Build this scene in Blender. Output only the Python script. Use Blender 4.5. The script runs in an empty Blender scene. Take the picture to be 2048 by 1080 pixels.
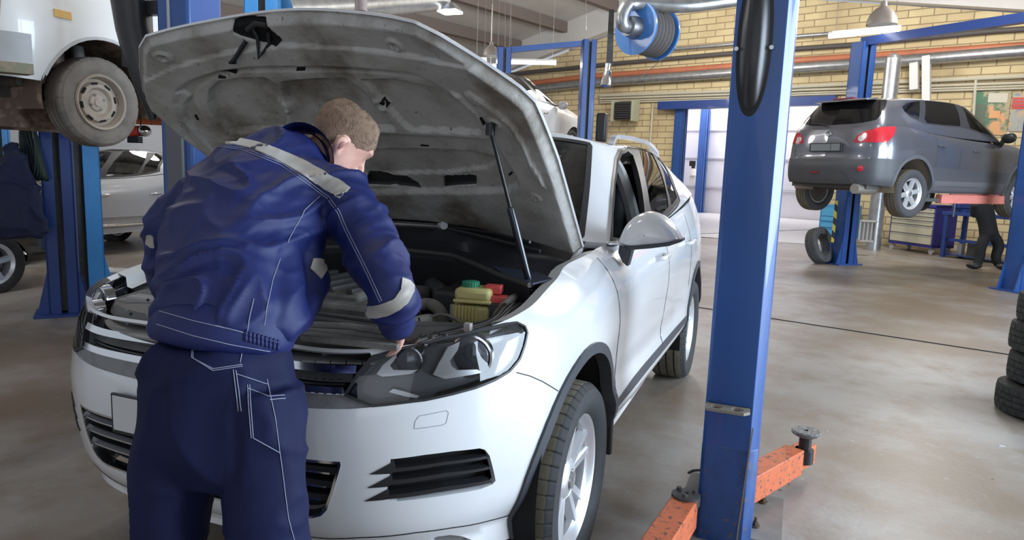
import bpy, math, random
import numpy as np
from mathutils import Vector, Matrix
from mathutils.geometry import delaunay_2d_cdt
random.seed(7); RS = np.random.RandomState(5)
S = bpy.context.scene; COL = S.collection
pi = math.pi; R = math.radians

# ------------------------------------------------------------------ camera, light, exposure
CX, CY, CZ, PITCH, YAW, ROLL, FPX = 1.607, -2.406, 1.527, .14482, -.38286, .03508, 1396.5
_f = np.array([math.sin(YAW)*math.cos(PITCH), math.cos(YAW)*math.cos(PITCH), -math.sin(PITCH)])
_r0 = np.array([math.cos(YAW), -math.sin(YAW), 0.]); _u0 = np.cross(_r0, _f)
_r = _r0*math.cos(ROLL)+_u0*math.sin(ROLL); _u = -_r0*math.sin(ROLL)+_u0*math.cos(ROLL)
CP = np.array([CX, CY, CZ])
cd = bpy.data.cameras.new('camera'); cam = bpy.data.objects.new('camera', cd); COL.objects.link(cam)
cam.matrix_world = Matrix(((_r[0], _u[0], -_f[0], CX), (_r[1], _u[1], -_f[1], CY), (_r[2], _u[2], -_f[2], CZ), (0, 0, 0, 1)))
cd.sensor_width = 36; cd.lens = FPX/2048*36; cd.clip_start = .05; cd.clip_end = 200
S.camera = cam
S.view_settings.view_transform = 'Standard'; S.view_settings.look = 'None'
S.view_settings.exposure = 0.33; S.view_settings.gamma = 1; S.view_settings.use_curve_mapping = False
w = bpy.data.worlds.new('world'); S.world = w; w.use_nodes = True
w.node_tree.nodes['Background'].inputs[0].default_value = (.80, .88, 1, 1)
w.node_tree.nodes['Background'].inputs[1].default_value = .42
def area(name, loc, target, sx, sy, power, col=(1, 1, 1)):
    d = bpy.data.lights.new(name, 'AREA'); d.shape = 'RECTANGLE'; d.size = sx; d.size_y = sy; d.energy = power; d.color = col
    o = bpy.data.objects.new(name, d); COL.objects.link(o); o.location = loc
    o.rotation_euler = (Vector(target)-Vector(loc)).to_track_quat('-Z', 'Y').to_euler(); return o
area('assumed_gate_light', (9.0, 2.5, 2.4), (0, 1.4, 1.0), 7, 4.2, 1150, (.70, .84, 1))       # added light for an assumed open gate on the right, not modelled
area('assumed_gate_light', (3.5, -9.0, 2.6), (0, 2, 1.2), 8, 4, 60, (.9, .95, 1))             # weaker added light, as if from a gate behind the camera; none is built
for lx, ly, lp in ((-1.5, .2, 45), (-1.5, 5.5, 110), (-6.0, 3.0, 120), (3.5, 8.0, 190), (4.0, 12.5, 260), (-1.5, 14, 300), (-7, 9, 200)):  # unseen point lights added to brighten the hall, ceiling and back wall
    d_ = bpy.data.lights.new('added_hall_light', 'POINT'); d_.energy = lp; d_.color = (1, .97, .92); d_.shadow_soft_size = .45; o_ = bpy.data.objects.new('added_hall_light', d_); COL.objects.link(o_); o_.location = (lx, ly, 4.7)
area('added_bay_light', (0, 25.5, 5), (0, 27, 0), 8, 3, 420, (.93, .93, 1))  # added area light that brightens the far bay; no fitting is built

# ------------------------------------------------------------------ pixel <-> world helpers
def ray(px, py): return _f + _r*((px-1024)/FPX) - _u*((py-540)/FPX)
def at(px, py, d): return CP + ray(px, py)*d
def onp(px, py, ax, val):
    d = ray(px, py); return CP + d*((val-CP[ax])/d[ax])
def floor_at(px, py): return onp(px, py, 2, 0)
def proj(X):
    d = np.asarray(X, float)-CP; z = d@_f
    return np.stack([1024+FPX*(d@_r)/z, 540-FPX*(d@_u)/z], -1)

# ------------------------------------------------------------------ materials
MATS = {}
def mat(name, col, rough=.5, metal=0., coat=0., noise=None, bump=0., bscale=40., emit=None, spec=None, sheen=0, coord='Object'):
    """noise = (scale, second colour, low, high)"""
    if name in MATS: return MATS[name]
    m = bpy.data.materials.new(name); m.use_nodes = True; nt = m.node_tree; b = nt.nodes['Principled BSDF']
    b.inputs['Base Color'].default_value = (*col, 1); b.inputs['Roughness'].default_value = rough; b.inputs['Metallic'].default_value = metal
    b.inputs['Coat Weight'].default_value = coat; b.inputs['Coat Roughness'].default_value = .05
    if spec is not None: b.inputs['Specular IOR Level'].default_value = spec
    if sheen: b.inputs['Sheen Weight'].default_value = sheen
    tc = nt.nodes.new('ShaderNodeTexCoord')
    if noise:
        layers = noise if isinstance(noise, list) else [noise]
        prev = None
        for sc, c2, lo, hi in layers:
            n = nt.nodes.new('ShaderNodeTexNoise'); n.inputs['Scale'].default_value = sc; n.inputs['Detail'].default_value = 7; n.inputs['Roughness'].default_value = .62
            nt.links.new(tc.outputs[coord], n.inputs['Vector'])
            r = nt.nodes.new('ShaderNodeMapRange'); r.inputs[1].default_value = lo; r.inputs[2].default_value = hi; r.clamp = True
            nt.links.new(n.outputs[0], r.inputs[0])
            x = nt.nodes.new('ShaderNodeMix'); x.data_type = 'RGBA'
            nt.links.new(r.outputs[0], x.inputs[0])
            if prev is None: x.inputs[6].default_value = (*col, 1)
            else: nt.links.new(prev, x.inputs[6])
            x.inputs[7].default_value = (*c2, 1); prev = x.outputs[2]
        nt.links.new(prev, b.inputs['Base Color'])
    if bump:
        n = nt.nodes.new('ShaderNodeTexNoise'); n.inputs['Scale'].default_value = bscale; n.inputs['Detail'].default_value = 5
        nt.links.new(tc.outputs[coord], n.inputs['Vector'])
        bp = nt.nodes.new('ShaderNodeBump'); bp.inputs['Strength'].default_value = bump; bp.inputs['Distance'].default_value = .01
        nt.links.new(n.outputs[0], bp.inputs['Height']); nt.links.new(bp.outputs[0], b.inputs['Normal'])
    if emit:
        b.inputs['Emission Color'].default_value = (*emit[0], 1); b.inputs['Emission Strength'].default_value = emit[1]
    MATS[name] = m; return m
def glass(name, tint=(.8, .9, .88), refl=1.0, rough=.02):
    if name in MATS: return MATS[name]
    m = bpy.data.materials.new(name); m.use_nodes = True; nt = m.node_tree; nt.nodes.clear()
    o = nt.nodes.new('ShaderNodeOutputMaterial'); t = nt.nodes.new('ShaderNodeBsdfTransparent'); g = nt.nodes.new('ShaderNodeBsdfGlossy')
    t.inputs[0].default_value = (*tint, 1); g.inputs['Roughness'].default_value = rough; g.inputs[0].default_value = (refl, refl, refl, 1)
    f = nt.nodes.new('ShaderNodeFresnel'); f.inputs[0].default_value = 1.52
    mx = nt.nodes.new('ShaderNodeMixShader'); nt.links.new(f.outputs[0], mx.inputs[0]); nt.links.new(t.outputs[0], mx.inputs[1]); nt.links.new(g.outputs[0], mx.inputs[2])
    nt.links.new(mx.outputs[0], o.inputs[0]); MATS[name] = m; return m
M_white = mat('white_car_paint', (.74, .75, .765), .22, 0, 1.0)
M_whited = mat('white_paint_flat', (.72, .72, .70), .45)
M_black = mat('black_plastic', (.018, .018, .02), .42, bump=.05, bscale=300)
M_flare = mat('dark_grey_plastic', (.045, .05, .06), .45, bump=.05, bscale=300)
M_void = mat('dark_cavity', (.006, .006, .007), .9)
M_rubber = mat('rubber', (.022, .022, .023), .78, noise=(30, (.05, .045, .038), .4, .8), bump=.1, bscale=120)
M_tread = mat('dusty_tread', (.17, .15, .105), .9, noise=(18, (.11, .097, .07), .4, .75))
M_chrome = mat('chrome', (.82, .83, .85), .12, 1)
M_alu = mat('silver_alloy', (.66, .67, .69), .32, .55, .5)
M_steel = mat('bare_steel', (.35, .34, .33), .4, .9, noise=(12, (.2, .17, .14), .5, .8))
M_galv = mat('galvanised_duct', (.55, .56, .57), .33, .85, noise=(9, (.4, .41, .42), .35, .65))
M_hoodin = mat('dusty_hood_underside', (.50, .485, .455), .5, noise=[(5, (.33, .31, .28), .42, .7), (2.6, (.14, .11, .075), .50, .68), (55, (.09, .075, .06), .62, .72)], bump=.15, bscale=60)
M_blue = mat('blue_lift_paint', (.022, .088, .32), .38, 0, .3, noise=(2.5, (.02, .075, .27), .4, .7), bump=.03, bscale=150)
M_bluelow = mat('scuffed_blue_paint', (.018, .075, .27), .45, 0, .15, noise=[(14, (.014, .05, .17), .45, .7), (22, (.12, .09, .08), .58, .68)])
M_navyp = mat('dark_blue_paint', (.012, .045, .21), .4, 0, .2, noise=(20, (.03, .03, .06), .62, .75))
M_lblue = mat('light_blue_paint', (.05, .29, .68), .4, 0, .2, noise=(10, (.05, .25, .6), .5, .7))
M_orange = mat('orange_arm_paint', (.62, .145, .05), .5, noise=[(16, (.5, .12, .045), .45, .7), (45, (.07, .055, .05), .56, .63)])
M_pink = mat('faded_red_paint', (.80, .27, .22), .5, noise=(12, (.7, .2, .17), .5, .7))
M_navy = mat('navy_workwear', (.009, .017, .105), .5, spec=.4, noise=(6, (.007, .013, .085), .4, .7), bump=.2, bscale=900)
M_navy2 = mat('navy_trousers', (.005, .008, .042), .7, spec=.25, noise=(5, (.007, .011, .055), .4, .7), bump=.2, bscale=900)
M_reflect = mat('reflective_tape', (.42, .39, .35), .5, .15, bump=.1, bscale=300)
M_stitch = mat('pale_stitching', (.32, .34, .45), .8)
M_skin = mat('skin', (.72, .42, .33), .5, noise=[(14, (.62, .31, .25), .45, .7)], bump=.05, bscale=200)
M_hair = mat('short_brown_hair', (.235, .145, .09), .6, noise=[(5, (.34, .22, .15), .42, .62), (60, (.12, .07, .042), .45, .7)], bump=.6, bscale=260)
M_glass = glass('car_glass', (.55, .66, .64))
M_tint = glass('tinted_glass', (.12, .13, .14))
M_lens = glass('headlight_lens', (.9, .92, .95), 1, .01)
M_red = mat('red_lens', (.55, .015, .03), .15, 0, .8)
M_redp = mat('red_plastic', (.62, .08, .07), .45)
M_grey = mat('grey_plastic', (.21, .21, .215), .5, noise=(20, (.16, .155, .15), .5, .7))
M_dkgrey = mat('dusty_black_plastic', (.05, .05, .05), .55, noise=[(14, (.085, .08, .072), .45, .75)])
M_dusty = mat('dusty_engine_grey', (.21, .20, .18), .65, noise=[(9, (.10, .094, .085), .4, .7), (30, (.2, .185, .16), .6, .8)], bump=.2, bscale=50)
M_yellow = mat('yellowed_plastic', (.60, .54, .22), .42, noise=(12, (.5, .44, .16), .45, .7))
M_green = mat('green_cap_plastic', (.03, .24, .14), .5)
M_tube = mat('lit_tube', (1, 1, 1), .3, emit=((1, .99, .96), 9))
M_lampglow = mat('lit_lamp_glass', (1, 1, 1), .3, emit=((1, .98, .93), 5))
M_greyp = mat('grey_metallic_paint', (.13, .135, .16), .28, .45, .9)
M_silver = mat('silver_metallic_paint', (.42, .43, .46), .3, .5, .8)
M_dust = mat('dusty_lower_panel', (.16, .155, .155), .5, .3, noise=(6, (.2, .185, .165), .45, .7))

# ------------------------------------------------------------------ objects
def wmat(o):
    m = o.matrix_basis
    if o.parent: return wmat(o.parent) @ o.matrix_parent_inverse @ m
    return m
def setp(o, parent):
    if parent is not None:
        o.parent = parent; o.matrix_parent_inverse = wmat(parent).inverted()
def tag(o, label=None, cat=None, group=None, kind=None):
    for k, v in (('label', label), ('category', cat), ('group', group), ('kind', kind)):
        if v: o[k] = v
    return o
def empty(name, loc, rz=0, label=None, cat=None, group=None):
    o = bpy.data.objects.new(name, None); o.empty_display_size = .1; COL.objects.link(o)
    o.location = [float(c) for c in loc]; o.rotation_euler = (0, 0, rz)
    o.matrix_basis = Matrix.LocRotScale(Vector([float(c) for c in loc]), Matrix.Rotation(rz, 3, 'Z').to_euler(), None)
    return tag(o, label, cat, group)
def mesh_obj(name, V, F, m, parent=None, smooth=40, bevel=0, normals=None):
    me = bpy.data.meshes.new(name); me.from_pydata([tuple(map(float, v)) for v in V], [], [tuple(map(int, f)) for f in F]); me.update()
    mats = m if isinstance(m, (list, tuple)) else [m]
    for k in mats: me.materials.append(k)
    if normals is not None:
        me.shade_smooth(); me.normals_split_custom_set_from_vertices([tuple(map(float, n)) for n in normals])
    elif smooth:
        me.shade_smooth(); me.set_sharp_from_angle(angle=R(smooth))
    o = bpy.data.objects.new(name, me); COL.objects.link(o)
    if bevel:
        b = o.modifiers.new('bevel', 'BEVEL'); b.width = bevel; b.segments = 2; b.limit_method = 'ANGLE'; b.angle_limit = R(35)
    setp(o, parent); return o
def copy_tree(o, parent=None, link=True):
    c = o.copy(); COL.objects.link(c); c.parent = parent
    if parent is None: c.matrix_parent_inverse = Matrix()
    for ch in list(o.children): copy_tree(ch, c)
    return c
def spline(pts, n=8, closed=False):
    P = np.array(pts, float); N = len(P); out = []
    rng = range(N if closed else N-1)
    for i in rng:
        p0, p1, p2, p3 = (P[(i-1) % N], P[i], P[(i+1) % N], P[(i+2) % N]) if closed else (P[max(i-1, 0)], P[i], P[i+1], P[min(i+2, N-1)])
        for t in np.linspace(0, 1, n, endpoint=False):
            out.append(.5*(2*p1+(p2-p0)*t+(2*p0-5*p1+4*p2-p3)*t*t+(3*p1-p0-3*p2+p3)*t**3))
    if not closed: out.append(P[-1])
    return np.array(out)
class MB:
    def __init__(s, X=None): s.V = []; s.F = []; s.X = X
    def raw(s, V, F):
        b = len(s.V)
        for v in V:
            v = Vector([float(c) for c in v])
            if s.X is not None: v = s.X @ v
            s.V.append(tuple(v))
        s.F += [tuple(int(i)+b for i in f) for f in F]; return s
    def hexa(s, p): return s.raw(p, [(0, 3, 2, 1), (4, 5, 6, 7), (0, 1, 5, 4), (1, 2, 6, 5), (2, 3, 7, 6), (3, 0, 4, 7)])
    def box(s, c, d, rz=0, rot=None):
        c = Vector([float(x) for x in c]); m = rot if rot is not None else Matrix.Rotation(rz, 3, 'Z')
        q = [(-1, -1, -1), (1, -1, -1), (1, 1, -1), (-1, 1, -1), (-1, -1, 1), (1, -1, 1), (1, 1, 1), (-1, 1, 1)]
        return s.hexa([c+m@Vector((a*d[0]/2, b*d[1]/2, e*d[2]/2)) for a, b, e in q])
    def bar(s, a, b, w, h, up=(0, 0, 1)):
        a = Vector([float(x) for x in a]); b = Vector([float(x) for x in b]); d = (b-a).normalized(); sd = d.cross(Vector(up))
        if sd.length < 1e-4: sd = d.cross(Vector((1, 0, 0)))
        sd.normalize(); u = sd.cross(d).normalized(); q = []
        for p in (a, b): q += [p-sd*w/2-u*h/2, p+sd*w/2-u*h/2, p+sd*w/2+u*h/2, p-sd*w/2+u*h/2]
        return s.hexa(q)
    def tube(s, pts, r, n=12, cap=True, closed=False):
        P = [Vector([float(c) for c in p]) for p in pts]; N = len(P); V = []; F = []
        rr = r if hasattr(r, '__len__') else [r]*N
        ref = None
        for i, p in enumerate(P):
            t = (P[min(i+1, N-1)]-P[max(i-1, 0)]) if not closed else (P[(i+1) % N]-P[i-1])
            if t.length < 1e-9: t = Vector((0, 0, 1))
            t.normalize()
            if ref is None: ref = Vector((0, 0, 1)) if abs(t.z) < .9 else Vector((1, 0, 0))
            a = t.cross(ref); 
            if a.length < 1e-5: a = t.cross(Vector((.3, 1, .2)))
            a.normalize(); b = t.cross(a).normalized(); ref = a.cross(t)
            for k in range(n):
                an = 2*pi*k/n; V.append(p+(a*math.cos(an)+b*math.sin(an))*rr[i])
        for i in range(N if closed else N-1):
            j = (i+1) % N
            for k in range(n):
                k2 = (k+1) % n; F.append((i*n+k, j*n+k, j*n+k2, i*n+k2))
        if cap and not closed: F.append(tuple(range(n))); F.append(tuple((N-1)*n+k for k in range(n))[::-1])
        return s.raw(V, F)
    def cyl(s, a, b, r, r2=None, n=20): return s.tube([a, b], [r, r if r2 is None else r2], n)
    def lathe(s, prof, o=(0, 0, 0), ax=(0, 0, 1), n=32, closed=False):
        """prof: (along, radius)"""
        o = Vector([float(c) for c in o]); ax = Vector(ax).normalized(); a = ax.orthogonal().normalized(); b = ax.cross(a); V = []; F = []; m = len(prof)
        for k in range(n):
            an = 2*pi*k/n; d = a*math.cos(an)+b*math.sin(an)
            for h, r in prof: V.append(o+ax*h+d*r)
        for k in range(n):
            k2 = (k+1) % n
            for i in range(m if closed else m-1):
                i2 = (i+1) % m; F.append((k*m+i, k2*m+i, k2*m+i2, k*m+i2))
        return s.raw(V, F)
    def ball(s, c, r, sc=(1, 1, 1), n=16):
        V = []; F = []; m = n//2
        for i in range(m+1):
            th = pi*i/m
            for k in range(n): ph = 2*pi*k/n; V.append((c[0]+r*sc[0]*math.sin(th)*math.cos(ph), c[1]+r*sc[1]*math.sin(th)*math.sin(ph), c[2]+r*sc[2]*math.cos(th)))
        for i in range(m):
            for k in range(n): k2 = (k+1) % n; F.append((i*n+k, (i+1)*n+k, (i+1)*n+k2, i*n+k2))
        return s.raw(V, F)
    def prism(s, poly, d):
        """poly: 3D points of a planar outline, d: extrusion vector"""
        P = [np.array(p, float) for p in poly]; n = len(P); d = np.array(d, float)
        V = P+[p+d for p in P]; F = [tuple(range(n))[::-1], tuple(range(n, 2*n))]
        F += [(i, (i+1) % n, n+(i+1) % n, n+i) for i in range(n)]
        return s.raw(V, F)
    def build(s, name, m, parent=None, smooth=40, bevel=0):
        o = mesh_obj(name, s.V, s.F, m, parent, smooth, bevel); return o
def fixn(o):
    import bmesh
    bm = bmesh.new(); bm.from_mesh(o.data); bmesh.ops.recalc_face_normals(bm, faces=bm.faces); bm.to_mesh(o.data); bm.free(); return o

# ------------------------------------------------------------------ surfaces in (u, v), cut into panels
def herm(ts, vs, x):
    ts = np.array(ts, float); vs = np.array(vs, float); x = np.clip(np.asarray(x, float), ts[0], ts[-1])
    if vs.ndim == 1: vs = vs[:, None]; sq = True
    else: sq = False
    d = np.diff(vs, axis=0)/np.diff(ts)[:, None]; m = np.zeros_like(vs); m[0] = d[0]; m[-1] = d[-1]
    h = np.diff(ts); m[1:-1] = (d[:-1]*h[1:, None]+d[1:]*h[:-1, None])/(h[1:]+h[:-1])[:, None]
    i = np.clip(np.searchsorted(ts, x, side='right')-1, 0, len(ts)-2); hh = h[i][..., None]; t = ((x-ts[i])/h[i])[..., None]
    r = (2*t**3-3*t**2+1)*vs[i]+(t**3-2*t**2+t)*hh*m[i]+(-2*t**3+3*t**2)*vs[i+1]+(t**3-t**2)*hh*m[i+1]
    return r[..., 0] if sq else r
def inpoly(P, x, y):
    x = np.asarray(x, float); y = np.asarray(y, float); c = np.zeros(x.shape, bool); n = len(P); j = n-1
    for i in range(n):
        xi, yi = P[i]; xj, yj = P[j]
        if yi != yj: c ^= ((yi > y) != (yj > y)) & (x < (xj-xi)*(y-yi)/(yj-yi)+xi)
        j = i
    return c
def pdist(P, x, y):
    """unsigned distance to a closed outline"""
    x = np.asarray(x, float); y = np.asarray(y, float); d = np.full(x.shape, 1e9); n = len(P)
    for i in range(n):
        a = np.array(P[i], float); b = np.array(P[(i+1) % n], float); e = b-a; l = e@e+1e-12
        t = np.clip(((x-a[0])*e[0]+(y-a[1])*e[1])/l, 0, 1); d = np.minimum(d, np.hypot(x-a[0]-t*e[0], y-a[1]-t*e[1]))
    return d
def sdist(P, x, y): return np.where(inpoly(P, x, y), 1, -1)*pdist(P, x, y)
def densify(P, step, closed=True):
    out = []; n = len(P)
    for i in range(n if closed else n-1):
        a = np.array(P[i], float); b = np.array(P[(i+1) % n], float); k = max(1, int(np.linalg.norm(b-a)/step))
        for t in range(k): out.append(a+(b-a)*t/k)
    if not closed: out.append(np.array(P[-1], float))
    return out
def cdt_panels(dom, nu, nv, regions, scale):
    """dom (u0,u1,v0,v1); regions [(name, polygon)]; returns uv points, {name: triangles}"""
    u0, u1, v0, v1 = dom; su, sv = scale; step = min((u1-u0)*su/nu, (v1-v0)*sv/nv)
    gu, gv = np.meshgrid(np.linspace(u0, u1, nu+1), np.linspace(v0, v1, nv+1), indexing='ij')
    G = np.stack([gu.ravel(), gv.ravel()], 1); gi = np.arange(len(G)).reshape(nu+1, nv+1)
    edge = np.zeros((nu+1, nv+1), bool); edge[0] = edge[-1] = True; edge[:, 0] = edge[:, -1] = True
    keep = np.ones(len(G), bool); polys = []
    for nm, P in regions:
        P = np.array([(min(max(p[0], u0), u1), min(max(p[1], v0), v1)) for p in P]); Q = densify([(p[0]*su, p[1]*sv) for p in P], step*.8)
        polys.append((nm, np.array(Q)))
        keep &= (pdist(Q, G[:, 0]*su, G[:, 1]*sv) > step*.35) | edge.ravel()
    pts = [(p[0]*su, p[1]*sv) for p in G[keep]]; E = []
    for nm, Q in polys:
        b = len(pts); n = len(Q); pts += [tuple(q) for q in Q]; E += [(b+i, b+(i+1) % n) for i in range(n)]
    r = delaunay_2d_cdt([Vector(p) for p in pts], E, [], 0, 1e-6)
    V = np.array([tuple(v) for v in r[0]]); T = np.array([tuple(f) for f in r[2] if len(f) == 3]); c = V[T].mean(1)
    a = V[T]; ar = (a[:, 1, 0]-a[:, 0, 0])*(a[:, 2, 1]-a[:, 0, 1])-(a[:, 1, 1]-a[:, 0, 1])*(a[:, 2, 0]-a[:, 0, 0]); ok = np.abs(ar) > 1e-10
    T = T[ok]; c = c[ok]; T[ar[ok] < 0] = T[ar[ok] < 0][:, ::-1]
    lab = np.zeros(len(T), int)
    for k, (nm, Q) in enumerate(polys): lab[inpoly(Q, c[:, 0], c[:, 1])] = k+1
    names = ['body']+[nm for nm, _ in polys]; out = {}
    for k, nm in enumerate(names):
        t = T[lab == k]
        if len(t): out[nm] = np.concatenate([out[nm], t]) if nm in out else t
    return V/np.array([su, sv]), out
def surf_n(f, u, v, e=1e-3):
    du = f(u+e, v)-f(u-e, v); dv = f(u, v+e)-f(u, v-e); n = np.cross(du, dv); l = np.linalg.norm(n, axis=-1, keepdims=True); l[l < 1e-12] = 1; return n/l
def comps(T, mn=12):
    p = {}
    def fd(a):
        while p.setdefault(a, a) != a: p[a] = p[p[a]]; a = p[a]
        return a
    for t in T:
        a = fd(int(t[0])); p[fd(int(t[1]))] = a; p[fd(int(t[2]))] = a
    g = {}
    for t in T: g.setdefault(fd(int(t[0])), []).append(t)
    return [np.array(v) for v in sorted(g.values(), key=len, reverse=True) if len(v) > mn]
def patches(*a, **k):
    """one object per separate piece"""
    a = list(a); out = []
    for c in comps(a[3]): b = list(a); b[3] = c; out.append(patch(*b, **k))
    return out
def patch(name, f, UV, T, m, parent, off=0., thick=.012, flip=1, local=None):
    idx = np.unique(T); mp = -np.ones(len(UV), int); mp[idx] = np.arange(len(idx)); t = mp[T]; uv = UV[idx]
    P = f(uv[:, 0], uv[:, 1]); N = surf_n(f, uv[:, 0], uv[:, 1])*flip
    if flip < 0: t = t[:, ::-1]
    A = P+N*off; n = len(A)
    if not thick: return mesh_obj(name, A, t, m, parent, normals=N)
    B = P+N*(off-thick); ed = {}
    for tri in t:
        for i in range(3):
            a, b = int(tri[i]), int(tri[(i+1) % 3]); ed[(a, b)] = ed.get((a, b), 0)+1
    bd = [(a, b) for (a, b) in ed if (b, a) not in ed]
    V = [*A, *B]; NN = [*N, *(-N)]; F = [tuple(x) for x in t]+[tuple(x[::-1]+n) for x in t]
    for a, b in bd:
        k = len(V); e = A[b]-A[a]; rn = np.cross(e, N[a]); l = np.linalg.norm(rn); rn = rn/l if l > 0 else rn
        V += [A[a], B[a], B[b], A[b]]; NN += [rn]*4; F.append((k, k+1, k+2, k+3))
    return mesh_obj(name, V, F, m, parent, normals=NN)
def px2uv(f, pts, dom, M=None, n=(500, 70)):
    """find surface points that the photograph shows at the given pixels"""
    key = (id(f), dom); Mx = np.array(M) if M is not None else np.eye(4)
    def F(u, v): p = f(u, v); return p@Mx[:3, :3].T+Mx[:3, 3]
    if key not in px2uv.c:
        gu, gv = np.meshgrid(np.linspace(dom[0], dom[1], n[0]), np.linspace(dom[2], dom[3], n[1]), indexing='ij'); gu = gu.ravel(); gv = gv.ravel()
        X = F(gu, gv); N = surf_n(F, gu, gv); vis = ((X-CP)*N).sum(1) < 0; px2uv.c[key] = (gu[vis], gv[vis], proj(X[vis]))
    gu, gv, pp = px2uv.c[key]; out = []
    for p in pts:
        p = np.array(p, float); i = int(np.argmin(((pp-p)**2).sum(1))); x = np.array([gu[i], gv[i]])
        for _ in range(6):
            r = proj(F(x[0], x[1]))-p; e = 1e-4
            J = np.stack([(proj(F(x[0]+e, x[1]))-p-r)/e, (proj(F(x[0], x[1]+e))-p-r)/e], 1)
            try: d = np.linalg.solve(J, -r)
            except Exception: break
            d = np.clip(d, -.03, .03); x = np.clip(x+d, (dom[0], dom[2]), (dom[1], dom[3]))
        if np.linalg.norm(proj(F(x[0], x[1]))-p) > 25: x = np.array([gu[i], gv[i]])
        out.append(tuple(x))
    return out
px2uv.c = {}
def strip_on(name, f, path, wid, m, parent, off=.002, th=.003, closed=False, step=.01, flip=1):
    """narrow raised strip along a uv path on a surface"""
    Q = np.array(path, float); P = f(Q[:, 0], Q[:, 1]); N = surf_n(f, Q[:, 0], Q[:, 1])*flip; b = MB(); n = len(P); V = []; F = []
    for i in range(n):
        t = P[(i+1) % n if closed else min(i+1, n-1)]-P[i-1 if (closed or i) else 0]; s = np.cross(t, N[i]); s /= (np.linalg.norm(s)+1e-12)
        V += [P[i]+N[i]*(off-th)-s*wid/2, P[i]+N[i]*off-s*wid/2, P[i]+N[i]*off+s*wid/2, P[i]+N[i]*(off-th)+s*wid/2]
    for i in range(n if closed else n-1):
        j = (i+1) % n
        for k in range(4): k2 = (k+1) % 4; F.append((4*i+k, 4*j+k, 4*j+k2, 4*i+k2))
    if not closed: F += [(0, 1, 2, 3), (4*n-1, 4*n-2, 4*n-3, 4*n-4)]
    return b.raw(V, F).build(name, m, parent)
# ================================================================== white SUV with its bonnet open
PLAN = [(0, 0, -.955), (.06, .25, -.945), (.12, .48, -.905), (.18, .68, -.80), (.23, .81, -.66), (.27, .885, -.52), (.31, .93, -.38), (.36, .955, -.2), (.42, .967, .05),
        (.5, .97, .45), (.6, .972, 1.1), (.7, .972, 1.9), (.8, .968, 2.6), (.86, .955, 3.05), (.91, .92, 3.45), (.95, .82, 3.75), (.975, .55, 3.85), (1, 0, 3.88)]
ZT = [(0, 1.02), (.15, 1.02), (.2, 1.04), (.27, 1.07), (.36, 1.115), (.42, 1.15), (.5, 1.195), (.56, 1.215), (.7, 1.25), (.8, 1.31), (.86, 1.35), (.92, 1.36), (1, 1.30)]
ZB = [(0, .40), (.12, .40), (.2, .38), (.27, .35), (.42, .36), (.6, .40), (.9, .42), (1, .42)]
INS = [(0, [(.42, .10), (.48, .05), (.55, .025), (.7, .004), (.8, 0), (.88, .02), (.95, .05), (1.02, .10), (1.4, .2)]),
       (.25, [(.42, .07), (.5, .03), (.6, .01), (.75, 0), (.88, .01), (.95, .02), (1.0, .035), (1.05, .055), (1.08, .08), (1.4, .14)]),
       (.36, [(.42, .05), (.5, .02), (.6, .0), (.8, 0), (.95, .008), (1.02, .03), (1.06, .06), (1.1, .10), (1.13, .135), (1.4, .2)]),
       (.43, [(.42, .05), (.5, .015), (.57, .0), (.8, 0), (.95, .008), (1.03, .03), (1.09, .075), (1.13, .12), (1.16, .17), (1.4, .2)]),
       (.5, [(.42, .05), (.5, .01), (.57, .0), (.62, .015), (.75, .015), (.95, .008), (1.05, .028), (1.12, .065), (1.17, .11), (1.2, .15), (1.4, .2)]),
       (.56, [(.42, .05), (.5, .0), (.55, .0), (.6, .018), (.75, .012), (.95, .0), (1.05, .014), (1.15, .062), (1.2, .098), (1.22, .11), (1.4, .2)]),
       (.7, [(.42, .06), (.5, .0), (.55, .0), (.6, .02), (.75, .014), (.95, .0), (1.05, .005), (1.15, .035), (1.2, .06), (1.25, .085), (1.4, .2)]),
       (.82, [(.42, .05), (.5, .01), (.6, .0), (.8, 0), (1.0, 0), (1.1, .012), (1.2, .035), (1.3, .075), (1.35, .10), (1.4, .2)]),
       (1, [(.42, .08), (.5, .0), (.65, .0), (.8, .03), (1.0, .05), (1.3, .11), (1.4, .15)])]
def make_body(PLAN, ZT, ZB, INS):
    pu = [p[0] for p in PLAN]; pv = [(p[1], p[2]) for p in PLAN]
    def f(u, v):
        u = np.asarray(u, float); v = np.asarray(v, float); sh = np.broadcast(u, v).shape; u = np.broadcast_to(u, sh); v = np.broadcast_to(v, sh)
        a = np.abs(u); P = herm(pu, pv, a); e = 2e-3; t = herm(pu, pv, np.minimum(a+e, 1))-herm(pu, pv, np.maximum(a-e, 0))
        t = t/np.linalg.norm(t, axis=-1, keepdims=True); nx = t[..., 1]; ny = -t[..., 0]
        zt = herm(*zip(*ZT), a); zb = herm(*zip(*ZB), a); z = zb+(zt-zb)*v
        I = np.stack([herm(*zip(*tab), z) for _, tab in INS], -1); ku = np.array([k for k, _ in INS])
        j = np.clip(np.searchsorted(ku, a, side='right')-1, 0, len(ku)-2); s = (a-ku[j])/(ku[j+1]-ku[j]); s = np.clip(s, 0, 1); s = s*s*(3-2*s)
        ins = np.take_along_axis(I, j[..., None], -1)[..., 0]*(1-s)+np.take_along_axis(I, (j+1)[..., None], -1)[..., 0]*s
        x = P[..., 0]-nx*ins; y = P[..., 1]-ny*ins; x = x*np.where(u < 0, -1, 1)
        return np.stack([x, y, z], -1)
    ys = np.linspace(0, 1, 2001); py = herm(pu, pv, ys)[:, 1]
    def yz(y, z, side=1):
        u = np.interp(y, py, ys); zt = herm(*zip(*ZT), u); zb = herm(*zip(*ZB), u)
        return np.stack([u*side, (z-zb)/(zt-zb)], -1)
    return f, yz
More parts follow.
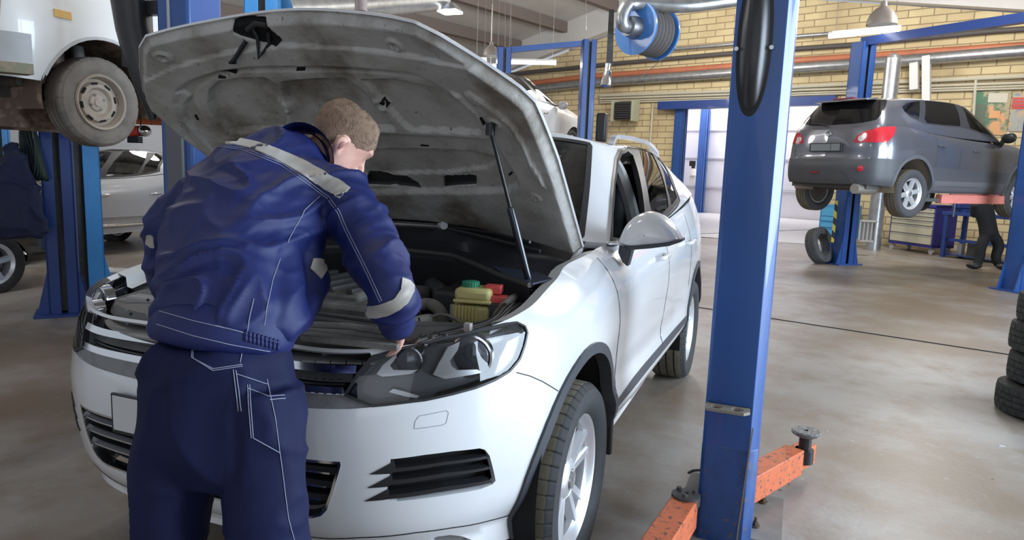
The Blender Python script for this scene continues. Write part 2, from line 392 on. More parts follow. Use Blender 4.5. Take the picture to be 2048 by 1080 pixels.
fb, byz = make_body(PLAN, ZT, ZB, INS)
BD = (-1., 1., 0., 1.)
def greenhouse(B, T, crown, bulge, ymid=None):
    g = [b[0] for b in B]; bv = [b[1:] for b in B]; tv = [t[1:] for t in T]; ty = [t[2] for t in T]
    y0, y1 = min(ty), max(ty)
    def f(u, w):
        u = np.asarray(u, float); w = np.asarray(w, float); sh = np.broadcast(u, w).shape; u = np.broadcast_to(u, sh); w = np.broadcast_to(w, sh); a = np.abs(u)
        P = herm(g, bv, a); Q = herm(g, tv, a); k = np.clip(w, 0, 1); X = P+(Q-P)*k[..., None]
        e = 2e-3; t = herm(g, bv, np.minimum(a+e, 1))-herm(g, bv, np.maximum(a-e, 0)); t = t[..., :2]/np.maximum(np.linalg.norm(t[..., :2], axis=-1, keepdims=True), 1e-9)
        bl = bulge*4*k*(1-k); X[..., 0] += t[..., 1]*bl; X[..., 1] -= t[..., 0]*bl
        j = np.clip(w-1, 0, 1)[..., None]; yc = np.clip(Q[..., 1], y0+.35*(y1-y0)*np.clip(w-1, 0, 1), y1-.35*(y1-y0)*np.clip(w-1, 0, 1))
        tgt = np.stack([np.zeros_like(yc), yc, Q[..., 2]], -1); X = X+(tgt-Q)*j; X[..., 2] += crown*(1-(1-j[..., 0])**2.4)
        X[..., 0] *= np.where(u < 0, -1, 1); return X
    return f
GB = [(0, 0, .36, 1.262), (.1, .4, .40, 1.258), (.18, .70, .49, 1.235), (.215, .79, .54, 1.22), (.245, .865, .62, 1.215), (.35, .885, 1.1, 1.235), (.5, .885, 1.9, 1.26), (.65, .87, 2.6, 1.32),
      (.75, .845, 3.05, 1.36), (.84, .78, 3.5, 1.37), (.9, .62, 3.72, 1.36), (1, 0, 3.80, 1.34)]
GT = [(0, 0, 1.14, 1.72), (.1, .3, 1.17, 1.715), (.18, .52, 1.27, 1.695), (.215, .585, 1.37, 1.68), (.245, .63, 1.50, 1.67), (.35, .655, 1.8, 1.675), (.5, .66, 2.25, 1.675), (.65, .64, 2.75, 1.65),
      (.75, .61, 3.1, 1.61), (.84, .55, 3.4, 1.575), (.9, .45, 3.52, 1.56), (1, 0, 3.56, 1.56)]
fg = greenhouse(GB, GT, .055, .02)
GD = (-1., 1., 0., 2.)

suv = empty('car', (0, 0, 0), 0, 'white SUV with its bonnet propped open in the foreground', 'car')
def px(pts, f=fb, dom=BD, M=None): return px2uv(f, pts, dom, M)
def zm(pts, ox, oy, sc): return [(ox+a/sc, oy+b/sc) for a, b in pts]
def mir(P): return [(-a, b) for a, b in P]
def sym(half): return list(half)+mir(half)[::-1]       # outline from the centre line round one side, mirrored
def circ(cy, cz, r, side, n=48): return [tuple(byz(cy+r*math.cos(t), cz+r*math.sin(t), side)) for t in np.linspace(0, 2*pi, n, endpoint=False)]
hl = px([(690, 790), (745, 812), (800, 806), (850, 800), (905, 788), (950, 776), (990, 760), (1020, 742), (1040, 718), (1050, 690), (1055, 665), (1050, 653), (1034, 645), (1010, 648), (960, 656), (880, 674), (800, 697), (745, 713), (718, 745)])
low = px([(600, 919), (680, 926), (664, 984), (651, 1019), (640, 1030), (623, 1034), (606, 1034)]); low = sym([(0, low[0][1]+.008)]+low+[(0, low[-1][1])])
gr = px([(692, 788), (716, 746), (744, 713)]); gt = gr[-1]
grille = sym([(0, gr[0][1])]+gr+[(gt[0]-.002, .985), (0, .985)])
va = px([(690, 790), (746, 814), (700, 818), (650, 818), (577, 813)]); val = sym([(0, gr[0][1]-.005)]+va[:4]+[(va[4][0], va[4][1]), (0, va[4][1]-.01)])
Z2 = lambda p: px(zm(p, 720, 880, 5.4))
fog = Z2([(330, 208), (700, 160), (1000, 122), (1290, 90), (1350, 105), (1400, 170), (1435, 300), (1465, 440), (1430, 480), (1300, 530), (1000, 585), (700, 630), (400, 662), (310, 645), (290, 540), (320, 380)])
flamp = px([(862, 1079), (875, 1073), (900, 1070), (925, 1073), (942, 1079), (930, 1092), (900, 1096), (870, 1090)])
AR = [(-.03, .455, .455, .415), (2.88, .44, .455, .41)]
regs = [('cladding', [tuple(byz(y, z, s)) for y, z in ((.3, .525), (2.6, .525), (2.6, .565), (.3, .565))]) for s in (1, -1)]
regs += [('val', val), ('grille', grille), ('low', low), ('fog', fog), ('fog', mir(fog)), ('flamp', flamp), ('flamp', mir(flamp)), ('hl', hl), ('hl', mir(hl))]
for cy, cz, ro, ri in AR:
    for s in (1, -1): regs.append(('flare', circ(cy, cz, ro, s)))
for cy, cz, ro, ri in AR:
    for s in (1, -1): regs.append(('arch', circ(cy, cz, ri, s)))
UV, TR = cdt_panels(BD, 300, 34, regs, (4.6, .62))
patch('body_shell', fb, UV, TR['body'], M_white, suv, 0, .02)
patches('side_cladding', fb, UV, TR['cladding'], M_flare, suv, .004, .02)
patches('wheel_arch_trim', fb, UV, TR['flare'], M_flare, suv, .010, .05)
patch('bumper_strip', fb, UV, TR['val'], M_grey, suv, -.006, .02)
lenses = patches('headlight', fb, UV, TR['hl'], M_lens, suv, -.002, 0)
lens_at = {}
for l_ in lenses: lens_at[1 if sum(v.co.x for v in l_.data.vertices) > 0 else -1] = l_
for c_ in comps(TR['hl']): patch('headlight_bowl', fb, UV, c_, mat('headlight_inside', (.055, .06, .07), .3, 0, .3), lens_at[1 if UV[c_].mean((0, 1))[0] > 0 else -1], -.06, .004)
def polypatch(name, f, P, m, parent, off, thick, step=.012, sc=(4.6, .62), flip=1):
    P = [tuple(p) for p in P]; a = np.array(P); d = (a[:, 0].min()-.002, a[:, 0].max()+.002, a[:, 1].min()-.005, a[:, 1].max()+.005)
    nu = max(3, int((d[1]-d[0])*sc[0]/step)); nv = max(3, int((d[3]-d[2])*sc[1]/step))
    uv, tr = cdt_panels(d, nu, nv, [('r', P)], sc); return patch(name, f, uv, tr['r'], m, parent, off, thick, flip)
HZ = lambda p: px(zm(p, 680, 630, 2048/390))
M_refl = mat('headlight_reflector', (.66, .66, .65), .3, .35)
silver = [HZ([(372, 615), (440, 515), (600, 380), (575, 450), (520, 520), (560, 570), (830, 572), (760, 615), (440, 645)]),
          HZ([(1000, 630), (1060, 500), (1160, 330), (1290, 265), (1270, 360), (1185, 470), (1200, 530), (1260, 578), (1580, 570), (1500, 620), (1130, 680)]),
          HZ([(510, 820), (560, 785), (680, 815), (850, 865), (820, 888), (700, 870)])]
pale = [HZ([(1660, 640), (1720, 440), (1800, 270), (1950, 190), (1960, 300), (1900, 480), (1830, 600)])]
line = [HZ([(60, 845), (160, 838), (500, 812), (510, 826), (360, 945), (350, 950)])]
for k, P in enumerate(silver):
    for s in (1, -1): polypatch('reflector', fb, P if s > 0 else mir(P)[::-1], M_refl, lens_at[s], -.022, .012, .008)
for P in pale:
    for s in (1, -1): polypatch('side_reflector', fb, P if s > 0 else mir(P)[::-1], mat('side_reflector_grey', (.3, .31, .34), .3, .3), lens_at[s], -.018, .008, .01)
# projector lamps: a round glass eye in a dark housing
for (cx, cy, r) in ((1435, 425, .058), (735, 460, .036)):
    q = HZ([(cx, cy)])[0]
    for s in (1, -1):
        c = fb(q[0]*s, q[1]); n = surf_n(fb, np.array(q[0]*s), np.array(q[1])); fw = np.array([.25*s, -.97, 0]); c0 = c+n*-.035
        b = MB(); b.lathe([(-.03, r*1.15), (.004, r*1.12), (.006, r*1.02), (-.004, r)], c0, fw, 32); b.build('lamp_ring', M_chrome, lens_at[s])
        b = MB(); b.lathe([(-.004, r), (.006, r*.9), (.014, r*.6), (.018, r*.01)], c0, fw, 32); b.build('lamp_eye', mat('lamp_eye', (.10, .11, .13), .08, .2, 1), lens_at[s])
# seal round the lamp
for s in (1, -1): strip_on('headlight_seal', fb, densify(hl if s > 0 else mir(hl), .01), .007, M_black, lens_at[s], .002, .02, True)
# radiator grille: dark bowl, two chrome blades
gb = patch('grille_back', fb, UV, TR['grille'], M_void, suv, -.07, .004)
def blade(name, z_l, z_c, ue, w, m, off=-.002, th=.03, parent=suv, n=41, f=fb):
    us = np.linspace(-ue, ue, n); vs = z_c+(z_l-z_c)*np.abs(us/ue)**2; return strip_on(name, f, np.stack([us, vs], 1), w, m, parent, off, th)
g1 = px([(712, 739), (628, 737)]); g2 = px([(684, 782), (624, 781)])
blade('grille_blade', g1[0][1], g1[1][1]+.006, g1[0][0], .022, M_chrome, .0, .03); blade('grille_blade', g2[0][1], g2[1][1]+.006, g2[0][0], .020, M_chrome, .0, .03)
blade('grille_shelf', g1[0][1]-.035, g1[1][1]-.03, g1[0][0]-.004, .02, M_dkgrey, -.03, .03)
for z in (.30, .55, .8): blade('grille_shelf', g2[0][1]+(g1[0][1]-g2[0][1])*z, g2[1][1]+(g1[1][1]-g2[1][1])*z, g1[0][0]-.01, .006, M_black, -.03, .02)
# lower grille
patch('lower_grille_back', fb, UV, TR['low'], M_void, suv, -.05, .004)
for (a, b_) in (((658, 949), .0), ((650, 976), 0), ((641, 1002), 0)):
    q = px([a])[0]; blade('lower_grille_bar', q[1], q[1]+.012, q[0], .0055, M_chrome, -.004, .012)
    blade('lower_grille_bar', q[1]+.004, q[1]+.016, q[0]+.012, .022, M_black, -.012, .03)
strip_on('lower_grille_frame', fb, densify(low, .01), .008, M_chrome, suv, .001, .03, True)
# bumper side vents
patches('vent_back', fb, UV, TR['fog'], M_void, suv, -.05, .004)
for sl in ([(108, 368), (355, 235), (380, 300), (900, 232), (1345, 172), (1400, 187), (1345, 202), (900, 265), (380, 342), (320, 360)],
           [(82, 515), (330, 382), (350, 430), (900, 352), (1380, 288), (1410, 305), (900, 395), (340, 478), (290, 500)],
           [(52, 658), (295, 532), (310, 590), (900, 500), (1400, 425), (1430, 450), (900, 545), (310, 632), (250, 642)]):
    P = Z2(sl)
    for s in (1, -1): polypatch('vent_blade', fb, P if s > 0 else mir(P)[::-1], M_black, suv, .003, .03, .01)
patches('fog_lamp', fb, UV, TR['flamp'], mat('fog_lamp_glass', (.25, .25, .26), .1, .5, 1), suv, -.015, .004)
# seams
M_seam = mat('panel_gap', (.03, .03, .032), .8)
sm = px([(1033, 745), (1060, 752), (1085, 763), (1100, 772), (1116, 782)])
ls = px([(600, 1071), (660, 1077), (720, 1075), (831, 1065), (905, 1055), (979, 1041), (1016, 1031), (1056, 1013)])
wc = px([(828, 858), (830, 843), (838, 832), (893, 821), (897, 826), (892, 846), (885, 850)])
for s in (1, -1):
    T_ = (lambda P: P if s > 0 else mir(P))
    strip_on('panel_gap', fb, T_(densify(sm, .01, False)), .003, M_seam, suv, .0015, .003)
    strip_on('panel_gap', fb, T_(densify(ls, .01, False)), .004, M_seam, suv, .0015, .003)
    strip_on('washer_cover_gap', fb, T_(densify(wc, .006)), .0016, mat('fine_gap', (.25, .25, .26), .7), suv, .0005, .001, True)
    for y0, y1 in ((.44, .40), (1.52, 1.56)):
        strip_on('panel_gap', fb, [tuple(byz(y0+(y1-y0)*t, .57+.60*t, s)) for t in np.linspace(0, 1, 14)], .005, M_seam, suv, .0015, .003)
    strip_on('panel_gap', fb, [tuple(byz(2.42-.28*(t < .5)*0+.0*t, .57+.68*t, s)) for t in np.linspace(.3, 1, 10)], .005, M_seam, suv, .0015, .003)
    for hy in (1.33, 2.28):
        q = fb(*byz(hy, 1.085, s)); b = MB(); b.tube(spline([(q[0]-.01*s, hy-.10, q[2]), (q[0]+.035*s, hy-.08, q[2]+.004), (q[0]+.04*s, hy, q[2]+.006), (q[0]+.035*s, hy+.08, q[2]+.004), (q[0]-.01*s, hy+.10, q[2])], 5), .012, 10); b.build('door_handle', M_white, suv)
# number plate (blank) in its dark frame
pc = np.array([0, -.965, .75]); b = MB(); b.box(pc, (.535, .012, .125)); b.build('plate_frame', M_black, suv, bevel=.003)
b = MB(); b.box(pc+[0, -.006, .003], (.515, .006, .108)); b.build('number_plate', mat('blank_plate', (.60, .60, .60), .5), suv, bevel=.002)
# wheel-arch liners
for cy, cz, ro, ri in AR:
    for s in (1, -1):
        b = MB(); V = []; F = []; n = 26
        for i in range(n):
            t = -.35+(pi+.7)*i/(n-1)
            for xx in (.93, .60): V.append((xx*s, cy+(ri+.012)*math.cos(t), cz+(ri+.012)*math.sin(t)))
        for i in range(n-1): F.append((2*i, 2*i+2, 2*i+3, 2*i+1))
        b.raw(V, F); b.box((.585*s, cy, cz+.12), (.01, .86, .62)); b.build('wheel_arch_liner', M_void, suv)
# mud flap behind the front wheel
for s in (1, -1):
    b = MB(); b.box((.90*s, .40, .48), (.13, .03, .30)); b.build('mud_flap', M_black, suv, bevel=.008)

# ------------------------------------------------------------------ cabin
WSR = [(g, w) for g, w in ((-.198, .03), (0, .03), (.198, .03), (.196, .5), (.192, .955), (0, .965), (-.192, .955), (-.196, .5))]
gp = lambda p: px(p, fg, GD)
side = gp([(1214, 498), (1218, 460), (1222, 400), (1226, 360), (1231, 318), (1238, 300), (1250, 292), (1272, 290), (1300, 299), (1320, 318), (1338, 345), (1350, 375), (1359, 400), (1354, 412), (1340, 428), (1310, 447), (1270, 470), (1240, 487)])
fwin = gp([(1226, 474), (1227, 430), (1231, 370), (1237, 325), (1244, 308), (1256, 302), (1266, 310), (1277, 345), (1285, 385), (1290, 430), (1290, 444), (1262, 464), (1240, 477)])
rwin = gp([(1277, 297), (1304, 304), (1321, 342), (1335, 395), (1337, 414), (1324, 428), (1306, 438), (1299, 405), (1289, 350)])
qwin = gp([(1311, 308), (1330, 333), (1344, 366), (1354, 395), (1343, 411), (1333, 372)])
gr_ = [('ws', WSR)]
for s in (1, -1):
    t_ = (lambda P: P if s > 0 else mir(P)); gr_ += [('trim', t_(side)), ('fw', t_(fwin)), ('rw', t_(rwin)), ('qw', t_(qwin))]
gr_ += [('tail', [(-.93, .08), (-1, .08), (-1, .9), (-.93, .85)]), ('tail', [(.93, .08), (1, .08), (1, .9), (.93, .85)])]
GUV, GTR = cdt_panels(GD, 220, 60, gr_, (5., .8))
patch('roof_and_pillars', fg, GUV, GTR['body'], M_white, suv, 0, .035)
wsh = patch('windscreen', fg, GUV, GTR['ws'], M_glass, suv, -.004, 0)
strip_on('windscreen_seal', fg, densify(WSR, .01), .03, M_black, wsh, .001, .004, True)
patches('window_frame', fg, GUV, GTR['trim'], M_black, suv, .0, .03)
for k in ('rw', 'qw', 'tail'): patches('side_window' if k != 'tail' else 'rear_window', fg, GUV, GTR[k], M_tint if k != 'rw' else glass('side_glass', (.2, .22, .23)), suv, -.004, 0)
for s in (1, -1): strip_on('window_chrome', fg, densify(side if s > 0 else mir(side), .008), .012, M_chrome, suv, .004, .01, True)
# roof rails
for s in (1, -1):
    pts = []
    for g, w, h in ((.25, 1.05, .0), (.262, 1.06, .045), (.30, 1.06, .052), (.4, 1.05, .05), (.55, 1.05, .05), (.66, 1.06, .045), (.71, 1.06, .04), (.73, 1.06, 0)):
        p = fg(g*s, w); pts.append((p[0], p[1], p[2]+h))
    q = spline(pts, 6); b = MB()
    for i in range(len(q)-1): b.bar(q[i], q[i+1], .034, .022)
    b.build('roof_rail', mat('satin_rail', (.72, .74, .78), .25, .6, .5), suv)
# door mirrors
def mirror(side):
    out = [(1238, 488), (1244, 468), (1256, 446), (1276, 429), (1300, 423), (1325, 431), (1345, 448), (1359, 468), (1362, 480), (1340, 487), (1300, 491), (1262, 494)]
    P = np.array([onp(a, b_, 1, .64) for a, b_ in out]); P = spline(P, 4, True); c = P.mean(0); V = []; F = []; n = len(P)
    pr = [(.70, .94), (.68, 1), (.64, 1), (.60, .96), (.565, .84), (.54, .62), (.525, .3), (.52, .02)]
    for y, k in pr:
        for p in P: V.append(((c[0]+(p[0]-c[0])*k)*side, y, c[2]+(p[2]-c[2])*k-.01*(1-k)))
    for i in range(len(pr)-1):
        for k in range(n): F.append((i*n+k, i*n+(k+1) % n, (i+1)*n+(k+1) % n, (i+1)*n+k))
    b = MB().raw(V, F); o = fixn(b.build('door_mirror', M_white, suv, 60))
    b = MB(); b.raw([V[k] for k in range(n)], [tuple(range(n))]); b.build('mirror_glass', mat('mirror_glass', (.7, .75, .78), .03, 1), o)
    lo = [(1240, 486), (1262, 492), (1300, 489), (1340, 485), (1362, 478), (1362, 484), (1338, 492), (1300, 497), (1262, 500)]
    L = [onp(a, b_, 1, .56) for a, b_ in lo]; b = MB(); b.prism([(p[0]*side, .555, p[2]) for p in L], (0, .12, 0)); fixn(b.build('mirror_base', M_flare, o, bevel=.003))
    st = [(1240, 488), (1266, 497), (1256, 533), (1246, 524), (1237, 505)]; L = [onp(a, b_, 1, .60) for a, b_ in st]
    b = MB(); b.prism([(p[0]*side, .585, p[2]) for p in L], (0, .06, 0)); fixn(b.build('mirror_arm', M_flare, o, bevel=.006))
mirror(1); mirror(-1)
# interior
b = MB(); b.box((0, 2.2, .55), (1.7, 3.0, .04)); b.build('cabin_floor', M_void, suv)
b = MB()
dp = [(-.70, .66, 1.20), (.70, .66, 1.20), (.74, 1.05, 1.22), (-.74, 1.05, 1.22), (-.70, .60, .75), (.70, .60, .75), (.74, 1.05, .7), (-.74, 1.05, .7)]
b.hexa([dp[4], dp[5], dp[6], dp[7], dp[0], dp[1], dp[2], dp[3]]); fixn(b.build('dashboard', M_black, suv, bevel=.04))
for sx, sy in ((.37, 1.75), (-.37, 1.75), (.40, 2.6), (-.40, 2.6), (0, 2.6)):
    b = MB(); b.box((sx, sy-.15, .82), (.50, .5, .16)); b.box((sx, sy+.12, 1.12), (.48, .14, .62), rot=Matrix.Rotation(R(-12), 3, 'X')); st = b.build('car_seat', mat('black_seat', (.02, .02, .022), .7), suv, bevel=.05)
    b = MB(); b.box((sx, sy+.21, 1.50), (.26, .10, .17)); b.build('headrest', M_void if 0 else mat('black_seat', (.02,)*3), st, bevel=.03)
b = MB(); an = np.linspace(0, 2*pi, 33)[:-1]; cw = Vector((.37, 1.26, 1.16)); b.tube([cw+Vector((.185*math.cos(t), .08*math.sin(t), .17*math.sin(t))) for t in an], .016, 8, closed=True)
b.bar(cw-Vector((.17, 0, 0)), cw+Vector((.17, 0, 0)), .05, .03); b.build('steering_wheel', M_black, suv)
b = MB(); b.box((0, 1.28, 1.58), (.24, .03, .07)); b.build('rear_view_mirror', M_black, suv, bevel=.01)
# belt and pale B-pillar lining seen through the open front window
for s in (1, -1):
    b = MB(); b.tube(spline([(.80*s, 1.52, .80), (.76*s, 1.56, 1.2), (.66*s, 1.60, 1.48), (.58*s, 1.62, 1.60)], 5), .04, 8); b.build('pillar_lining', mat('pale_lining', (.36, .35, .33), .8), suv)

# ------------------------------------------------------------------ wheels
def tyre_mesh(b, rad, wid, rin, seg=240, ox=0., tread=True, gro=.006):
    """axle along +x, outer face at +wid/2; returns nothing, fills b"""
    h = wid/2; s = rad-rin
    prof = [(-h*.72, rin-.004), (-h*.86, rin+.01), (-h*.98, rin+s*.35), (-h, rin+s*.55), (-h*.97, rin+s*.8), (-h*.86, rad-.012), (-h*.78, rad-.004)]
    tr = []
    for c in (-.42, 0, .42):
        tr += [(h*(c-.05), rad), (h*(c-.045), rad-gro), (h*(c+.045), rad-gro), (h*(c+.05), rad)]
    prof += [(-h*.76, rad-.003)]+tr+[(h*.76, rad-.003)]+[(-a, r) for a, r in prof[::-1]]
    m = len(prof); V = []; F = []
    for k in range(seg*2):
        t = 2*pi*k/(seg*2); sip = (k % 10 == 0) and tread
        for i, (a, r) in enumerate(prof):
            rr = r
            if sip and r > rad-.014 and abs(a) > h*.38: rr = r-gro*.9
            V.append((ox+a, rr*math.cos(t), rr*math.sin(t)))
    n = seg*2
    for k in range(n):
        k2 = (k+1) % n
        for i in range(m-1): F.append((k*m+i, k*m+i+1, k2*m+i+1, k2*m+i))
    b.raw(V, F)
def spoke(b, a0, a1, r0, r1, w0, w1, x0, x1, th=.03):
    q = []
    for (a, r, w, x) in ((a0, r0, w0, x0), (a1, r1, w1, x1)):
        c = Vector((0, math.cos(a)*r, math.sin(a)*r)); t = Vector((0, -math.sin(a), math.cos(a)))
        q.append((c, t, w, x))
    P = []
    for xx in (-th, 0):
        for (c, t, w, x) in q: P += [c-t*w/2*(1 if xx else .55)+Vector((x+xx, 0, 0)), c+t*w/2*(1 if xx else .55)+Vector((x+xx, 0, 0))]
    b.hexa([P[0], P[1], P[3], P[2], P[4], P[5], P[7], P[6]])
def two_tone(o, X, rad):
    Xi = X.inverted()
    for p in o.data.polygons:
        v = Xi @ p.center
        if math.hypot(v.y, v.z) > rad-.005: p.material_index = 1
def alloy(name, parent, X, rad, wid, rin, style, tm=M_rubber, rimc=M_alu, trm=M_tread):
    h = wid/2; b = MB(X)
    b.lathe([(-h*.7, rin), (-h*.7, rin-.02), (-h*.2, rin-.035), (h*.55, rin-.03), (h*.66, rin-.012), (h*.76, rin-.004), (h*.80, rin+.004), (h*.74, rin+.006)], (0, 0, 0), (1, 0, 0), 64)
    xo = h*.66
    if style == 10:
        for k in range(5):
            a = 2*pi*k/5+.35
            for d in (-1, 1): spoke(b, a+d*.16, a+d*.21, .055, rin-.015, .050, .050, xo-.02, xo-.004, .032)
            b.cyl((xo-.035, math.cos(a+.63)*.052, math.sin(a+.63)*.052), (xo-.012, math.cos(a+.63)*.052, math.sin(a+.63)*.052), .010, n=8)
    elif style == 5 or style == 6:
        for k in range(style): spoke(b, 2*pi*k/style+.2, 2*pi*k/style+.2, .04, rin-.012, .075, .075, xo-.01, xo-.004, .03)
    b.lathe([(xo-.05, .078), (xo-.02, .078), (xo-.008, .062), (xo-.004, .04)], (0, 0, 0), (1, 0, 0), 32)
    o = b.build(name, rimc, parent, 35)
    b = MB(X); tyre_mesh(b, rad, wid, rin); ty = fixn(b.build('tyre', [tm, trm], o, 30)); two_tone(ty, X, rad)
    b = MB(X); b.lathe([(xo-.006, .038), (xo+.003, .034), (xo+.005, .001)], (0, 0, 0), (1, 0, 0), 24); b.build('hub_cap', mat('hub_cap', (.5, .5, .52), .25, .8), o)
    b = MB(X); b.lathe([(xo-.11, .01), (xo-.11, rin*.72), (xo-.12, rin*.72)], (0, 0, 0), (1, 0, 0), 40); b.lathe([(-h*.6, .01), (-h*.6, rin-.02)], (0, 0, 0), (1, 0, 0), 40); b.build('brake_disc', mat('brake_disc', (.18, .17, .16), .4, .8), o)
    return o
M_tyref = mat('touring_tyre', (.028, .030, .034), .7, noise=(30, (.04, .038, .035), .4, .8))
for sx in (1, -1):
    for y in (0, 2.893):
        X = Matrix.Translation((.825*sx, y, .373)) @ (Matrix.Identity(4) if sx > 0 else Matrix.Rotation(pi, 4, 'Z'))
        o = alloy('wheel', suv, X, .373, .265, .247, 10, M_tyref)
for sx in (1, -1):
    for y in (0, 2.893):
        b = MB(); b.cyl((.3*sx, y, .373), (.70*sx, y, .373), .035); b.bar((.3*sx, y+.05, .33), (.68*sx, y, .30), .06, .04); b.build('axle', M_void, suv)
b = MB(); b.box((0, 1.45, .47), (1.5, 4.0, .05)); b.build('underbody', M_void, suv)
# ================================================================== open bonnet
HTH = R(38.6); HY, HZ0 = .411, 1.198
def h_out(x, s): 
    a = np.minimum(np.abs(x)/.82, 1.1); sc = np.clip(s/1.22, 0, 1.1)
    return .085*(1-a**2) - .13*sc**6*np.clip(np.abs(x)/.8, 0, 1.2)**1.5
def hpos(x, s, h): return np.stack([x, HY-s*math.cos(HTH)+h*math.sin(HTH), HZ0+s*math.sin(HTH)+h*math.cos(HTH)], -1)
def f_hu(x, s, e=0.): x = np.asarray(x, float); s = np.asarray(s, float); x, s = np.broadcast_arrays(x, s); return hpos(x, s, h_out(x, s)-.012-e)
HD = (-.86, .86, -.14, 1.26)
hz1 = lambda p: px2uv(f_hu, zm(p, 280, 0, 2.7), HD, None, (200, 160))
hz2 = lambda p: px2uv(f_hu, zm(p, 740, 0, 2.7), HD, None, (200, 160))
ho = [(0, 1.21), (.27, 1.215), (.45, 1.222), (.533, 1.222), (.60, 1.18), (.70, 1.075), (.79, .965), (.822, .90), (.824, .6), (.81, .3), (.797, .03), (.77, .0), (.6, .025), (.3, .055), (.1, .062)]
h_outline = ho+[(-x, s) for x, s in ho[1:]][::-1]
recA = hz1([(392, 520), (400, 450), (450, 405), (560, 385), (700, 385), (760, 420), (775, 500), (800, 560), (815, 640), (800, 668), (500, 688), (440, 620)])
recB = hz1([(790, 405), (1000, 388), (1130, 385), (1200, 430), (1290, 520), (1400, 650), (1390, 672), (880, 668), (855, 630), (835, 560), (800, 480)])
recC = hz1([(1220, 395), (1400, 388), (1640, 440), (1780, 530), (1860, 680), (1840, 690), (1480, 676), (1430, 640), (1340, 540)])
ringp = hz1([(215, 520), (230, 450), (300, 395), (450, 345), (640, 320), (900, 318), (1200, 325), (1500, 350), (1700, 440)])+hz2([(590, 560), (700, 740), (800, 900), (820, 960), (760, 990), (500, 1000), (0, 1010)])+hz1([(1000, 1020), (620, 1000), (380, 860), (260, 700)])
ring2 = hz1([(310, 520), (330, 440), (400, 390), (560, 350), (900, 345), (1300, 350), (1560, 380), (1760, 460), (1900, 640), (1900, 720), (1500, 700), (900, 690), (480, 730), (370, 640)])
oval = hz2([(-260, 815), (0, 785), (300, 785), (560, 795), (680, 820), (700, 850), (640, 885), (420, 915), (0, 930), (-260, 930)])
poc = [hz2([(0, 925), (162, 928), (162, 988), (0, 980), (-15, 950)]), hz2([(405, 930), (580, 925), (582, 978), (410, 990)])]
poc.append([(-x, s) for x, s in poc[1]]); poc.append([(-x, s) for x, s in poc[0]])
lip = hz1([(60, 400), (200, 330), (480, 250), (800, 205), (1000, 215), (1300, 235), (1500, 260), (1674, 300)])
lipx = np.array([p[0] for p in lip]); lips = np.array([p[1] for p in lip]); o_ = np.argsort(lipx); lipx = lipx[o_]; lips = lips[o_]
latch = hz1([(510, 110), (560, 95), (680, 92), (790, 190), (760, 212), (680, 205), (560, 170), (520, 150)])
channel = hz2([(530, 440), (560, 430), (700, 530), (800, 620), (860, 720), (900, 820), (950, 900), (970, 970), (940, 940), (880, 850), (840, 740), (760, 610), (640, 520), (540, 470)])
def ss(a, b, x): t = np.clip((x-a)/(b-a), 0, 1); return t*t*(3-2*t)
def emboss(x, s):
    x = np.asarray(x, float); s = np.asarray(s, float)
    e = .046*ss(.004, .034, pdist(h_outline, x, s))
    e -= .024*ss(-.010, .014, sdist(ringp, x, s)); e += .014*ss(-.006, .008, sdist(ring2, x, s)); 
    for P in (recA, recB, recC): e -= .026*ss(-.003, .008, sdist(P, x, s))
    e -= .018*ss(-.004, .006, sdist(oval, x, s))
    for P in poc: e -= .025*ss(-.002, .003, sdist(P, x, s))
    ls_ = np.interp(x, lipx, lips); e -= .016*ss(-.003, .008, s-ls_)*ss(.0, .03, pdist(h_outline, x, s)); e -= .02*ss(-.004, .004, sdist(latch, x, s))
    for k in (1, -1): e += .016*ss(-.002, .008, sdist([(a*k, b_) for a, b_ in channel], x, s))
    for cx, cy, r in hb: d = np.hypot(x-cx, s-cy); e += .010*ss(r*2.1, r*1.1, d)-.02*ss(r*1.0, r*.6, d)
    return np.maximum(e, -.009)
hb = [(p[0], p[1], .018) for p in hz1([(150, 275), (1395, 205)])+hz1([(800, 545), (1320, 530)])]
hb += [(-p[0], p[1], .014) for p in hz2([(912, 1012)])]+[(p[0], p[1], .014) for p in hz2([(912, 1012), (695, 610)])]
def f_hue(x, s): x, s = np.broadcast_arrays(np.asarray(x, float), np.asarray(s, float)); return f_hu(x, s, emboss(x, s))
def f_ht(x, s): x, s = np.broadcast_arrays(np.asarray(x, float), np.asarray(s, float)); return hpos(x, s, h_out(x, s))
dark_h = [('pocket', poc[0]), ('pocket', poc[1]), ('pocket', poc[2]), ('pocket', poc[3]), ('latch', latch)]
slots = [hz1(p) for p in ([(448, 352), (545, 350), (545, 362), (448, 362)], [(443, 376), (488, 375), (488, 386), (443, 386)], [(705, 320), (810, 326), (808, 337), (705, 330)], [(892, 312), (998, 322), (998, 332), (892, 320)],
                            [(862, 338), (910, 337), (910, 348), (862, 348)], [(1198, 318), (1290, 325), (1290, 336), (1198, 328)], [(1335, 342), (1388, 344), (1388, 354), (1335, 352)], [(305, 598), (320, 596), (335, 625), (322, 628)],
                            [(1525, 756), (1570, 758), (1568, 768), (1527, 766)], [(1318, 510), (1330, 505), (1362, 540), (1350, 548)])]
slots += [hz2(p) for p in ([(612, 578), (625, 575), (648, 610), (637, 616)], [(755, 915), (775, 898), (782, 908), (765, 925)], [(282, 757), (328, 758), (326, 768), (284, 766)])]
dark_h += [('slot', p) for p in slots]
xc = [(cx+r*.6*math.cos(t), cy+r*.6*math.sin(t)) for cx, cy, r in hb for t in np.linspace(0, 2*pi, 10, endpoint=False)]
for i in range(len(hb)): dark_h.append(('slot', xc[10*i:10*i+10]))
HUV, HTR = cdt_panels(HD, 230, 190, [('hood', h_outline)]+dark_h, (1., 1.))
